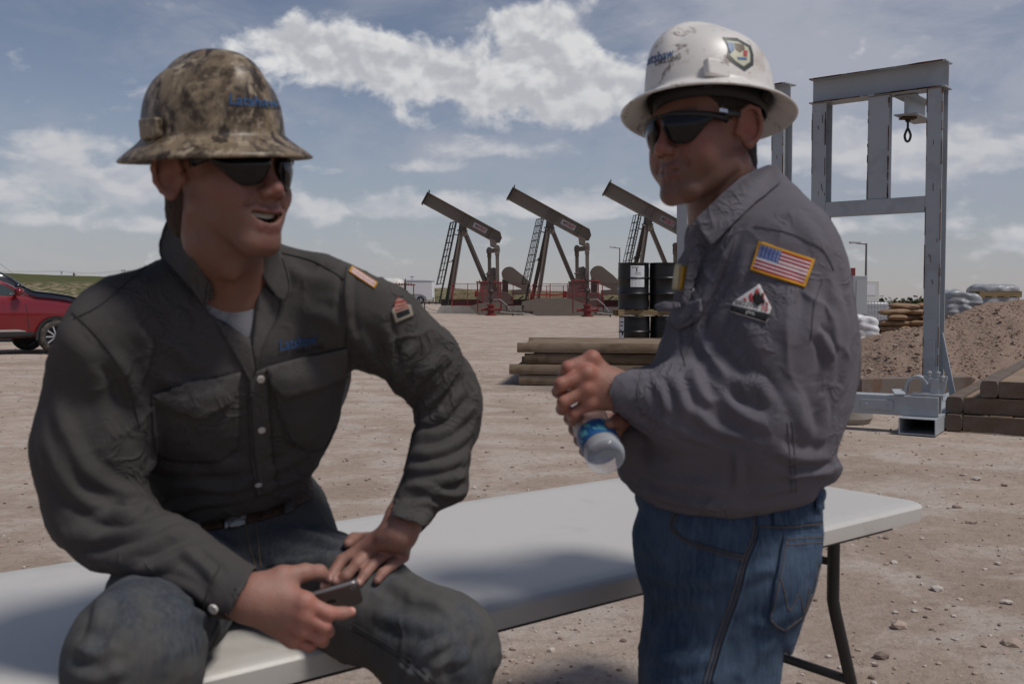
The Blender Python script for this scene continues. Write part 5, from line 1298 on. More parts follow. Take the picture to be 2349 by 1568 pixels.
def on_grid(name, bvh, quad, nu, nv, color, off, parent, m, thick=.0015):
    """woven patch: a grid of coloured cells laid on the surface"""
    V = []; F = []; cols = []
    for j in range(nv + 1):
        for i in range(nu + 1):
            p = bil(quad, i / nu, j / nv); q, n = hit(bvh, *p)
            if q is None: q, n = (Vector(V[-1]) if V else P(p[0], p[1], 1.6)), Vector((0, -1, 0)); V.append(q); continue
            V.append(q + (n + (EYE - q).normalized() * .4).normalized() * off)
    for j in range(nv):
        for i in range(nu):
            c = color((i + .5) / nu, (j + .5) / nv)
            if c is None: continue
            F.append((j * (nu + 1) + i, (j + 1) * (nu + 1) + i, (j + 1) * (nu + 1) + i + 1, j * (nu + 1) + i + 1)); cols.append(c)
    me = bpy.data.meshes.new(name); me.from_pydata([v[:] for v in V], [], F); me.materials.append(m)
    a = me.color_attributes.new('dye', 'FLOAT_COLOR', 'CORNER'); k = 0; buf = []
    for f, c in zip(F, cols): buf += [c[0], c[1], c[2], 1] * 4
    a.data.foreach_set('color', buf); me.polygons.foreach_set('use_smooth', [True] * len(F))
    o = bpy.data.objects.new(name, me); C.objects.link(o); o.parent = parent
    if thick: s = o.modifiers.new('thick', 'SOLIDIFY'); s.thickness = thick; s.offset = -1
    return o
def on_text(name, bvh, txt, quad, off, m, parent, shear=0.0, bold=.0, space=1.0):
    vs, fs, asp = text_mesh(txt, shear, bold, space); V = []; bad = set()
    for i, (u, v) in enumerate(vs):
        q, n = hit(bvh, *bil(quad, u, 1 - v))
        if q is None: bad.add(i); V.append(Vector((0, 0, 0)))
        else: V.append(q + n * off)
    k = MB(); k.add(V, [f for f in fs if not any(i in bad for i in f)])
    return k.build(name, m, parent, recalc=False)
def sheet(name, rim, m, parent, thick=.003, step=10, bulge=0.0, sub=1, under=None, gap=.01):
    """free cloth piece: outline of (px, py, distance), filled smoothly"""
    n = len(rim); pts = []
    for i in range(n):
        a, b = np.array(rim[i], float), np.array(rim[(i + 1) % n], float); q = max(1, int(np.hypot(*(b - a)[:2]) / step))
        pts += [tuple(a + (b - a) * j / q) for j in range(q)]
    poly = [(p[0], p[1]) for p in pts]; nb = len(pts); B = np.array(pts)
    gx, gy = np.meshgrid(np.arange(B[:, 0].min(), B[:, 0].max(), step), np.arange(B[:, 1].min(), B[:, 1].max(), step)); sd = poly_sd(gx.astype(float), gy.astype(float), poly)
    allp = poly + [(float(x), float(y)) for x, y, s_ in zip(gx.ravel(), gy.ravel(), sd.ravel()) if s_ < -step * .5]
    r = delaunay_2d_cdt([Vector(p) for p in allp], [], [list(range(nb))], 1, 1e-5); V = []
    for p in r[0]:
        w = 1 / ((B[:, 0] - p.x) ** 2 + (B[:, 1] - p.y) ** 2 + .5) ** 1.5; Y = float((w * B[:, 2]).sum() / w.sum())
        dd = -float(poly_sd(np.array(p.x), np.array(p.y), poly)); V.append(P(p.x, p.y, Y - bulge * min(1, max(0, dd) / 30)))
    if under is not None:
        nb_ = [set() for _ in V]
        for f in r[2]:
            for a in f: nb_[a].update(f)
        lim = [None] * len(V)
        for i, p in enumerate(r[0]):
            q, n = hit(under, p.x, p.y); lim[i] = q.y - gap if q is not None else None
        Yv = [v.y for v in V]
        for it in range(17):
            if it % 2 == 0: Yv = [min(y, l) if l is not None else y for y, l in zip(Yv, lim)]
            if it < 16: Yv = [sum(Yv[j] for j in nb_[i]) / len(nb_[i]) if nb_[i] else Yv[i] for i in range(len(V))]
        for it in range(6): Yv = [sum(Yv[j] for j in nb_[i]) / len(nb_[i]) if nb_[i] else Yv[i] for i in range(len(V))]
        V = [P(p.x, p.y, y - gap * .35) for p, y in zip(r[0], Yv)]
    k = MB(); k.add(V, r[2]); o = k.build(name, m, parent, smooth=True, recalc=False); me = o.data
    if len(me.polygons) and sum(p.normal.dot(EYE - p.center) for p in me.polygons) < 0: me.flip_normals()
    s = o.modifiers.new('thick', 'SOLIDIFY'); s.thickness = thick; s.offset = -1
    if sub: q = o.modifiers.new('round', 'SUBSURF'); q.levels = q.render_levels = sub
    return o
def seam(name, bvh, pts, r, m, parent, off=.0005, n=6):
    """line of stitching following the surface"""
    P3 = []
    line = spline(pts, n) if n > 1 else [(lerp(a[0], b[0], i / 8), lerp(a[1], b[1], i / 8)) for a, b in zip(pts, pts[1:]) for i in range(9)]
    for x, y in line:
        q, nn = hit(bvh, x, y)
        if q is not None and (not P3 or 1e-4 < (q - P3[-1]).length < .06): P3.append(q + nn * off)
    if len(P3) < 2: return None
    return MB().path(P3, r, 5).build(name, m, parent, smooth=True, recalc=False)
def button(bvh, px, py, r, parent, m, name='button'):
    q, n = hit(bvh, px, py)
    if q is None: return
    return MB().lathe([(0, -.002), (r * .9, -.001), (r, .001), (r * .92, .0028), (r * .55, .0032), (r * .5, .0022), (0, .002)], q + n * .002, 18, axis=n).build(name, m, parent, smooth='auto')

# ---------------------------------------------------------------- cloth and skin
def cloth(name, col, var=.12, col2=None, amt=.3, rough=.92, sheen=.0, weave=1.0, wr=.35, c2scale=3.5, twill=None, lo=.48, hi=.68):
    def ex(t, b, co, c):
        ob = t.n('ShaderNodeTexCoord').outputs['Object']
        w = t.noise(t.v('MULTIPLY', ob, (900, 900, 900)), 1.0, 2, .5)
        big = t.noise(ob, 26, 6, .62, .8)
        cr = t.m('ABSOLUTE', t.m('SUBTRACT', t.noise(ob, 17, 3, .5, 1.4), .5)); cr = t.m('POWER', t.m('SUBTRACT', 1.0, t.m('MULTIPLY', cr, 4.0), clamp=True), 4.0)
        cr = t.m('MULTIPLY', cr, t.ramp(t.noise(t.v('ADD', ob, (2, 5, 1)), 7, 3), .45, .62))
        h = t.m('ADD', t.m('ADD', t.m('MULTIPLY', w, .10 * weave), t.m('MULTIPLY', big, wr * .8)), t.m('MULTIPLY', cr, .55))
        bn = t.n('ShaderNodeBump', {'Strength': .55, 'Distance': .012}); t.set(bn, 'Height', h); t.set(b, 'Normal', bn.outputs[0])
        k = t.mix(t.m('MULTIPLY', t.ramp(w, .35, .65), .30 * weave), c, tuple(min(1, x * 1.7) for x in col))
        t.set(b, 'Base Color', k)
        if sheen: t.set(b, 'Sheen Weight', sheen)
    return mat(name, col, rough, var=var, vscale=5, col2=col2, c2amt=amt, c2scale=c2scale, c2lo=lo, c2hi=hi, extra=ex, spec=.15)
def denim(name, col, dirt, wear, dirtamt=.5, lo=.40, hi=.62):
    def ex(t, b, co, c):
        ob = t.n('ShaderNodeTexCoord').outputs['Object']
        warp = t.noise(t.v('MULTIPLY', ob, (700, 700, 60)), 1.0, 3, .6); slub = t.noise(t.v('MULTIPLY', ob, (160, 160, 9)), 1.0, 4, .65)
        k = t.mix(t.m('MULTIPLY', t.ramp(slub, .35, .68), .5), tuple(x * .85 for x in col), wear)
        k = t.mix(t.m('MULTIPLY', t.ramp(warp, .4, .65), .4), k, tuple(min(1, x * 1.5) for x in col))
        fade = t.ramp(t.noise(ob, 7, 5, .6, .5), .42, .66); k = t.mix(t.m('MULTIPLY', fade, .45), k, wear)
        k = t.mix(t.m('MULTIPLY', t.ramp(t.noise(t.v('ADD', ob, (4, 2, 7)), 5.5, 8, .66, .3), lo, hi), dirtamt), k, dirt)
        t.set(b, 'Base Color', k)
        h = t.m('ADD', t.m('MULTIPLY', warp, .08), t.m('MULTIPLY', t.noise(ob, 30, 5, .6, .5), .22))
        bn = t.n('ShaderNodeBump', {'Strength': .55, 'Distance': .012}); t.set(bn, 'Height', h); t.set(b, 'Normal', bn.outputs[0])
    return mat(name, col, .9, extra=ex, spec=.15)
def dyed(name, rough=.85, bump=.4, spec=.2, coat=0.):
    """colour woven or painted into the piece, read from its own attribute"""
    m = bpy.data.materials.new(name); m.use_nodes = True; t = NT(m.node_tree)
    a = t.n('ShaderNodeAttribute', attribute_name='dye'); ob = t.n('ShaderNodeTexCoord').outputs['Object']
    b = t.n('ShaderNodeBsdfPrincipled', {'Roughness': rough, 'Specular IOR Level': spec, 'Coat Weight': coat}); t.set(b, 'Base Color', a.outputs[0])
    bn = t.n('ShaderNodeBump', {'Strength': bump, 'Distance': .002}); t.set(bn, 'Height', t.noise(t.v('MULTIPLY', ob, (900, 900, 900)), 1.0, 2)); t.set(b, 'Normal', bn.outputs[0])
    t.set(t.n('ShaderNodeOutputMaterial'), 0, b.outputs[0]); return m
def skin_mat(name):
    m = bpy.data.materials.new(name); m.use_nodes = True; t = NT(m.node_tree)
    a = t.n('ShaderNodeAttribute', attribute_name='dye'); ob = t.n('ShaderNodeTexCoord').outputs['Object']
    mot = t.noise(ob, 70, 5, .65); c = t.mix(t.m('MULTIPLY', t.ramp(mot, .42, .7), .38), a.outputs[0], t.mix(1.0, a.outputs[0], (1.15, .72, .66), 'MULTIPLY'))
    c = t.mix(t.m('MULTIPLY', t.ramp(t.noise(ob, 260, 3, .6), .56, .72), .30), c, t.mix(1.0, a.outputs[0], (.62, .52, .48), 'MULTIPLY'))
    b = t.n('ShaderNodeBsdfPrincipled', {'Roughness': .44, 'Specular IOR Level': .42, 'Subsurface Weight': .12, 'Subsurface Scale': .6}); t.set(b, 'Base Color', c); t.set(b, 'Subsurface Radius', (.010, .004, .002))
    h = t.m('ADD', t.noise(t.v('MULTIPLY', ob, (1, 1, 1.6)), 420, 3, .6), t.m('MULTIPLY', t.noise(ob, 90, 4, .6), .8))
    bn = t.n('ShaderNodeBump', {'Strength': .6, 'Distance': .0018}); t.set(bn, 'Height', h); t.set(b, 'Normal', bn.outputs[0])
    t.set(t.n('ShaderNodeOutputMaterial'), 0, b.outputs[0]); return m
def set_dye(o, cols):
    a = o.data.color_attributes.new('dye', 'FLOAT_COLOR', 'POINT'); c4 = np.ones((len(cols), 4), np.float32); c4[:, :3] = cols; a.data.foreach_set('color', c4.ravel())
def basis(f, roll=0.0, pitch=0.0):
    """columns: the person's left, forward, up"""
    f = Vector(f).normalized(); u = Vector((0, 0, 1)); l = u.cross(f).normalized()
    Mx = Matrix((l, f, u)).transposed()
    return Mx @ Matrix.Rotation(R(pitch), 3, 'X') @ Matrix.Rotation(R(roll), 3, 'Y')
class Head:
    """local frame: x to the person's left, y forward, z up, origin between the ears"""
    def __init__(s, O, B, sc): s.O, s.B, s.sc = Vector(O), B, sc
    def w(s, x, y, z): return s.O + s.B @ (Vector((x, y, z)) * s.sc)
    def loc(s, V): return (V - np.array(s.O)) @ np.array(s.B) / s.sc
    def cap(s, a, b, ra, rb, **k): return cap(s.w(*a), s.w(*b), ra * s.sc, rb * s.sc, **k)
    def ell(s, c, r, rx=0, ry=0, rz=0):
        Rm = s.B @ Matrix.Rotation(R(rz), 3, 'Z') @ Matrix.Rotation(R(ry), 3, 'Y') @ Matrix.Rotation(R(rx), 3, 'X'); return ell(s.w(*c), tuple(q * s.sc for q in r), [list(q) for q in Rm])
def head_sdf(F, H, smile=0.0, fat=0.0, lean=0.0):
    a = lambda p, k=.0: F.add(p, k * H.sc); d = lambda p, k=.0: F.sub(p, k * H.sc)
    a(H.ell((0, -.008, .040), (.076, .099, .086)))
    a(H.ell((0, .036, -.018), (.061 + fat * .5 - lean * .3, .056, .076)), .03)
    for s in (-1, 1):
        a(H.cap((s * (.050 + fat - lean * .3), .004, -.056 + lean * 1.6), (s * (.024 + fat * .6 - lean * .3), .066, -.096 + lean * .3), .018 - lean * .5, .016 - lean * .3), .026)
        a(H.ell((s * .045, .055, -.014), (.023, .020, .017)), .022)
        a(H.ell((s * (.040 + fat * .4 - lean * .8), .060, -.045), (.020 + fat - lean * .4, .022, .026)), .024)
    a(H.cap((-.012, .078 - lean * .9 - fat, -.100), (.012, .078 - lean * .9 - fat, -.100), .0165, .0165), .020)
    a(H.ell((0, .034, -.068 + lean * .5), (.042 + fat - lean, .046, .026 + fat - lean * .6)), .020)
    a(H.ell((0, .068 - fat * .7, -.062), (.034, .029, .030)), .020)
    a(H.cap((-.036, .077, .024), (0, .086, .022), .012, .0125), .018); a(H.cap((.036, .077, .024), (0, .086, .022), .012, .0125), .018)
    for s in (-1, 1):
        d(H.ell((s * .032, .097, .005), (.019, .015, .012)), .012); a(H.ell((s * .032, .0755, .005), (.0135, .0125, .0115)), .003)
    # nose
    a(H.cap((0, .087, .014), (0, .106, -.022), .0075, .0095), .012); a(H.ell((0, .1085, -.0285), (.0115, .0125, .0105)), .008)
    for s in (-1, 1):
        a(H.ell((s * .0125, .1005, -.0335), (.0085, .0115, .0085)), .006)
    a(H.cap((0, .106, -.036), (0, .094, -.043), .0045, .005), .005)
    for s in (-1, 1): d(H.ell((s * .0068, .1035, -.0415), (.0042, .0062, .0045)), .003)
    d(H.cap((0, .1035, -.046), (0, .1025, -.054), .0028, .0035), .006)
    # lips
    sm = smile; w = .0245 + .0065 * sm; cz = -.0635 + .0065 * sm; cy = .0825 - .0075 * sm
    uz = -.0585 + .0025 * sm; lz = -.0725 - .0085 * sm; uy = .0965 - .002 * sm - fat * .7; ly = .0938 - .004 * sm - fat * .7
    for s in (-1, 1):
        a(H.cap((0, uy, uz - .0006), (s * .011, uy - .0022, uz + .0006), .0046, .0047), .004); a(H.cap((s * .011, uy - .0022, uz + .0006), (s * w, cy, cz), .0047, .0024), .005)
        a(H.cap((0, ly, lz), (s * .013, ly - .0024, lz + .0018 + .001 * sm), .0064, .0058), .005); a(H.cap((s * .013, ly - .0024, lz + .0018 + .001 * sm), (s * w, cy - .001, cz - .0015), .0058, .0024), .005)
        d(H.cap((s * .0210, .0985, -.036), (s * (.034 + .005 * sm), .083 - .006 * sm, -.058 + .003 * sm), .0012, .0014), .008)
        if sm: a(H.ell((s * .043, .064, -.030), (.018, .018, .016)), .018)
    if sm > .3:
        pts = [(0, -.0670, .0066), (.008, -.0664, .0064), (.016, -.0640, .0054), (.023, -.0605, .0036), (.028, -.0580, .0018)]
        for s in (-1, 1):
            for (x0, z0, r0), (x1, z1, r1) in zip(pts, pts[1:]):
                for yy in (.0, -.010, -.02): d(H.cap((s * x0, .0975 - 16 * x0 * x0 + yy, z0), (s * x1, .0975 - 16 * x1 * x1 + yy, z1), r0, r1), .002)
    else:
        for s in (-1, 1): d(H.cap((0, .1015, -.0645), (s * w, cy + .004, cz + .0002), .0011, .0011), .0035)
    d(H.ell((0, .108, -.0845), (.016, .012, .0065)), .012)
    # ears
    for s in (-1, 1):
        c = (s * .0835, -.010, .000); ry, rz = s * 8, s * 26
        a(H.ell(c, (.0062, .0200, .0325), rx=-8, ry=ry, rz=rz), .006)
        pts = [(-.002, .014, .012), (-.001, .010, .026), (.002, -.004, .0325), (.005, -.0165, .025), (.0055, -.0195, .008), (.004, -.0165, -.010), (.002, -.008, -.022), (0, .003, -.030)]
        Rm = Matrix.Rotation(R(rz), 3, 'Z') @ Matrix.Rotation(R(ry), 3, 'Y') @ Matrix.Rotation(R(-8), 3, 'X'); q = [Vector(c) + Rm @ Vector((s * (x + .004), y, z)) for x, y, z in pts]
        for i in range(len(q) - 1): a(H.cap(q[i], q[i + 1], .0042, .0042), .003)
        cc = Vector(c) + Rm @ Vector((s * .009, .001, -.003)); d(H.ell(cc, (.007, .0085, .0125), rx=-8, ry=ry, rz=rz), .004)
        cc = Vector(c) + Rm @ Vector((s * .009, -.006, .016)); d(H.ell(cc, (.005, .006, .011), rx=-8, ry=ry, rz=rz), .004)
        cc = Vector(c) + Rm @ Vector((s * .002, .004, -.026)); a(H.ell(cc, (.0055, .008, .008)), .006)
        a(H.ell((s * .0745, .008, -.006), (.006, .005, .008)), .005)
def skin_colors(H, V, base, lip, red, stub, stubamt, hair, lips=(-.0585, -.0745, 0)):
    L = H.loc(V); x, y, z = L[:, 0], L[:, 1], L[:, 2]; c = np.tile(np.array(base, np.float32), (len(V), 1))
    def blend(m, col): 
        nonlocal c; m = np.clip(m, 0, 1)[:, None]; c = c * (1 - m) + np.array(col, np.float32) * m
    g = lambda cx, cy, cz, r: np.exp(-(((np.abs(x) - cx) / r) ** 2 + ((y - cy) / r) ** 2 + ((z - cz) / r) ** 2))
    near = (np.abs(z) < .2) & (np.abs(x) < .12) & (np.abs(y) < .16)
    blend((.55 * g(0, .115, -.030, .020) + .5 * g(.046, .066, -.028, .028) + .6 * g(.084, -.012, .0, .030) + .2 * g(0, .08, -.1, .02)) * near, red)
    if stubamt:
        s_ = np.exp(-((z + .088) / .030) ** 2) * (y > .0) * (z < -.045) + .35 * np.exp(-((z + .050) / .010) ** 2) * (np.abs(x) < .030) * (y > .075)
        n = vnoise(V[near], 160, 3.0, 2) * .25 + .8 if near.any() else 0; q = np.zeros(len(V)); q[near] = n; blend(stubamt * s_ * q * near, stub)
    lipm = ((np.abs(x) < .030) & (y > .078) & near) * (np.exp(-((z - lips[0] - lips[2] * x * x) / .0036) ** 2) * .8 + np.exp(-((z - lips[1] - lips[2] * 1.3 * x * x) / .0052) ** 2) * .9) * np.clip(1 - (np.abs(x) / .029) ** 4, 0, 1)
    blend(lipm, lip)
    br = near * np.exp(-((z - .028 + .08 * (np.abs(x) - .03) ** 2 * 10) / .004) ** 2) * (np.abs(x) > .012) * (np.abs(x) < .052) * (y > .06); blend(br * .8, hair)
    return c
def make_hair(H, name, m, parent, low=-.070, front=.028, side=.034):
    """short cropped hair showing under the hat"""
    O = np.array(H.O); r = .13 * H.sc; F = Field(O - np.array([r] * 3), O + np.array([r] * 3), .0026)
    F.add(H.ell((0, -.010, .040), (.0785, .1015, .088))); F.add(H.ell((0, -.050, -.045), (.058, .038, .05)), .03)
    Bm = np.array(H.B)
    def keep(X, Y, Z):
        x, y, z = [((X - O[0]) * Bm[0, i] + (Y - O[1]) * Bm[1, i] + (Z - O[2]) * Bm[2, i]) / H.sc for i in range(3)]
        d = np.maximum(y - (front + np.clip(z, -.02, .06) * .5), low - z)
        sb = np.maximum(np.maximum(np.abs(y - .022) - .008, -.020 - z), z - .03)      # sideburn
        d = np.minimum(d + np.where(z < .028, np.clip((y + .030), 0, 1) * 3, 0), sb)
        return d * H.sc
    F.clip(keep, .004); V, Q = F.mesh(); N = normals(V, Q); V = V + N * (vnoise(V, 150, 2.0, 2, (1, 1, .35)) * .0016)[:, None]
    return mesh_np(name, V, Q, m, parent)

# ---------------------------------------------------------------- hard hat and sunglasses
def hard_hat(name, H2, m, parent, inner, droop=.018, a=.107, b=.128, h=.128, bw=.036, slot_y=.004):
    """full brim hat; H2: frame at the hat band"""
    def crown(u, v):
        th = 2 * math.pi * u; cx, sy = math.cos(th), math.sin(th)
        t = v                                              # 0 band .. 1 top
        rr = (1 - t ** 2.5) ** .62 if t < 1 else 0; z = h * (1 - (1 - t) ** 1.35) if t < 1 else h
        rr *= 1 + .035 * (1 - t)
        x, y = a * rr * cx, b * rr * sy
        # raised centre ridge from brow to nape
        rid = math.exp(-((x / (.030 + .012 * (1 - t))) ** 6)); z += .015 * rid * sstep(.15, .55, t); y *= 1 + .035 * rid * sstep(.05, .35, t)
        z += .0022 * math.exp(-((abs(x) - .040) / .006) ** 2) * sstep(.5, .8, t)
        return x, y, z
    prof = []; nu = 128; k = MB(); rows = []
    nb = 9
    for j in range(nb + 1):
        t = j / nb; rows.append(('b', t))                   # brim from edge inwards
    nc = 34
    for j in range(1, nc + 1): rows.append(('c', 1 - (1 - j / nc) ** 1.15))
    vs = []
    for kind, t in rows:
        for i in range(nu):
            u = i / nu; th = 2 * math.pi * u; cx, sy = math.cos(th), math.sin(th)
            if kind == 'b':
                e = 1 - t; ext = bw * (1.0 + .22 * max(0, sy) ** 2 + .05 * max(0, -sy))
                ra, rb = a * 1.035 + ext * e, b * 1.035 + ext * e
                z = -droop * (e ** 1.25) + .006 * (1 - e) ** 6 + .0025 * math.exp(-(e / .12) ** 2) * 0
                if e > .93: z -= .0015
                vs.append((ra * cx, rb * sy, z))
            else:
                x, y, z = crown(u, t); vs.append((x, y, z + .006))
    mtot = len(rows)
    k.add(vs, [(j * nu + i, j * nu + (i + 1) % nu, (j + 1) * nu + (i + 1) % nu, (j + 1) * nu + i) for j in range(mtot - 1) for i in range(nu)])
    Wm = lambda p: H2.w(*p)
    k.v = [tuple(Wm(p)) for p in k.v]
    o = k.build(name, m, parent, smooth=True, recalc=True)
    # side slots
    for s in (-1, 1):
        kk = MB(); c = Vector((s * (a * 1.035 + .002) * (1 - (slot_y / b) ** 2) ** .5, slot_y, .017))
        kk.box((0, 0, 0), (.016, .046, .030)); kk.v = [tuple(Wm(Vector(p) * 1.0 + c)) for p in kk.v]; kk.build('accessory_slot', m, o, bevel=.004, segs=3)
    sm = o.modifiers.new('thick', 'SOLIDIFY'); sm.thickness = .0035 * H2.sc; sm.offset = -1
    # headband and straps inside
    kk = MB(); f = lambda u, v: Wm((.084 * math.cos(2 * math.pi * u), .106 * math.sin(2 * math.pi * u), lerp(-.020, .014, v)))
    kk.grid(64, 3, f, closed_u=True); sp = kk.build('suspension_band', inner, o, smooth=True); q = sp.modifiers.new('t', 'SOLIDIFY'); q.thickness = .004
    for an in (35, 145, 215, 325):
        ca, sa = math.cos(R(an)), math.sin(R(an)); kk = MB(); kk.bar(Wm((.086 * ca, .107 * sa, -.008)), Wm(((a - .006) * ca, (b - .006) * sa, .004)), .018 * H2.sc, .008 * H2.sc); kk.build('suspension_clip', inner, o)
    return o
def sunglasses(H, name, parent, lens, frame, drop=0.0, wide=1.0, glint=False):
    A, Bq, y0 = .079, .094, .016
    pos = lambda ph, z, r=0.0: H.w((A + r) * math.sin(R(ph)), y0 + (Bq + r) * math.cos(R(ph)) - .25 * max(0, -z + .005) , z)
    zu = lambda p: .026 - .010 * (p / 70) ** 2 + drop; zl = lambda p: (-.016 - .005 * math.sin(R(min(180, max(0, (p - 8) / 44 * 180))))  + .036 * sstep(28, 74, p)) + .024 * (1 - sstep(3, 16, p)) + drop
    root = None
    for s in (-1, 1):
        k = MB(); k.grid(26, 12, lambda u, v: pos(s * lerp(6, 74, u), lerp(zl(lerp(6, 74, u)), zu(lerp(6, 74, u)), v), .0015 * math.sin(math.pi * v)))
        o = k.build('lens', lens, parent, smooth=True); q = o.modifiers.new('t', 'SOLIDIFY'); q.thickness = .0022
        k = MB(); k.path([pos(s * lerp(1, 78, i / 20), zu(lerp(1, 78, i / 20)) + .001, .001) for i in range(21)], .0042 * H.sc, 8, radii=[(.0032 + .003 * i / 20) * H.sc for i in range(21)]); k.build('frame', frame, parent, smooth=True)
        k = MB(); k.path([pos(s * lerp(6, 74, i / 24), zl(lerp(6, 74, i / 24)), .0005) for i in range(25)], .0018 * H.sc, 6); k.build('frame', frame, parent, smooth=True)
        e0 = pos(s * 78, zu(78) - .003, .001); e1 = H.w(s * .0835, .045, .022 + drop); e2 = H.w(s * .083, .005, .024 + drop); e3 = H.w(s * .083, -.020, .012 + drop); e4 = H.w(s * .080, -.030, -.005)
        k = MB(); k.path([e0, e1, e2, e3, e4], .004, 8, radii=[.0068 * H.sc, .0062 * H.sc, .005 * H.sc, .004 * H.sc, .003 * H.sc], sx=.5); k.build('temple', frame, parent, smooth=True)
        if glint: k = MB(); p0 = H.w(s * .0868, .052, .024 + drop); k.box((0, 0, 0), (.002, .018, .006)); k.v = [tuple(p0 + H.B @ Vector(v)) for v in k.v]; k.build('logo_plate', M['chrome'], parent)
    return root
# ================================================================ the seated man
M['skin'] = skin_mat('skin')
M['hairA'] = mat('short_brown_hair', (.055, .030, .018), .7, var=.5, vscale=260, bump=.6, bscale=500)
M['lens'] = mat('smoked_lens', (.004, .004, .005), .07, spec=.35)
M['gframe'] = mat('matt_black_frame', (.008, .008, .009), .4)
M['shirtA'] = cloth('charcoal_work_cotton', (.058, .0535, .052), var=.16, col2=(.078, .070, .065), amt=.55)
M['shirtA_lit'] = cloth('charcoal_work_cotton_lit', (.072, .066, .064), var=.12, col2=(.088, .080, .074), amt=.4)  # same cotton made lighter: light on flaps, placket and collar put into the colour
M['threadA'] = mat('grey_thread', (.030, .028, .027), .9)
M['tee'] = cloth('grey_jersey', (.20, .20, .215), var=.15, wr=.25)
M['jeansA'] = denim('oily_denim', (.040, .048, .062), (.092, .086, .076), (.110, .116, .124), .75, .38, .58)
M['stitch'] = mat('tan_stitch', (.17, .12, .07), .9)
M['pearl'] = mat('pearl_snap', (.55, .52, .48), .25, spec=.8)
M['leather'] = mat('tooled_brown_leather', (.060, .028, .016), .6, var=.5, vscale=40, bump=.8, bscale=110, col2=(.03, .055, .05), c2amt=.5, c2scale=40, c2lo=.56, c2hi=.62)
M['buckle'] = mat('worn_silver', (.42, .41, .39), .35, .85, bump=.5, bscale=150)
M['dye'] = dyed('woven_patch')
M['bluethread'] = mat('blue_thread', (.018, .075, .19), .85, bump=.4, bscale=400)
M['blackthread'] = mat('black_thread', (.012, .012, .013), .9, bump=.4, bscale=400)
def camo():
    def ex(t, b, co, c):
        ob = t.n('ShaderNodeTexCoord').outputs['Object']
        st = t.v('MULTIPLY', ob, (1, 1, .75))
        n1 = t.noise(st, 24, 9, .72, .35); n2 = t.noise(t.v('ADD', st, (3, 1, 8)), 50, 8, .74, .3); n3 = t.noise(t.v('ADD', t.v('MULTIPLY', ob, (1, 1, .35)), (7, 2, 1)), 22, 7, .66, .7)
        k = t.mix(t.ramp(n1, .40, .60), (.040, .026, .016), (.225, .170, .108))
        k = t.mix(t.m('MULTIPLY', t.ramp(n2, .50, .64), .9), k, (.37, .30, .21))
        k = t.mix(t.m('MULTIPLY', t.ramp(n3, .53, .60), .95), k, (.024, .016, .011))
        k = t.mix(t.m('MULTIPLY', t.ramp(t.noise(st, 60, 5, .7), .55, .68), .6), k, (.10, .070, .045))
        t.set(b, 'Base Color', k)
    return mat('camouflage_shell', (.2, .15, .1), .42, extra=ex, spec=.4)
M['camo'] = camo()
M['inner'] = mat('black_hat_lining', (.012, .012, .013), .6)

pA = thing('person', 'seated young man in charcoal work shirt and camouflage hard hat holding a phone', 'person', (-.40, 1.70, .74))
fA = Vector((.825, -.565, 0))
BA = basis(fA, 0, 4)
HA = Head(P(393, 402, 1.425) - BA @ Vector((-.081, -.010, .0)) * 1.02, BA, 1.02)
def boot(an, f, par):
    k = MB(); f = f.normalized(); c = an + Vector((0, 0, -.02))
    secs = [(-.075, .040, .10), (-.03, .048, .12), (.03, .050, .13), (.09, .050, .09), (.15, .052, .07), (.20, .040, .05), (.22, .02, .035)]
    n_ = 16; vs = []; side = Vector((-f.y, f.x, 0))
    for d, w, h0 in secs:
        for a in range(n_):
            q = 2 * math.pi * a / n_; vs.append(c + f * d + side * math.cos(q) * w + Vector((0, 0, -.085 + (h0 * .5) * (1 + math.sin(q)) * .95)))
    k.add(vs, [(i * n_ + a, i * n_ + (a + 1) % n_, (i + 1) * n_ + (a + 1) % n_, (i + 1) * n_ + a) for i in range(6) for a in range(n_)] + [tuple(range(n_)), tuple(range(6 * n_, 7 * n_))])
    k.tube(c + Vector((0, 0, -.03)), c + Vector((0, 0, .12)), .052, 16); k.build('boot', M['leather'], par, smooth='auto')
    k = MB(); k.box(c + f * .07 + Vector((0, 0, -.0895)), (.09, .30, .021), Matrix.Rotation(math.atan2(f.y, f.x) - math.pi / 2, 3, 'Z')); k.build('boot_sole', M['ink'], par, bevel=.008)
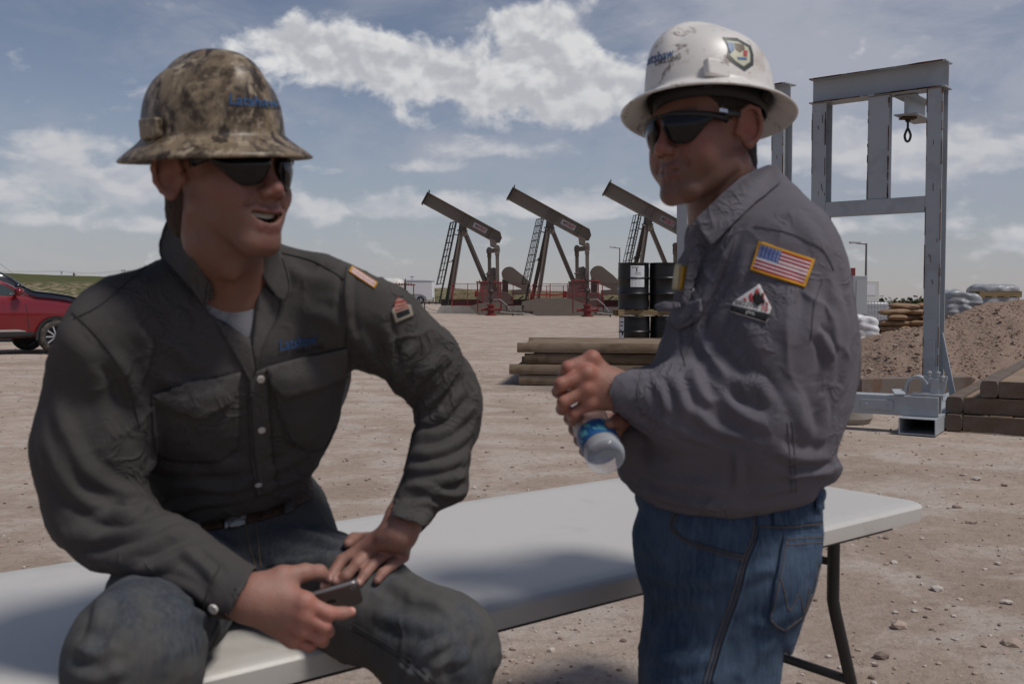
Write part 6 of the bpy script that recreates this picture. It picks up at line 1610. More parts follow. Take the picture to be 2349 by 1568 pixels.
def seated():
    SH = P(228, 762, 1.49); SL = P(818, 700, 1.61)
    La = (SL - SH).normalized(); Fw = Vector((La.y, -La.x, 0)).normalized()
    # ------------------------------------------------------------ jeans
    hR, hL = P(455, 1300, 1.75), P(640, 1295, 1.77); kR, kL = P(308, 1492, 1.28), P(1012, 1482, 1.52)
    aR = Vector((kR.x - .005, kR.y + .06, .47)); aL = Vector((kL.x - .045, kL.y + .03, .40))
    F = Field((-1.0, 1.10, .33), (.12, 2.05, 1.0), .0042)
    F.add(cap(P(520, 1215, 1.80), P(610, 1205, 1.82), .118, .118)); F.add(cap(P(500, 1290, 1.83), P(620, 1285, 1.85), .115, .115), .05)
    for h, kn, an in ((hR, kR, aR), (hL, kL, aL)):
        m = h.lerp(kn, .5) + Vector((0, 0, .004)); F.add(cap(h, m, .100, .088), .05); F.add(cap(m, kn, .088, .076), .04)
        F.add(cap(kn + Vector((0, .0, -.008)), kn.lerp(an, .35), .076, .073), .05); F.add(cap(kn.lerp(an, .35), an, .073, .068), .03)
        F.sub(cap(an - Vector((0, 0, .006)), an - Vector((0, 0, .1)), .060, .062), .004)
    F.sub((lambda X, Y, Z: (.742 - Z) + 0 * X + 0 * Y, np.array([-1., 1.62, .6]), np.array([.2, 2.2, .742])), .012) if False else None
    V, Q = F.mesh(); V = relax(V, Q, 2)
    on = (V[:, 2] < .746) & (V[:, 2] > .62) & (((V[:, 0] - TAB[0].x) * TAB[2].x + (V[:, 1] - TAB[0].y) * TAB[2].y) > -.405); V[on, 2] = .7435
    fl = [([(470, 1320), (540, 1300), (600, 1310)], .010, .006), ([(640, 1210), (720, 1230), (800, 1260)], .012, .006), ([(610, 1300), (700, 1290), (790, 1270)], .012, .008), ([(620, 1330), (720, 1330), (820, 1300)], .010, .006),
          ([(215, 1330), (230, 1400), (200, 1480)], .012, .006), ([(170, 1480), (230, 1500), (270, 1470)], .012, .007), ([(160, 1540), (230, 1550), (280, 1520)], .012, .007), ([(420, 1400), (470, 1420), (480, 1470)], .010, .006),
          ([(930, 1560), (970, 1500), (1040, 1470)], .010, .007), ([(960, 1568), (1010, 1520), (1080, 1500)], .010, .007), ([(860, 1400), (930, 1430), (1010, 1440)], .012, .005), ([(890, 1330), (960, 1370), (1040, 1390)], .012, .005), ([(1090, 1440), (1060, 1500), (1050, 1560)], .012, .005), ([(900, 1520), (950, 1545), (1000, 1568)], .010, .006)]
    V = folds(V, Q, fl); N = normals(V, Q); V = V + N * (vnoise(V, 14, 1.0, 3) * .0045 + creases(V, 11, 5.0, .0036) + creases(V, 22, 1.0, .0014))[:, None]
    on = (V[:, 2] < .744) & (V[:, 2] > .62) & (((V[:, 0] - TAB[0].x) * TAB[2].x + (V[:, 1] - TAB[0].y) * TAB[2].y) > -.405); V[on, 2] = .7435
    jeans = mesh_np('jeans', V, Q, M['jeansA'], pA); jb = bvh_of(V, Q)
    for pts in ([(586, 1195), (592, 1240), (598, 1300)], [(562, 1196), (572, 1250), (588, 1305)], [(800, 1440), (870, 1480), (930, 1520), (985, 1568)], [(812, 1432), (884, 1474), (944, 1514), (1000, 1568)], [(500, 1425), (470, 1490), (448, 1568)], [(512, 1425), (482, 1490), (460, 1568)]):
        seam('stitching', jb, pts, .0011, M['stitch'] if pts[0][1] < 1300 else M['threadA'], jeans)
    # belt, buckle, loops
    top = [(360, 1200), (430, 1186), (520, 1170), (610, 1152), (690, 1118), (712, 1100)]; bot = [(716, 1142), (700, 1152), (620, 1188), (525, 1208), (435, 1226), (364, 1240)]
    belt = on_patch('belt', jb, [tuple(p) for p in spline(top, 4)] + [tuple(p) for p in spline(bot, 4)], .006, M['leather'], pA, .006, 8)
    on_patch('belt_buckle', jb, [(516, 1158), (556, 1150), (566, 1178), (560, 1206), (526, 1214), (512, 1190)], .011, M['buckle'], belt, .004, 6, puff=.003)
    on_patch('belt_keeper', jb, [(502, 1164), (510, 1162), (522, 1212), (513, 1215)], .012, M['buckle'], belt, .004, 5)
    for q in ([(424, 1178), (450, 1174), (456, 1232), (430, 1238)], [(646, 1126), (666, 1118), (672, 1176), (652, 1184)]): on_patch('belt_loop', jb, q, .014, M['jeansA'], jeans, .004, 7)
    # ------------------------------------------------------------ shirt
    eR, wR = P(212, 1215, 1.50), P(560, 1374, 1.345); eL, wL = P(1036, 925, 1.74), P(936, 1196, 1.60)
    F = Field((-.80, 1.17, .80), (.06, 2.05, 1.50), .0031)
    def across(c, half, r, k=.06): F.add(cap(c - La * half, c + La * half, r, r), k)
    across(P(540, 1140, 1.785), .045, .104); across(P(548, 1030, 1.725), .060, .108, .08); across(P(556, 900, 1.665), .066, .112, .09); across(P(548, 800, 1.63), .075, .105, .09); across(P(530, 730, 1.61), .10, .078, .08)
    F.add(cap(P(470, 640, 1.61), SH + Vector((.03, .02, .0)), .062, .066), .05); F.add(cap(P(580, 625, 1.63), SL + Vector((-.03, 0, .0)), .060, .064), .05); F.add(cap(P(520, 640, 1.66), P(545, 850, 1.76), .075, .10), .06)
    # sleeves
    F.add(ell(SH, (.082, .082, .082)), .05); m = SH.lerp(eR, .55) + Vector((-.012, 0, 0))
    F.add(cap(SH, m, .080, .081), .045); F.add(cap(m, eR, .081, .074), .04); F.add(cap(eR, eR.lerp(wR, .5), .072, .062), .05); F.add(cap(eR.lerp(wR, .5), wR.lerp(eR, .06), .062, .047), .03)
    F.add(ell(SL, (.078, .078, .078)), .05); m = SL.lerp(eL, .5) + Vector((.006, 0, .008))
    F.add(cap(SL, m, .076, .072), .045); F.add(cap(m, eL, .072, .066), .04); F.add(cap(eL, eL.lerp(wL, .55), .064, .058), .05); F.add(cap(eL.lerp(wL, .55), wL.lerp(eL, .12), .060, .046), .03)
    F.add(ell(P(1035, 1128, 1.645), (.036, .040, .030)), .035)
    # cuffs
    dR = (wR - eR).normalized(); F.add(cap(wR - dR * .055, wR + dR * .012, .0465, .0445), .006); F.sub(cap(wR + dR * .002, wR + dR * .08, .0395, .041), .003)
    dL = (P(926, 1212, 1.585) - P(948, 1150, 1.63)).normalized(); cL = P(932, 1200, 1.592); F.add(cap(cL - dL * .055, cL + dL * .008, .0455, .0475), .006); F.sub(cap(cL, cL + dL * .08, .041, .044), .003)
    F.clip(lambda X, Y, Z: np.maximum(.0 + 0 * X, 0) - 1 + 0 * X + 0 * Y + 0 * Z)
    # open neck
    F.sub(wedge([(436, 590), (476, 655), (500, 715), (538, 750), (573, 780), (585, 700), (593, 640), (606, 590)], 1.2, 1.585), .006)
    F.sub(cap(P(508, 700, 1.575), P(490, 480, 1.60), .060, .074), .012)
    F.sub(wedge([(320, 1232), (430, 1210), (520, 1190), (610, 1172), (690, 1134), (780, 1092), (800, 1420), (300, 1420)], 1.57, 2.1), .012)
    # trace of the outline: cut what bulges outside it
    outl = [(392, 492), (368, 545), (362, 585), (245, 640), (165, 705), (120, 800), (92, 900), (74, 1010), (84, 1120), (104, 1205), (150, 1258), (212, 1302), (300, 1316), (390, 1345), (470, 1405), (520, 1428), (548, 1420), (592, 1320), (620, 1290), (690, 1150), (712, 1085), (740, 1030), (770, 960), (792, 850), (840, 848), (888, 868), (905, 905), (948, 935), (946, 1020), (922, 1100), (898, 1140), (878, 1190), (900, 1215), (960, 1248), (1012, 1176), (1068, 1150), (1082, 1110), (1082, 1050), (1102, 940), (1096, 890), (1072, 822), (1040, 780), (985, 724), (920, 660), (868, 640), (800, 606), (735, 578), (650, 556), (600, 500)]
    sp = smooth_poly(outl, 2)
    def clipfn(X, Y, Z):
        x, y = px_of(X, Y, Z); return (poly_sd(x.astype(np.float32), y.astype(np.float32), sp) - 3) * (Y / FL)
    near = F.d < .03
    I = np.argwhere(near); xs, ys, zs = F.ax[0][I[:, 0]], F.ax[1][I[:, 1]], F.ax[2][I[:, 2]]; b = clipfn(xs, ys, zs).astype(np.float32); a = F.d[near]; kk = .02; h = np.maximum(kk - np.abs(a - b), 0) / kk; F.d[near] = np.maximum(a, b) + h * h * kk * .25
    V, Q = F.mesh(); V = relax(V, Q, 2)
    fl = [  # traced cloth folds
        ([(300, 745), (340, 790), (330, 850), (318, 900)], .011, .0072), ([(240, 800), (290, 860), (320, 950), (325, 1010)], .013, .0079), ([(150, 760), (200, 830), (240, 930), (260, 1040)], .016, .0043), ([(325, 900), (345, 960), (350, 1040), (330, 1090)], .011, .0072),
        ([(120, 900), (170, 1040), (240, 1110), (330, 1140)], .014, .0065), ([(110, 1010), (160, 1110), (240, 1170), (345, 1190)], .013, .0072), ([(180, 1210), (260, 1190), (330, 1160), (360, 1180)], .011, .0079), ([(160, 1230), (250, 1230), (330, 1215), (400, 1180)], .012, .0086), ([(215, 1290), (300, 1270), (370, 1230), (430, 1215)], .013, .0072), ([(250, 1300), (350, 1300), (430, 1260), (480, 1255)], .011, .0050), ([(420, 1260), (460, 1290), (500, 1330)], .009, .0058), ([(360, 1330), (430, 1350), (480, 1390)], .008, .0036),
        ([(410, 700), (430, 780), (420, 850)], .014, .0043), ([(380, 780), (450, 830), (520, 850)], .013, .0043), ([(360, 860), (420, 880), (540, 850)], .009, .0036), ([(340, 1060), (430, 1080), (540, 1060)], .014, .0043), ([(350, 1130), (440, 1110), (520, 1120), (590, 1090)], .013, .0058), ([(390, 1170), (470, 1150), (560, 1140)], .011, .0058), ([(600, 1080), (660, 1060), (720, 1030)], .012, .0050), ([(620, 1120), (670, 1100), (700, 1075)], .010, .0043),
        ([(800, 620), (795, 680), (800, 740), (815, 800)], .007, .0043), ([(700, 720), (750, 730), (790, 760)], .013, .0036), ([(810, 760), (840, 800), (880, 850)], .013, .0058), ([(880, 740), (890, 790), (900, 860)], .009, .0065), ([(950, 780), (920, 840), (915, 880)], .011, .0072), ([(1000, 820), (960, 870), (930, 920)], .011, .0072), ([(1040, 850), (1000, 910), (955, 940)], .011, .0072), ([(1070, 880), (1020, 940), (960, 965)], .011, .0065), ([(1085, 930), (1030, 985), (955, 1000)], .010, .0065), ([(1085, 980), (1020, 1030), (945, 1040)], .010, .0072), ([(1080, 1040), (1010, 1070), (935, 1080)], .010, .0065), ([(1078, 1085), (1020, 1100), (925, 1110)], .009, .0072), ([(1075, 1130), (1030, 1135), (960, 1120), (910, 1130)], .009, .0072), ([(940, 1160), (980, 1150), (1010, 1165)], .007, .0043),
        ([(640, 600), (700, 640), (780, 640)], .014, .0029), ([(350, 640), (300, 690), (250, 720)], .016, .0029), ([(430, 1010), (500, 1050), (560, 1070)], .014, .0036), ([(650, 1000), (690, 1010), (730, 990)], .011, .0036)]
    V = folds(V, Q, fl); N = normals(V, Q); V = V + N * (vnoise(V, 9, 7.0, 2) * .0050 + creases(V, 9, 3.0, .0042) + creases(V, 19, 8.0, .0014))[:, None]
    shirt = mesh_np('shirt', V, Q, M['shirtA'], pA); sb = bvh_of(V, Q); VS, QS = V, Q
    mt, m2 = M['threadA'], M['shirtA_lit']
    # placket edges, pockets, flaps
    on_patch('placket', sb, [(590, 850), (612, 842), (618, 900), (622, 960), (628, 1040), (636, 1120), (590, 1140), (576, 1060), (574, 1000), (570, 930), (572, 880)], .0030, m2, shirt, .003, 8)
    on_patch('placket', sb, [(476, 662), (492, 690), (505, 716), (540, 750), (574, 780), (586, 845), (574, 880), (545, 824), (512, 768), (486, 716)], .0030, m2, shirt, .003, 7)
    on_patch('placket', sb, [(594, 650), (642, 684), (636, 725), (612, 775), (598, 806), (588, 850), (578, 800), (588, 720)], .0034, m2, shirt, .003, 7)
    fL = on_patch('pocket_flap', sb, [(608, 838), (700, 815), (795, 796), (800, 820), (788, 858), (730, 886), (655, 904), (622, 880)], .0060, m2, shirt, .003, 8, puff=.004, lift=.013)
    on_patch('pocket', sb, [(622, 880), (800, 830), (785, 900), (770, 980), (745, 1030), (708, 1040), (660, 1010), (640, 950)], .0030, M['shirtA'], shirt, .003, 9, puff=.005)
    fR = on_patch('pocket_flap', sb, [(340, 902), (440, 876), (550, 852), (546, 882), (530, 918), (490, 940), (452, 948), (400, 930)], .0065, m2, shirt, .003, 8, puff=.004, lift=.013)
    on_patch('pocket', sb, [(346, 905), (545, 860), (548, 950), (545, 1030), (500, 1060), (440, 1062), (365, 1050), (350, 990)], .0030, M['shirtA'], shirt, .003, 9, puff=.004)
    for pts in ([(348, 910), (440, 886), (546, 862)], [(352, 918), (405, 938), (452, 954), (495, 945), (534, 922)], [(612, 846), (700, 824), (797, 804)], [(624, 878), (656, 898), (728, 880), (786, 852)], [(356, 1000), (362, 1046), (440, 1056), (500, 1052), (540, 1026)], [(648, 950), (668, 1006), (708, 1032), (742, 1022), (765, 975)],
                [(360, 590), (300, 640), (230, 700), (170, 730)], [(640, 580), (720, 600), (790, 640)], [(795, 612), (792, 680), (797, 740), (790, 800)], [(165, 715), (230, 780), (290, 870), (320, 980)], [(576, 900), (580, 1000), (590, 1100)], [(612, 860), (620, 960), (632, 1100)],
                [(470, 1390), (490, 1330), (505, 1300)], [(888, 1180), (930, 1168), (1010, 1170)]):
        seam('seam', sb, pts, .0010, mt, shirt, .0035 if pts[0][1] > 830 and pts[0][0] < 700 else .001)
    for x, y in ((535, 747), (600, 983), (592, 1108), (598, 868)): button(sb, x, y, .0062, shirt, M['pearl'], 'snap_button')
    button(sb, 492, 1393, .0072, shirt, M['pearl'], 'snap_button')
    on_text('chest_lettering', sb, 'Latshaw', [(640, 778), (728, 762), (730, 786), (642, 804)], .0028, M['bluethread'], shirt, .1, .01)
    on_text('chest_lettering', sb, 'DRILLING', [(668, 802), (742, 786), (744, 798), (670, 814)], .0028, M['blackthread'], shirt, 0, .01)
    # sleeve patches, seen edge on
    def flagc(u, v):
        if u < .05 or u > .95 or v < .07 or v > .93: return (.55, .28, .03)
        return (.35, .03, .04) if int((v - .07) / .86 * 13) % 2 == 0 else (.6, .58, .55)
    on_grid('flag_patch', sb, [(806, 612), (866, 650), (858, 662), (800, 624)], 16, 13, flagc, .003, shirt, M['dye'])
    def tri(u, v):
        e = .12
        if v < .55 and (u < .5 - v * .9 or u > .5 + v * .9): return None
        if u < e or u > 1 - e or v > .9: return (.30, .27, .22)
        if v > .62: return (.02, .02, .022)
        return (.30, .06, .05) if (int(v * 14) % 2) else (.30, .24, .2)
    on_grid('safety_patch', sb, [(888, 684), (934, 676), (946, 724), (906, 740)], 14, 16, tri, .003, shirt, M['dye'])
    # ------------------------------------------------------------ undershirt
    F = Field((-.62, 1.40, 1.05), (-.22, 1.85, 1.45), .004)
    for c, hf, r in ((P(556, 900, 1.665), .066, .103), (P(548, 800, 1.63), .075, .095), (P(530, 730, 1.61), .10, .068)): F.add(cap(c - La * hf, c + La * hf, r, r), .08)
    F.add(cap(P(500, 640, 1.62), P(545, 760, 1.62), .066, .08), .05)
    F.sub(cap(P(530, 592, 1.545), P(508, 500, 1.56), .050, .060), .008)
    V, Q = F.mesh(); V = relax(V, Q, 2); V = V + normals(V, Q) * (vnoise(V, 22, 3.0, 2) * .002)[:, None]
    tee = mesh_np('undershirt', V, Q, M['tee'], pA); tb = bvh_of(V, Q)
    # ------------------------------------------------------------ body
    O = HA.O; wr = P(566, 1372, 1.343)
    F = Field((-.80, 1.10, .25), (.10, 2.00, 1.66), .0065, [((O.x - .125, O.y - .125, O.z - .16), (O.x + .14, O.y + .14, O.z + .06), .0021), ((-.46, 1.28, .80), (-.15, 1.66, .97), .0024)])
    head_sdf(F, HA, 1.0, 0, .008)
    F.add(HA.cap((0, -.020, -.045), (0, -.012, -.09), .049, .048), .02); nb = P(545, 690, 1.60); F.add(cap(HA.w(0, -.012, -.08), nb, .051, .055), .02)
    for s, e in ((-1, P(470, 660, 1.55)), (1, P(560, 650, 1.555))): F.add(cap(HA.w(s * .048, -.014, -.055), e, .010, .010), .014)
    F.add(HA.ell((0, .010, -.128), (.014, .016, .018)), .016)
    for c, hf, r in ((P(545, 1160, 1.81), .03, .08), (P(548, 1030, 1.735), .05, .09), (P(556, 900, 1.675), .06, .095), (P(548, 800, 1.64), .07, .085), (P(530, 730, 1.625), .09, .058)): F.add(cap(c - La * hf, c + La * hf, r, r), .06)
    F.add(cap(P(510, 1260, 1.83), P(615, 1255, 1.84), .10, .10), .06); F.add(cap(nb, P(540, 850, 1.70), .06, .08), .05)
    for p, q, r in ((SH, eR, .046), (SL, eL, .046)): F.add(cap(p, q, r, r * .8), .04)
    F.add(cap(eR, wr, .036, .026), .02); F.add(cap(eL, P(918, 1216, 1.585), .036, .027), .02)
    for h, kn, an in ((hR, kR, aR), (hL, kL, aL)):
        F.add(cap(h, kn, .082, .060), .04); F.add(cap(kn, an, .058, .042), .03)
    # right hand round the phone
    MC = [P(700, 1380, 1.332), P(700, 1411, 1.333), P(693, 1441, 1.340), P(672, 1464, 1.352)]
    bs = [P(592, 1350, 1.342), P(590, 1368, 1.338), P(586, 1385, 1.340), P(580, 1398, 1.346)]
    for b_, m_ in zip(bs, MC): F.add(cap(b_, m_, .017, .0125), .014)
    F.add(cap(P(560, 1370, 1.348), P(600, 1374, 1.345), .027, .025), .02)
    fing = [[(MC[0], .0110), (P(755, 1405, 1.336), .0097), (P(787, 1405, 1.348), .0086), (P(806, 1402, 1.358), .0070)], [(MC[1], .0110), (P(744, 1434, 1.336), .0098), (P(752, 1447, 1.360), .0093), (P(735, 1446, 1.377), .0082)],
            [(MC[2], .0104), (P(734, 1461, 1.346), .0093), (P(740, 1469, 1.368), .0090), (P(722, 1466, 1.385), .0080)], [(MC[3], .0092), (P(706, 1478, 1.359), .0087), (P(711, 1482, 1.376), .0078), (P(698, 1478, 1.390), .0070)]]
    for f in fing: chain(F, f, .0035)
    for m_ in MC: F.add(ell(m_ + Vector((0, -.002, .002)), (.0125, .0125, .0125)), .008)
    chain(F, [(P(588, 1352, 1.350), .019), (P(648, 1322, 1.354), .0155)], .014); chain(F, [(P(648, 1322, 1.354), .0145), (P(700, 1312, 1.368), .0118), (P(732, 1312, 1.384), .0105), (P(750, 1326, 1.392), .0080)], .006)
    F.add(cap(P(640, 1340, 1.350), P(690, 1385, 1.345), .014, .012), .016)
    # left hand spread on the thigh
    def on(px, py, r, fb=1.5):
        q, n = hit(jb, px, py); return (q + n * r * .95) if q is not None else P(px, py, fb)
    wl = P(912, 1222, 1.580); F.add(cap(P(925, 1190, 1.60), wl, .027, .026), .02)
    MC = [P(826, 1266, 1.535), P(856, 1262, 1.532), P(888, 1266, 1.535), P(914, 1276, 1.545)]
    for i, (x_, y_) in enumerate(((828, 1270), (858, 1270), (888, 1278), (912, 1290))):
        q, n = hit(jb, x_, y_)
        if q is not None: MC[i] = q + (n + (EYE - q).normalized() * .5).normalized() * .017
    for i, m_ in enumerate(MC): F.add(cap(wl + (m_ - wl) * .08 + La * (.006 * (i - 1.5)), m_, .0165, .0120), .013)
    tips = [[(788, 1297, .0098), (762, 1322, .0088), (747, 1342, .0074)], [(818, 1299, .0098), (796, 1319, .0090), (781, 1334, .0076)], [(860, 1298, .0095), (838, 1322, .0086), (825, 1341, .0072)], [(896, 1304, .0085), (878, 1322, .0078), (868, 1336, .0066)]]
    for m_, tp in zip(MC, tips):
        pts = [(m_, .0112)]
        for x, y, r in tp: pts.append((on(x, y, r), r))
        chain(F, pts, .0035)
    th = [(wl + Vector((-.02, -.004, -.006)), .015), (on(838, 1256, .014, 1.55), .0125), (on(812, 1252, .012, 1.55), .0112), (on(797, 1258, .010, 1.54), .0085)]; chain(F, th, .008)
    V, Q = F.mesh(); V = relax(V, Q, 2, .4)
    body = mesh_np('body', V, Q, M['skin'], pA)
    # collar
    nV = len(VS); allb = bvh_of(np.concatenate([VS, V]), np.concatenate([QS, Q + nV])); cm = m2
    def col(name, rim, d, un=None):
        o = sheet(name, rim, cm, shirt, .0045, 7, .0, under=un or allb, gap=d)
        if name == 'collar':
            cb = BVHTree.FromPolygons([v.co[:] for v in o.data.vertices], [tuple(p.vertices) for p in o.data.polygons]); cx = sum(p[0] for p in rim) / len(rim); cy = sum(p[1] for p in rim) / len(rim)
            pts = [(p[0] + (cx - p[0]) * .10, p[1] + (cy - p[1]) * .06) for p in rim]; k_ = len(pts); seam('seam', cb, pts[k_ // 3:] + pts[:1], .0008, M['threadA'], o, .001)
        return o
    col('collar_stand', [(388, 486, 1.61), (404, 500, 1.575), (430, 560, 1.53), (462, 620, 1.52), (486, 652, 1.515), (488, 690, 1.51), (470, 690, 1.515), (430, 640, 1.54), (392, 580, 1.57), (378, 530, 1.60)], .006)
    col('collar', [(388, 486, 1.60), (400, 505, 1.56), (425, 560, 1.53), (455, 610, 1.52), (482, 652, 1.515), (476, 694, 1.51), (462, 702, 1.51), (446, 676, 1.51), (408, 632, 1.53), (366, 590, 1.56), (362, 560, 1.58), (372, 525, 1.59)], .012)
    col('collar', [(598, 590, 1.57), (612, 566, 1.585), (632, 552, 1.60), (650, 590, 1.585), (664, 632, 1.56), (668, 662, 1.55), (655, 692, 1.54), (636, 682, 1.54), (610, 648, 1.545), (596, 620, 1.55)], .012, sb)
    cols = skin_colors(HA, V, (.205, .103, .073), (.19, .068, .060), (.26, .094, .070), (.13, .08, .06), .45, (.06, .035, .022), (-.0555, -.0815, 4.0))
    # ruddier knuckles and finger tips
    for f in fing:
        for p_, r_ in f[:2] + f[3:]:
            w_ = np.exp(-(np.linalg.norm(V - np.array(p_), axis=1) / (r_ * 1.5)) ** 2)[:, None] * .5; cols = cols * (1 - w_) + np.array((.38, .13, .09)) * w_
    for tip_, bk in ((fing[0][3][0], fing[0][2][0]), (P(750, 1326, 1.392), P(732, 1312, 1.384)), (on(747, 1342, .0074), on(762, 1322, .0088)), (on(781, 1334, .0076), on(796, 1319, .0090)), (on(825, 1341, .0072), on(838, 1322, .0086))):
        dr = (tip_ - bk).normalized(); top_ = (EYE - tip_).normalized() + Vector((0, 0, .9)); top_ = (top_ - dr * top_.dot(dr)).normalized(); c_ = np.array(tip_ + top_ * .0065 + dr * .001)
        w_ = (np.exp(-(np.linalg.norm(V - c_, axis=1) / .0052) ** 4)[:, None]) * .8; cols = cols * (1 - w_) + np.array((.46, .27, .21)) * w_
    hm = np.clip((1.10 - V[:, 2]) / .05, 0, 1)[:, None] * .65; cols = cols * (1 - hm) + cols * np.array((1.85, 2.0, 2.2)) * hm  # light falling on the hands painted in: skin colour raised below the chest
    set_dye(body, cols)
    make_hair(HA, 'hair', M['hairA'], pA, low=-.078)
    # teeth
    k = MB(); k.grid(16, 4, lambda u, v: HA.w(lerp(-.024, .024, u), .0865 - 15 * lerp(-.024, .024, u) ** 2, lerp(-.0662, -.0588, v) + .0050 * (2 * u - 1) ** 2)); t = k.build('teeth', mat('teeth_enamel', (.40, .36, .30), .3), body, smooth=True)
    k = MB(); k.grid(12, 4, lambda u, v: HA.w(lerp(-.027, .027, u), .0765 - 13 * lerp(-.027, .027, u) ** 2, lerp(-.080, -.055, v))); k.build('mouth_inside', mat('mouth_dark', (.05, .012, .012), .6), body, smooth=True)
    # ------------------------------------------------------------ hat, glasses
    g = thing('sunglasses', None, None); g.parent = pA
    sunglasses(HA, 'sunglasses', g, M['lens'], M['gframe'], drop=-.002)
    HH = Head(HA.w(0, .000, .056) + Vector((-.010, 0, 0)), basis(Vector((.765, -.645, 0)), -6, -3), .97)
    hat = hard_hat('hard_hat', HH, M['camo'], pA, M['inner'], a=.097, b=.114, bw=.037, h=.115, droop=.026, slot_y=.0)
    dg = bpy.context.evaluated_depsgraph_get(); hb = BVHTree.FromObject(hat, dg)
    on_text('hat_lettering', hb, 'Latshaw', [(528, 215), (640, 226), (638, 248), (527, 240)], .0012, M['hatblue'], hat, .0, .012)
    on_text('hat_lettering', hb, 'DRILLING', [(592, 238), (650, 242), (648, 252), (591, 249)], .0012, M['ink'], hat, .0, .012)
    for an in (aR, aL): boot(an, Vector((.15, -1, 0)), pA)
    return sb
M['hatblue'] = mat('blue_hat_print', (.02, .085, .22), .5)
def attach(root):
    Ti = Matrix.Translation(-Vector(root.location))
    for o in bpy.data.objects:
        if o.parent == root: o.matrix_parent_inverse = Ti
def phone():
    L_ = Vector((.95, .204, .23)).normalized(); w = Vector((0, .75, -.66)); w = (w - L_ * w.dot(L_)).normalized(); nn = L_.cross(w).normalized()
    if nn.dot(EYE - P(780, 1370, 1.34)) < 0: nn = -nn
    end = P(828, 1354, 1.388); c = end - L_ * .069
    root = thing('phone', 'silver grey phone held in the seated man\'s right hand', 'phone', c); Rm = Matrix((L_, w, nn)).transposed()
    out = []
    for sx, sy, a0 in ((1, 1, 0), (-1, 1, 90), (-1, -1, 180), (1, -1, 270)):
        for i in range(6):
            a = R(a0 + 18 * i); out.append((sx * (.069 - .010) + .010 * math.cos(a), sy * (.0335 - .010) + .010 * math.sin(a)))
    def slab(z0, z1, ins): return [Rm @ Vector((x * (1 - ins / .069), y * (1 - ins / .0335), z)) for z in (z0, z1) for x, y in out]
    def mk(name, z0, z1, ins, m, par, bev=.0):
        k = MB(); n = len(out); k.add(slab(z0, z1, ins), [tuple(range(n - 1, -1, -1)), tuple(range(n, 2 * n))] + [(i, (i + 1) % n, n + (i + 1) % n, n + i) for i in range(n)]); return k.build(name, m, par, bevel=bev, segs=3)
    mk('case', -.0034, .0034, 0, mat('space_grey_aluminium', (.21, .19, .185), .38, .75), root, .0025); mk('screen', -.0040, -.0035, .002, mat('phone_screen', (.01, .01, .012), .08), root)
    k = MB(); k.lathe([(.0042, 0), (.0042, .0009), (.003, .0009), (.003, .0004), (0, .0004)], Rm @ Vector((.060, -.024, .0034)), 16, axis=nn); k.build('camera_lens', M['chrome'], root)
    k = MB(); k.lathe([(.0, 0), (.0022, .0), (.0022, -.0003)], Rm @ Vector((.060, -.024, .0040)), 12, axis=nn, cap=False); k.build('lens_glass', M['lens'], root)
    k = MB(); 
    pts = [(.0062 * math.cos(R(a)) * (1.0 if not -28 < ((a + 180) % 360 - 180) < 28 else .62), .0068 * math.sin(R(a))) for a in range(0, 360, 14)]
    k.prism([Rm @ Vector((.026 + y, x, .00342)) for x, y in pts], nn * .0003); k.build('emblem', mat('dark_emblem', (.05, .045, .045), .2, .8), root)
SBA = seated(); attach(pA); phone()
# ================================================================ the standing man
M['hairB'] = mat('short_dark_hair', (.028, .018, .013), .7, var=.5, vscale=260, bump=.6, bscale=500)
M['shirtB'] = cloth('grey_work_cotton', (.112, .104, .120), var=.10, col2=(.130, .118, .125), amt=.35)
M['shirtB2'] = cloth('grey_work_cotton_trim', (.122, .114, .130), var=.08, col2=(.135, .127, .135), amt=.3)
M['threadB'] = mat('dark_grey_thread', (.085, .079, .086), .9)
M['jeansB'] = denim('blue_denim', (.034, .057, .098), (.03, .045, .07), (.095, .132, .185), .2, .5, .7)
M['stitchB'] = mat('brown_stitch', (.115, .085, .06), .9)
def scuffed():
    def ex(t, b, co, c):
        ob = t.n('ShaderNodeTexCoord').outputs['Object']
        n1 = t.ramp(t.noise(ob, 12, 9, .68, .8), .52, .72); n2 = t.ramp(t.noise(t.v('ADD', ob, (4, 4, 4)), 45, 7, .7, .5), .62, .70); n3 = t.ramp(t.noise(t.v('ADD', ob, (8, 1, 4)), 24, 8, .75, 1.), .58, .64)
        k = t.mix(t.m('MULTIPLY', n1, .7), c, (.40, .34, .27)); k = t.mix(t.m('MULTIPLY', n2, .6), k, (.20, .15, .11)); k = t.mix(t.m('MULTIPLY', n3, .75), k, (.12, .075, .045))
        t.set(b, 'Base Color', k)
    return mat('scuffed_white_shell', (.66, .63, .59), .38, var=.06, vscale=6, extra=ex, spec=.45)
M['whitehat'] = scuffed()
pB = thing('person', 'standing man in grey work shirt, blue jeans and white hard hat holding a bottle', 'person', (.36, 1.80, 0))
fB = Vector((-.80, -.60, 0))
BB = basis(fB, -5, 0)
HB = Head(P(1714, 296, 1.695) - BB @ Vector((.081, -.010, -.002)) * 1.03, BB, 1.03)
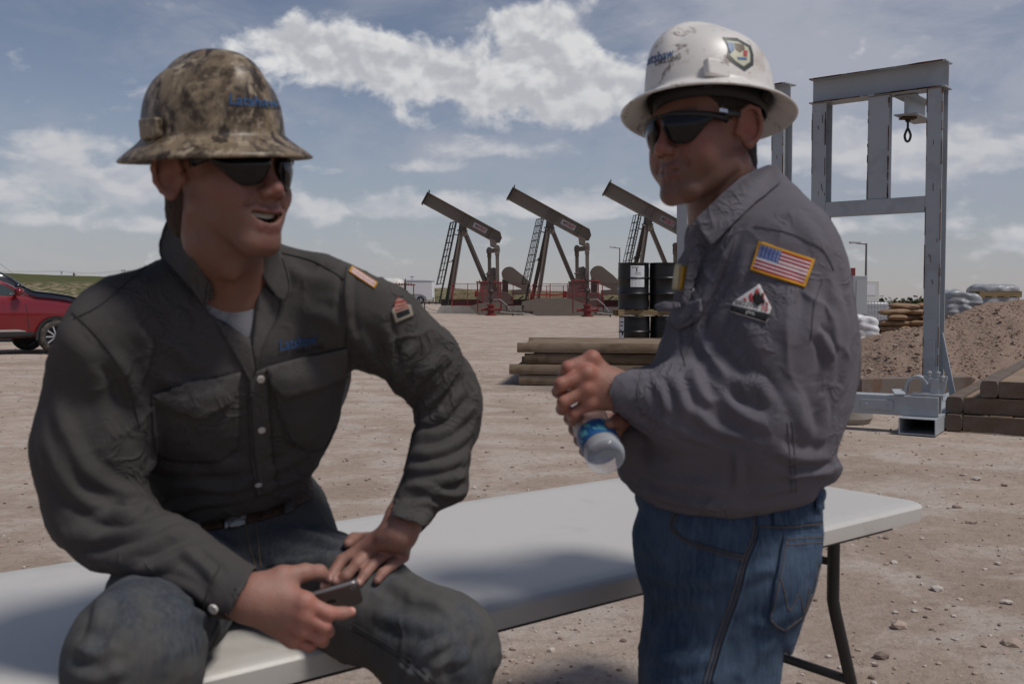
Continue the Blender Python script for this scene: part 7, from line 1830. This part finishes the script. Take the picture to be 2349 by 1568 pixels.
def standing():
    f = Vector((-.93, -.36, 0)).normalized(); lb = Vector((-f.y, f.x, 0)) * -1
    if lb.y > 0: lb = -lb
    # ------------------------------------------------------------ jeans
    F = Field((.02, 1.50, .08), (.72, 2.15, 1.02), .0042)
    def across(F, c, half, r, k=.06): F.add(cap(c - lb * half, c + lb * half, r, r), k)
    across(F, P(1676, 1150, 1.80), .020, .148); across(F, P(1670, 1215, 1.80), .022, .158); across(F, P(1672, 1270, 1.80), .03, .155)
    legs = []
    for s, dx in ((1, 0), (-1, -.01)):
        h = P(1668, 1300, 1.80) + lb * .085 * s; m = Vector((.352 + dx, 1.80 + (.085 * -s), P(1630, 1568, 1.72).z)); kn = Vector((.335 + dx, 1.80 - .085 * s, .50)); an = Vector((.37 + dx, 1.81 - .09 * s, .10)); legs.append((h, m, kn, an))
        F.add(cap(h, m, .128, .112), .04); F.add(cap(m, kn, .112, .086), .05); F.add(cap(kn, an + Vector((0, 0, .02)), .084, .078), .05); F.sub(cap(an + Vector((0, 0, .0)), an - Vector((0, 0, .1)), .06, .06), .003)
    outl = [(1470, 1100), (1470, 1165), (1454, 1205), (1450, 1245), (1462, 1300), (1478, 1360), (1478, 1430), (1470, 1500), (1468, 1580), (1468, 2600), (1790, 2600), (1786, 1580), (1812, 1500), (1838, 1420), (1862, 1340), (1880, 1270), (1886, 1225), (1880, 1160), (1880, 1100)]
    near = F.d < .03; I = np.argwhere(near); x, y = px_of(*(F.ax[a][I[:, a]] for a in range(3))); b = ((poly_sd(x.astype(np.float32), y.astype(np.float32), smooth_poly(outl, 2)) - 3) * (F.ax[1][I[:, 1]] / FL)).astype(np.float32); a = F.d[near]; h = np.maximum(.02 - np.abs(a - b), 0) / .02; F.d[near] = np.maximum(a, b) + h * h * .02 * .25
    V, Q = F.mesh(); V = relax(V, Q, 2)
    fl = [([(1480, 1310), (1560, 1330), (1680, 1320)], .014, .004), ([(1490, 1380), (1560, 1370), (1640, 1390)], .014, .004), ([(1480, 1220), (1510, 1260), (1530, 1300)], .012, .005), ([(1720, 1440), (1780, 1420), (1830, 1390)], .012, .004), ([(1700, 1330), (1740, 1310), (1780, 1300)], .012, .004), ([(1500, 1500), (1560, 1520), (1640, 1500)], .014, .004), ([(1480, 1440), (1530, 1450), (1580, 1440)], .014, .004), ([(1760, 1470), (1720, 1520), (1690, 1560)], .014, .004)]
    V = folds(V, Q, fl); N = normals(V, Q); V = V + N * (vnoise(V, 12, 9.0, 3) * .0035 + creases(V, 10, 15.0, .0030) + creases(V, 22, 11.0, .0012))[:, None]
    jeans = mesh_np('jeans', V, Q, M['jeansB'], pB); jb = bvh_of(V, Q)
    on_patch('waistband', jb, [tuple(p) for p in spline([(1736, 1150), (1800, 1140), (1884, 1110)], 4)] + [tuple(p) for p in spline([(1884, 1200), (1800, 1208), (1736, 1206)], 4)], .0035, M['jeansB'], jeans, .003, 9)
    on_patch('belt_loop', jb, [(1770, 1150), (1792, 1148), (1794, 1204), (1772, 1206)], .008, M['jeansB'], jeans, .003, 7)
    on_patch('belt_loop', jb, [(1862, 1112), (1878, 1108), (1880, 1168), (1866, 1172)], .010, M['jeansB'], jeans, .003, 7)
    on_patch('back_pocket', jb, [(1797, 1228), (1882, 1222), (1878, 1290), (1862, 1360), (1838, 1418), (1798, 1450), (1762, 1425), (1778, 1330)], .0058, M['jeansB'], jeans, .0050, 7)
    P_ = mat('pocket_lining', (.018, .022, .030), .9)
    on_patch('front_pocket', jb, [(1552, 1172), (1640, 1178), (1738, 1172), (1730, 1237), (1714, 1274), (1633, 1255), (1563, 1232), (1540, 1204)], .0012, M['jeansB'], jeans, .001, 10)
    st = M['stitchB']
    for pts, o_, *rest in (([(1551, 1174), (1539, 1204), (1563, 1233), (1633, 1257), (1710, 1276)], .003), ([(1556, 1182), (1547, 1206), (1568, 1239), (1634, 1264), (1706, 1283)], .003), ([(1739, 1184), (1731, 1237), (1713, 1278), (1690, 1364), (1653, 1470), (1624, 1568)], .002), ([(1731, 1184), (1723, 1237), (1705, 1278), (1680, 1364), (1643, 1470), (1614, 1568)], .002), ([(1739, 1206), (1800, 1209), (1880, 1201)], .005), ([(1800, 1238), (1880, 1231)], .006), ([(1800, 1250), (1878, 1243)], .006), ([(1802, 1240), (1786, 1330), (1766, 1420), (1797, 1444), (1834, 1412), (1856, 1358), (1872, 1290)], .006, 1), ([(1788, 1323), (1800, 1370), (1810, 1397), (1829, 1360), (1838, 1398), (1850, 1343)], .006)):
        seam('stitching', jb, pts, .0009, st, jeans, o_, *(rest or (6,)))
    seam('stitching', jb, [(1746, 1184), (1738, 1240), (1720, 1285), (1698, 1366), (1662, 1470), (1634, 1568)], .0030, M['jeansB'], jeans, .001)
    # ------------------------------------------------------------ shirt
    SL = P(1812, 612, 1.675); eL, wL = P(1752, 975, 1.615), P(1408, 893, 1.640); SR = P(1690, 610, 1.97); eR, wR = P(1520, 1000, 1.95), P(1432, 1000, 1.75)
    F = Field((.02, 1.46, .90), (.74, 2.20, 1.60), .0031)
    across(F, P(1674, 1110, 1.80), .030, .150); across(F, P(1676, 1040, 1.80), .030, .188, .05); across(F, P(1690, 960, 1.80), .035, .182, .08); across(F, P(1722, 850, 1.80), .045, .168, .08); across(F, P(1740, 740, 1.80), .06, .150, .08); across(F, P(1738, 640, 1.80), .08, .120, .08)
    F.add(cap(P(1700, 520, 1.80), SL + Vector((0, .02, -.01)), .072, .070), .07); F.add(cap(P(1680, 530, 1.82), SR, .066, .068), .06)
    F.add(cap(P(1760, 470, 1.80), P(1800, 620, 1.80), .060, .11), .06)
    F.add(ell(SL, (.088, .085, .088)), .05); m = SL.lerp(eL, .5) + Vector((.004, -.006, 0))
    F.add(cap(SL, m, .088, .092), .045); F.add(cap(m, eL, .092, .080), .04); F.add(cap(eL, eL.lerp(wL, .5), .078, .066), .05); F.add(cap(eL.lerp(wL, .5), wL.lerp(eL, .10), .066, .048), .03)
    dL = (P(1395, 893, 1.642) - P(1470, 905, 1.636)).normalized(); F.add(cap(P(1462, 904, 1.637), P(1404, 894, 1.641), .047, .0445), .006); F.sub(cap(P(1400, 893, 1.641), P(1300, 880, 1.648), .039, .042), .003)
    F.add(cap(SR, eR, .085, .075), .04); F.add(cap(eR, wR, .07, .048), .04)
    # open neck
    F.sub(cap(P(1650, 470, 1.775), P(1700, 330, 1.78), .060, .075), .012); F.sub(wedge([(1550, 470), (1600, 470), (1606, 505), (1590, 550), (1565, 570)], 1.5, 1.74), .01)
    outl = [(1783, 377), (1812, 412), (1852, 440), (1902, 500), (1936, 590), (1954, 680), (1966, 770), (1962, 850), (1950, 930), (1927, 1000), (1912, 1045), (1933, 1072), (1914, 1102), (1880, 1120), (1866, 1150), (1800, 1166), (1690, 1183), (1600, 1179), (1530, 1161), (1475, 1138), (1440, 1105), (1420, 1085), (1419, 1000), (1432, 966), (1398, 944), (1382, 900), (1396, 856), (1425, 842), (1500, 846), (1524, 785), (1544, 725), (1556, 640), (1562, 600), (1578, 575), (1572, 490), (1620, 450), (1700, 400)]
    sp = smooth_poly(outl, 2); near = F.d < .03; I = np.argwhere(near); x, y = px_of(*(F.ax[a][I[:, a]] for a in range(3))); b = ((poly_sd(x.astype(np.float32), y.astype(np.float32), sp) - 3) * (F.ax[1][I[:, 1]] / FL)).astype(np.float32); a = F.d[near]; h = np.maximum(.02 - np.abs(a - b), 0) / .02; F.d[near] = np.maximum(a, b) + h * h * .02 * .25
    V, Q = F.mesh(); V = relax(V, Q, 2)
    fl = [([(1690, 540), (1650, 620), (1615, 700), (1590, 780)], .009, .0065), ([(1720, 560), (1690, 640), (1650, 720), (1625, 770)], .013, .0043), ([(1600, 760), (1640, 830), (1690, 880), (1740, 900)], .013, .0094), ([(1590, 840), (1610, 900), (1640, 930)], .011, .0072), ([(1545, 860), (1560, 900), (1580, 960)], .009, .0050), ([(1640, 850), (1670, 920), (1720, 960), (1760, 970)], .013, .0072), ([(1700, 860), (1740, 880), (1770, 930)], .011, .0058), ([(1500, 870), (1520, 910), (1530, 960)], .008, .0036), ([(1590, 930), (1640, 985), (1720, 1005)], .011, .0058), ([(1480, 950), (1560, 990), (1640, 1020)], .011, .0043), ([(1450, 960), (1500, 985), (1560, 1010)], .009, .0043),
          ([(1860, 620), (1870, 700), (1850, 790)], .014, .0043), ([(1900, 620), (1920, 720), (1915, 800), (1890, 900)], .016, .0072), ([(1870, 760), (1890, 780), (1900, 830)], .009, .0086), ([(1930, 680), (1940, 780), (1930, 880)], .013, .0050), ([(1820, 900), (1840, 960), (1870, 1010)], .013, .0050), ([(1780, 1030), (1830, 1050), (1900, 1050)], .013, .0072), ([(1800, 1090), (1850, 1085), (1910, 1080)], .009, .0094), ([(1690, 1040), (1692, 1080), (1690, 1120)], .009, .0043), ([(1450, 1060), (1540, 1100), (1680, 1120)], .014, .0043), ([(1480, 1120), (1560, 1150), (1690, 1160)], .011, .0043), ([(1440, 1040), (1500, 1060), (1600, 1070)], .013, .0036), ([(1720, 1140), (1780, 1120), (1840, 1110)], .011, .0050), ([(1880, 900), (1890, 960), (1880, 1030)], .013, .0058), ([(1600, 560), (1580, 640), (1570, 720)], .009, .0029), ([(1800, 480), (1850, 520), (1890, 580)], .014, .0029), ([(1780, 640), (1800, 700), (1790, 780)], .018, .0029), ([(1700, 700), (1720, 760), (1760, 820)], .016, .0036)]
    V = folds(V, Q, fl); N = normals(V, Q); V = V + N * (vnoise(V, 8, 17.0, 2) * .0050 + creases(V, 8, 13.0, .0042, (1, 1, .7)) + creases(V, 18, 28.0, .0012))[:, None]
    shirt = mesh_np('shirt', V, Q, M['shirtB'], pB); sb = bvh_of(V, Q); VS, QS = V, Q; m2, mt = M['shirtB2'], M['threadB']
    on_patch('pocket_flap', sb, [(1528, 716), (1560, 704), (1610, 686), (1612, 720), (1590, 745), (1560, 758), (1536, 744)], .006, m2, shirt, .003, 7, puff=.004)
    k = sheet('pocket_flap', [(1498, 700, 1.70), (1520, 690, 1.69), (1558, 692, 1.675), (1562, 704, 1.670), (1530, 714, 1.68), (1504, 716, 1.70)], m2, shirt, .006, 7, .004)
    for pts, o_ in (([(1731, 519), (1789, 529), (1845, 548), (1888, 574), (1912, 620)], .0015), ([(1790, 420), (1735, 461), (1687, 506)], .001), ([(1690, 540), (1655, 640), (1610, 720), (1580, 800), (1560, 850)], .001), ([(1817, 964), (1822, 1040), (1826, 1127)], .001), ([(1806, 968), (1811, 1040), (1816, 1128)], .001), ([(1888, 640), (1868, 700), (1860, 780)], .001), ([(1470, 856), (1462, 900), (1474, 952)], .001), ([(1420, 848), (1404, 890), (1416, 940)], .001), ([(1536, 738), (1560, 750), (1606, 714)], .0075), ([(1560, 760), (1572, 840)], .0015)):
        seam('seam', sb, pts, .0008, mt, shirt, o_)
    # woven flag
    def flagc(u, v):
        bu, bv = .045, .075
        if u < bu or u > 1 - bu or v < bv or v > 1 - bv: return (.62, .31, .025)
        uu, vv = (u - bu) / (1 - 2 * bu), (v - bv) / (1 - 2 * bv)
        if uu < .42 and vv < 7 / 13:
            ix, iy = uu / .42 * 6, vv * 13 / 7 * 5
            return (.42, .46, .58) if math.hypot((ix % 1) - .5, (iy % 1) - .5) < .26 else (.085, .13, .33)
        return (.36, .02, .035) if int(vv * 13) % 2 == 0 else (.68, .66, .66)
    on_grid('flag_patch', sb, [(1742, 554), (1868, 596), (1847, 660), (1721, 619)], 66, 40, flagc, .004, shirt, M['dye'], .0025)
    # triangular safety patch
    out = [(1743, 652), (1770, 706), (1759, 741), (1679, 716), (1682, 696)]
    on_patch('safety_patch', sb, out, .0035, mat('patch_white', (.60, .58, .56), .8), shirt, .0025, 6)
    on_patch('safety_patch', sb, [(1681, 701), (1768, 722), (1759, 740), (1680, 715)], .0044, M['blackthread'], shirt, .0006, 6)
    rp = mat('patch_red', (.45, .03, .035), .8)
    for a_, b_ in ((1706, 1713), (1720, 1727), (1734, 1741), (1748, 1754), (1759, 1763)):
        t0 = 652 + abs(a_ - 1741) * (.78 if a_ < 1741 else 1.9) + 7; on_patch('patch_stripe', sb, [(a_, t0 + 2), (b_, t0 + (0 if a_ > 1735 else -3)), (b_ + 1, 692 + (b_ - 1710) * .2), (a_ + 1, 690 + (a_ - 1710) * .2)], .0044, rp, shirt, .0005, 4)
    on_patch('patch_figure', sb, [(1728, 682), (1733, 672), (1737, 680), (1742, 668), (1746, 680), (1753, 672), (1752, 686), (1758, 694), (1746, 698), (1740, 703), (1730, 696)], .0050, M['blackthread'], shirt, .0005, 4)
    on_text('patch_lettering', sb, 'GLOVES', [(1692, 690), (1742, 702), (1742, 712), (1691, 700)], .0050, M['blackthread'], shirt, 0, .02)
    on_text('patch_lettering', sb, '75', [(1748, 703), (1765, 707), (1764, 718), (1747, 714)], .0050, rp, shirt, 0, .03)
    on_text('patch_lettering', sb, 'JTC', [(1713, 715), (1733, 720), (1732, 728), (1712, 723)], .0054, mat('patch_thread', (.5, .49, .47), .8), shirt, 0, .02)
    # ------------------------------------------------------------ body
    O = HB.O
    F = Field((.02, 1.48, .05), (.66, 2.15, 1.86), .0065, [((O.x - .13, O.y - .12, O.z - .15), (O.x + .12, O.y + .12, O.z + .06), .0021), ((.06, 1.57, .98), (.24, 1.76, 1.24), .0023)])
    head_sdf(F, HB, 0.0, .004)
    nb = P(1690, 520, 1.79); F.add(HB.cap((0, -.028, -.045), (0, -.036, -.09), .056, .057), .02); F.add(cap(HB.w(0, -.032, -.07), nb, .058, .066), .02)
    for s, e in ((1, P(1632, 520, 1.70)), (-1, P(1610, 520, 1.80))): F.add(cap(HB.w(s * .054, -.022, -.05), e, .013, .012), .018)
    for q, hf, r in ((P(1674, 1110, 1.80), .03, .13), (P(1690, 960, 1.80), .04, .14), (P(1722, 850, 1.80), .05, .135), (P(1735, 700, 1.80), .06, .095), (P(1738, 620, 1.80), .06, .070)): across(F, q, hf, r)
    F.add(cap(nb, P(1725, 640, 1.80), .062, .07), .06); across(F, P(1664, 1250, 1.80), .035, .105)
    F.add(cap(SL, eL, .052, .044), .04); F.add(cap(eL, wL, .044, .028), .03); F.add(cap(SR, eR, .05, .044), .04); F.add(cap(eR, wR, .042, .028), .03)
    for h_, m_, kn, an in legs: F.add(cap(h_ + f * .02, kn, .072, .058), .04); F.add(cap(kn, an, .060, .045), .03)
    # left hand on the cap
    wr = P(1408, 893, 1.642); MC = [P(1358, 824, 1.632), P(1346, 858, 1.614), P(1344, 893, 1.614), P(1350, 925, 1.622)]
    bs = [P(1398, 872, 1.640), P(1396, 885, 1.634), P(1396, 900, 1.634), P(1398, 912, 1.640)]
    for b_, m_ in zip(bs, MC): F.add(cap(b_, m_, .018, .0130), .015)
    F.add(cap(P(1430, 896, 1.641), P(1396, 890, 1.645), .028, .026), .02)
    fing = [[(MC[0], .0128), (P(1303, 843, 1.620), .0112), (P(1293, 858, 1.642), .0100), (P(1312, 872, 1.658), .0088)], [(MC[1], .0126), (P(1287, 881, 1.606), .0114), (P(1280, 898, 1.630), .0102), (P(1300, 908, 1.650), .0090)],
            [(MC[2], .0120), (P(1293, 921, 1.606), .0108), (P(1289, 938, 1.628), .0098), (P(1310, 944, 1.648), .0086)], [(MC[3], .0108), (P(1316, 948, 1.618), .0096), (P(1314, 960, 1.638), .0086), (P(1330, 958, 1.650), .0076)]]
    for g in fing: chain(F, g, .0035)
    for m_ in MC: F.add(ell(m_ + Vector((0, -.003, .002)), (.0130, .0130, .0130)), .008)
    chain(F, [(P(1400, 870, 1.655), .019), (P(1362, 866, 1.682), .0150)], .014); chain(F, [(P(1362, 866, 1.682), .0145), (P(1325, 885, 1.690), .0115), (P(1312, 905, 1.682), .0085)], .006)
    # right hand round the bottle
    wr2 = P(1432, 1000, 1.75); F.add(cap(wr2, P(1405, 985, 1.735), .027, .026), .02)
    for i in range(4):
        y0 = 955 + 25 * i; x0 = 1306 + 11 * i; mc = P(1372 + 6 * i, y0 + 2, 1.728 - .004 * i); r = (.0118, .0118, .0112, .0098)[i]
        F.add(cap(P(1404, 975 + 8 * i, 1.735), mc, .017, .013), .014); chain(F, [(mc, r * 1.05), (P(x0 + 14, y0 - 2, 1.715), r), (P(x0 + 2, y0 + 4, 1.685), r * .92), (P(x0 + 14, y0 + 10, 1.664), r * .8)], .004)
    chain(F, [(P(1420, 975, 1.735), .017), (P(1428, 962, 1.69), .0135), (P(1415, 966, 1.645), .0112), (P(1398, 972, 1.622), .0086)], .008)
    V, Q = F.mesh(); V = relax(V, Q, 2, .4)
    body = mesh_np('body', V, Q, M['skin'], pB)
    cols = skin_colors(HB, V, (.205, .100, .070), (.18, .070, .060), (.34, .11, .075), (.10, .058, .04), .7, (.04, .025, .018))
    for g in fing:
        for p_, r_ in g[:2]:
            w_ = np.exp(-(np.linalg.norm(V - np.array(p_), axis=1) / (r_ * 1.5)) ** 2)[:, None] * .5; cols = cols * (1 - w_) + np.array((.36, .12, .08)) * w_
    hm = np.clip((1.35 - V[:, 2]) / .05, 0, 1)[:, None] * .5; cols = cols * (1 - hm) + cols * np.array((1.6, 1.68, 1.75)) * hm  # lower skin painted lighter than the face, as light on the hands
    set_dye(body, cols)
    make_hair(HB, 'hair', M['hairB'], pB, low=-.062, front=.030)
    # collar
    nV = len(VS); allb = bvh_of(np.concatenate([VS, V]), np.concatenate([QS, Q + nV]))
    def col(name, rim, d): return sheet(name, rim, m2, shirt, .0045, 8, .0, under=allb, gap=d)
    col('collar', [(1764, 376, 1.80), (1784, 378, 1.79), (1796, 398, 1.77), (1790, 420, 1.75), (1737, 462, 1.715), (1690, 506, 1.69), (1652, 546, 1.675), (1632, 564, 1.67), (1612, 538, 1.68), (1594, 504, 1.69), (1600, 496, 1.695), (1616, 482, 1.70), (1660, 440, 1.71), (1705, 402, 1.735)], .010)
    col('collar_stand', [(1616, 482, 1.71), (1594, 504, 1.70), (1582, 516, 1.70), (1576, 545, 1.70), (1584, 580, 1.70), (1600, 560, 1.695), (1630, 560, 1.685), (1640, 500, 1.70)], .004)
    col('placket', [(1584, 575, 1.70), (1600, 560, 1.69), (1612, 590, 1.685), (1596, 640, 1.69), (1580, 700, 1.69), (1562, 700, 1.70), (1572, 640, 1.70)], .005)
    for x, y in ((1600, 598), (1590, 668)): button(allb, x, y, .0055, shirt, M['pearl'], 'snap_button')
    # ------------------------------------------------------------ hat and glasses
    g = thing('sunglasses', None, None); g.parent = pB; sunglasses(HB, 'sunglasses', g, M['lens'], M['gframe'], drop=-.004, glint=True)
    HH = Head(HB.w(0, .002, .056) + Vector((.012, 0, 0)), basis(Vector((-.90, -.44, 0)), -11, 5), 1.0); hat = hard_hat('hard_hat', HH, M['whitehat'], pB, M['inner'], a=.098, b=.115, bw=.036, h=.124, droop=.020, slot_y=.055)
    hb = BVHTree.FromObject(hat, bpy.context.evaluated_depsgraph_get())
    on_text('hat_lettering', hb, 'Latshaw', [(1472, 130), (1546, 110), (1546, 130), (1474, 154)], .0012, M['hatblue'], hat, .1, .015)
    on_text('hat_lettering', hb, 'DRILLING', [(1503, 140), (1562, 124), (1562, 136), (1504, 152)], .0012, M['ink'], hat, .1, .012)
    # crest: dark rim, cream field, coloured blocks
    shield = [(1656, 86), (1690, 88), (1722, 106), (1728, 126), (1728, 150), (1708, 164), (1684, 148), (1666, 130), (1670, 112), (1664, 98)]
    sh = lambda s_: [(1696 + (x - 1696) * s_, 122 + (y - 122) * s_) for x, y in shield]
    cst = on_patch('hat_crest', hb, sh(1.0), .0008, mat('crest_dark', (.035, .045, .04), .45), hat, 0, 4)
    on_patch('crest_field', hb, sh(.74), .0014, mat('crest_cream', (.50, .49, .36), .45), hat, 0, 4)
    on_patch('crest_mark', hb, [(1668, 98), (1682, 100), (1684, 116), (1676, 124), (1670, 112)], .0020, mat('crest_blue', (.04, .11, .25), .45), hat, 0, 4)
    on_patch('crest_mark', hb, [(1704, 116), (1714, 118), (1712, 132), (1704, 130)], .0020, mat('crest_red', (.36, .04, .04), .45), hat, 0, 4)
    on_patch('crest_mark', hb, [(1684, 100), (1704, 104), (1708, 114), (1696, 122), (1686, 114)], .0020, mat('crest_brown', (.11, .075, .04), .45), hat, 0, 4)
    on_patch('crest_mark', hb, [(1690, 132), (1712, 134), (1712, 139), (1692, 138)], .0020, bpy.data.materials['crest_blue'], hat, 0, 3)
    for h_, m_, kn, an in legs: boot(Vector((an.x, an.y, .12)), f, pB)
    return sb
SBB = standing(); attach(pB)
def bottle():
    top, base = P(1332, 924, 1.735), P(1394, 1056, 1.590); ax = (top - base).normalized()
    root = thing('water_bottle', 'clear plastic water bottle with a blue label in the standing man\'s hands', 'water bottle', base)
    pet = bpy.data.materials.new('clear_plastic_water'); pet.use_nodes = True; t = NT(pet.node_tree)
    b0 = t.n('ShaderNodeBsdfPrincipled', {'Base Color': (.80, .86, .92, 1), 'Roughness': .06, 'Specular IOR Level': .8, 'Alpha': .30}); lw = t.n('ShaderNodeLayerWeight', {'Blend': .45}); t.set(b0, 'Alpha', t.m('ADD', .14, t.m('MULTIPLY', lw.outputs[1], .55))); t.set(t.n('ShaderNodeOutputMaterial'), 0, b0.outputs[0])
    pr = [(0, .006), (.016, .004), (.024, 0), (.030, .004), (.0325, .012)]
    for i in range(7): z = .016 + i * .010; pr += [(.0325, z), (.0312, z + .005)]
    pr += [(.0325, .088), (.0325, .135), (.031, .15), (.026, .165), (.018, .178), (.0125, .186), (.0125, .200), (0, .200)]
    MB().lathe(pr, (0, 0, 0), 40, axis=ax, cap=False).build('bottle_body', pet, root, smooth=True)
    lab = dyed('printed_label', .35, 0, .4)
    k = MB(); k.lathe([(.0330, .034), (.0334, .036), (.0334, .070), (.0330, .072)], (0, 0, 0), 48, axis=ax, cap=False); o = k.build('label', lab, root, smooth=True, recalc=True)
    me = o.data; cols = []
    for i, v in enumerate(me.vertices):
        cols.append((.02, .10, .26))
    set_dye(o, np.array(cols))
    me2 = BVHTree.FromObject(o, bpy.context.evaluated_depsgraph_get())
    k = MB(); q = Vector((0, 0, 1)).rotation_difference(ax)
    fc = (EYE - base).normalized(); sd = ax.cross(fc).normalized(); fr_ = sd.cross(ax).normalized()
    for i in range(7):
        a0 = R(-60 + 18 * i); w = R(5 + 3 * (i % 3)); zc = .053 + .010 * math.sin(i * 1.9); hh = .003 + .004 * ((i * 7) % 3) / 2
        k.grid(5, 3, lambda u, v: (fr_ * math.cos(lerp(a0 - w, a0 + w, u)) - sd * math.sin(lerp(a0 - w, a0 + w, u))) * .0338 + ax * (zc + lerp(-hh, hh, v) + .006 * (u - .5)))
    k.build('label_print', mat('pale_blue_print', (.10, .35, .42), .4), o, smooth=True, recalc=False)
    MB().lathe([(0, .217), (.0135, .217), (.0148, .2155), (.0148, .201), (.0135, .200)], (0, 0, 0), 28, axis=ax, cap=False).build('cap', mat('green_cap', (.02, .16, .12), .45), root, smooth='auto')
bottle()
def gas_badge():
    q, n = hit(SBB, 1574, 640); c = P(1570, 638, (q.y if q is not None else 1.70) - .020)
    root = thing('gas_badge', 'small yellow gas badge with a clear casing clipped to the standing man\'s shirt front', 'badge', c); Rm = Matrix.Rotation(R(28), 3, 'Z') @ Matrix.Rotation(R(8), 3, 'Y')
    MB().box((.0, 0, 0), (.026, .016, .040), Rm).build('badge_body', mat('yellow_plastic', (.50, .26, .012), .35, var=.2, vscale=60), root, bevel=.004)
    MB().box(Rm @ Vector((-.004, 0, 0)), (.036, .010, .046), Rm).build('casing', mat('cloudy_casing', (.42, .36, .22), .3), root, bevel=.004)
    MB().box(Rm @ Vector((.016, .002, .004)), (.010, .014, .030), Rm).build('clip', mat('blue_clip', (.03, .10, .25), .5), root, bevel=.003)
gas_badge()
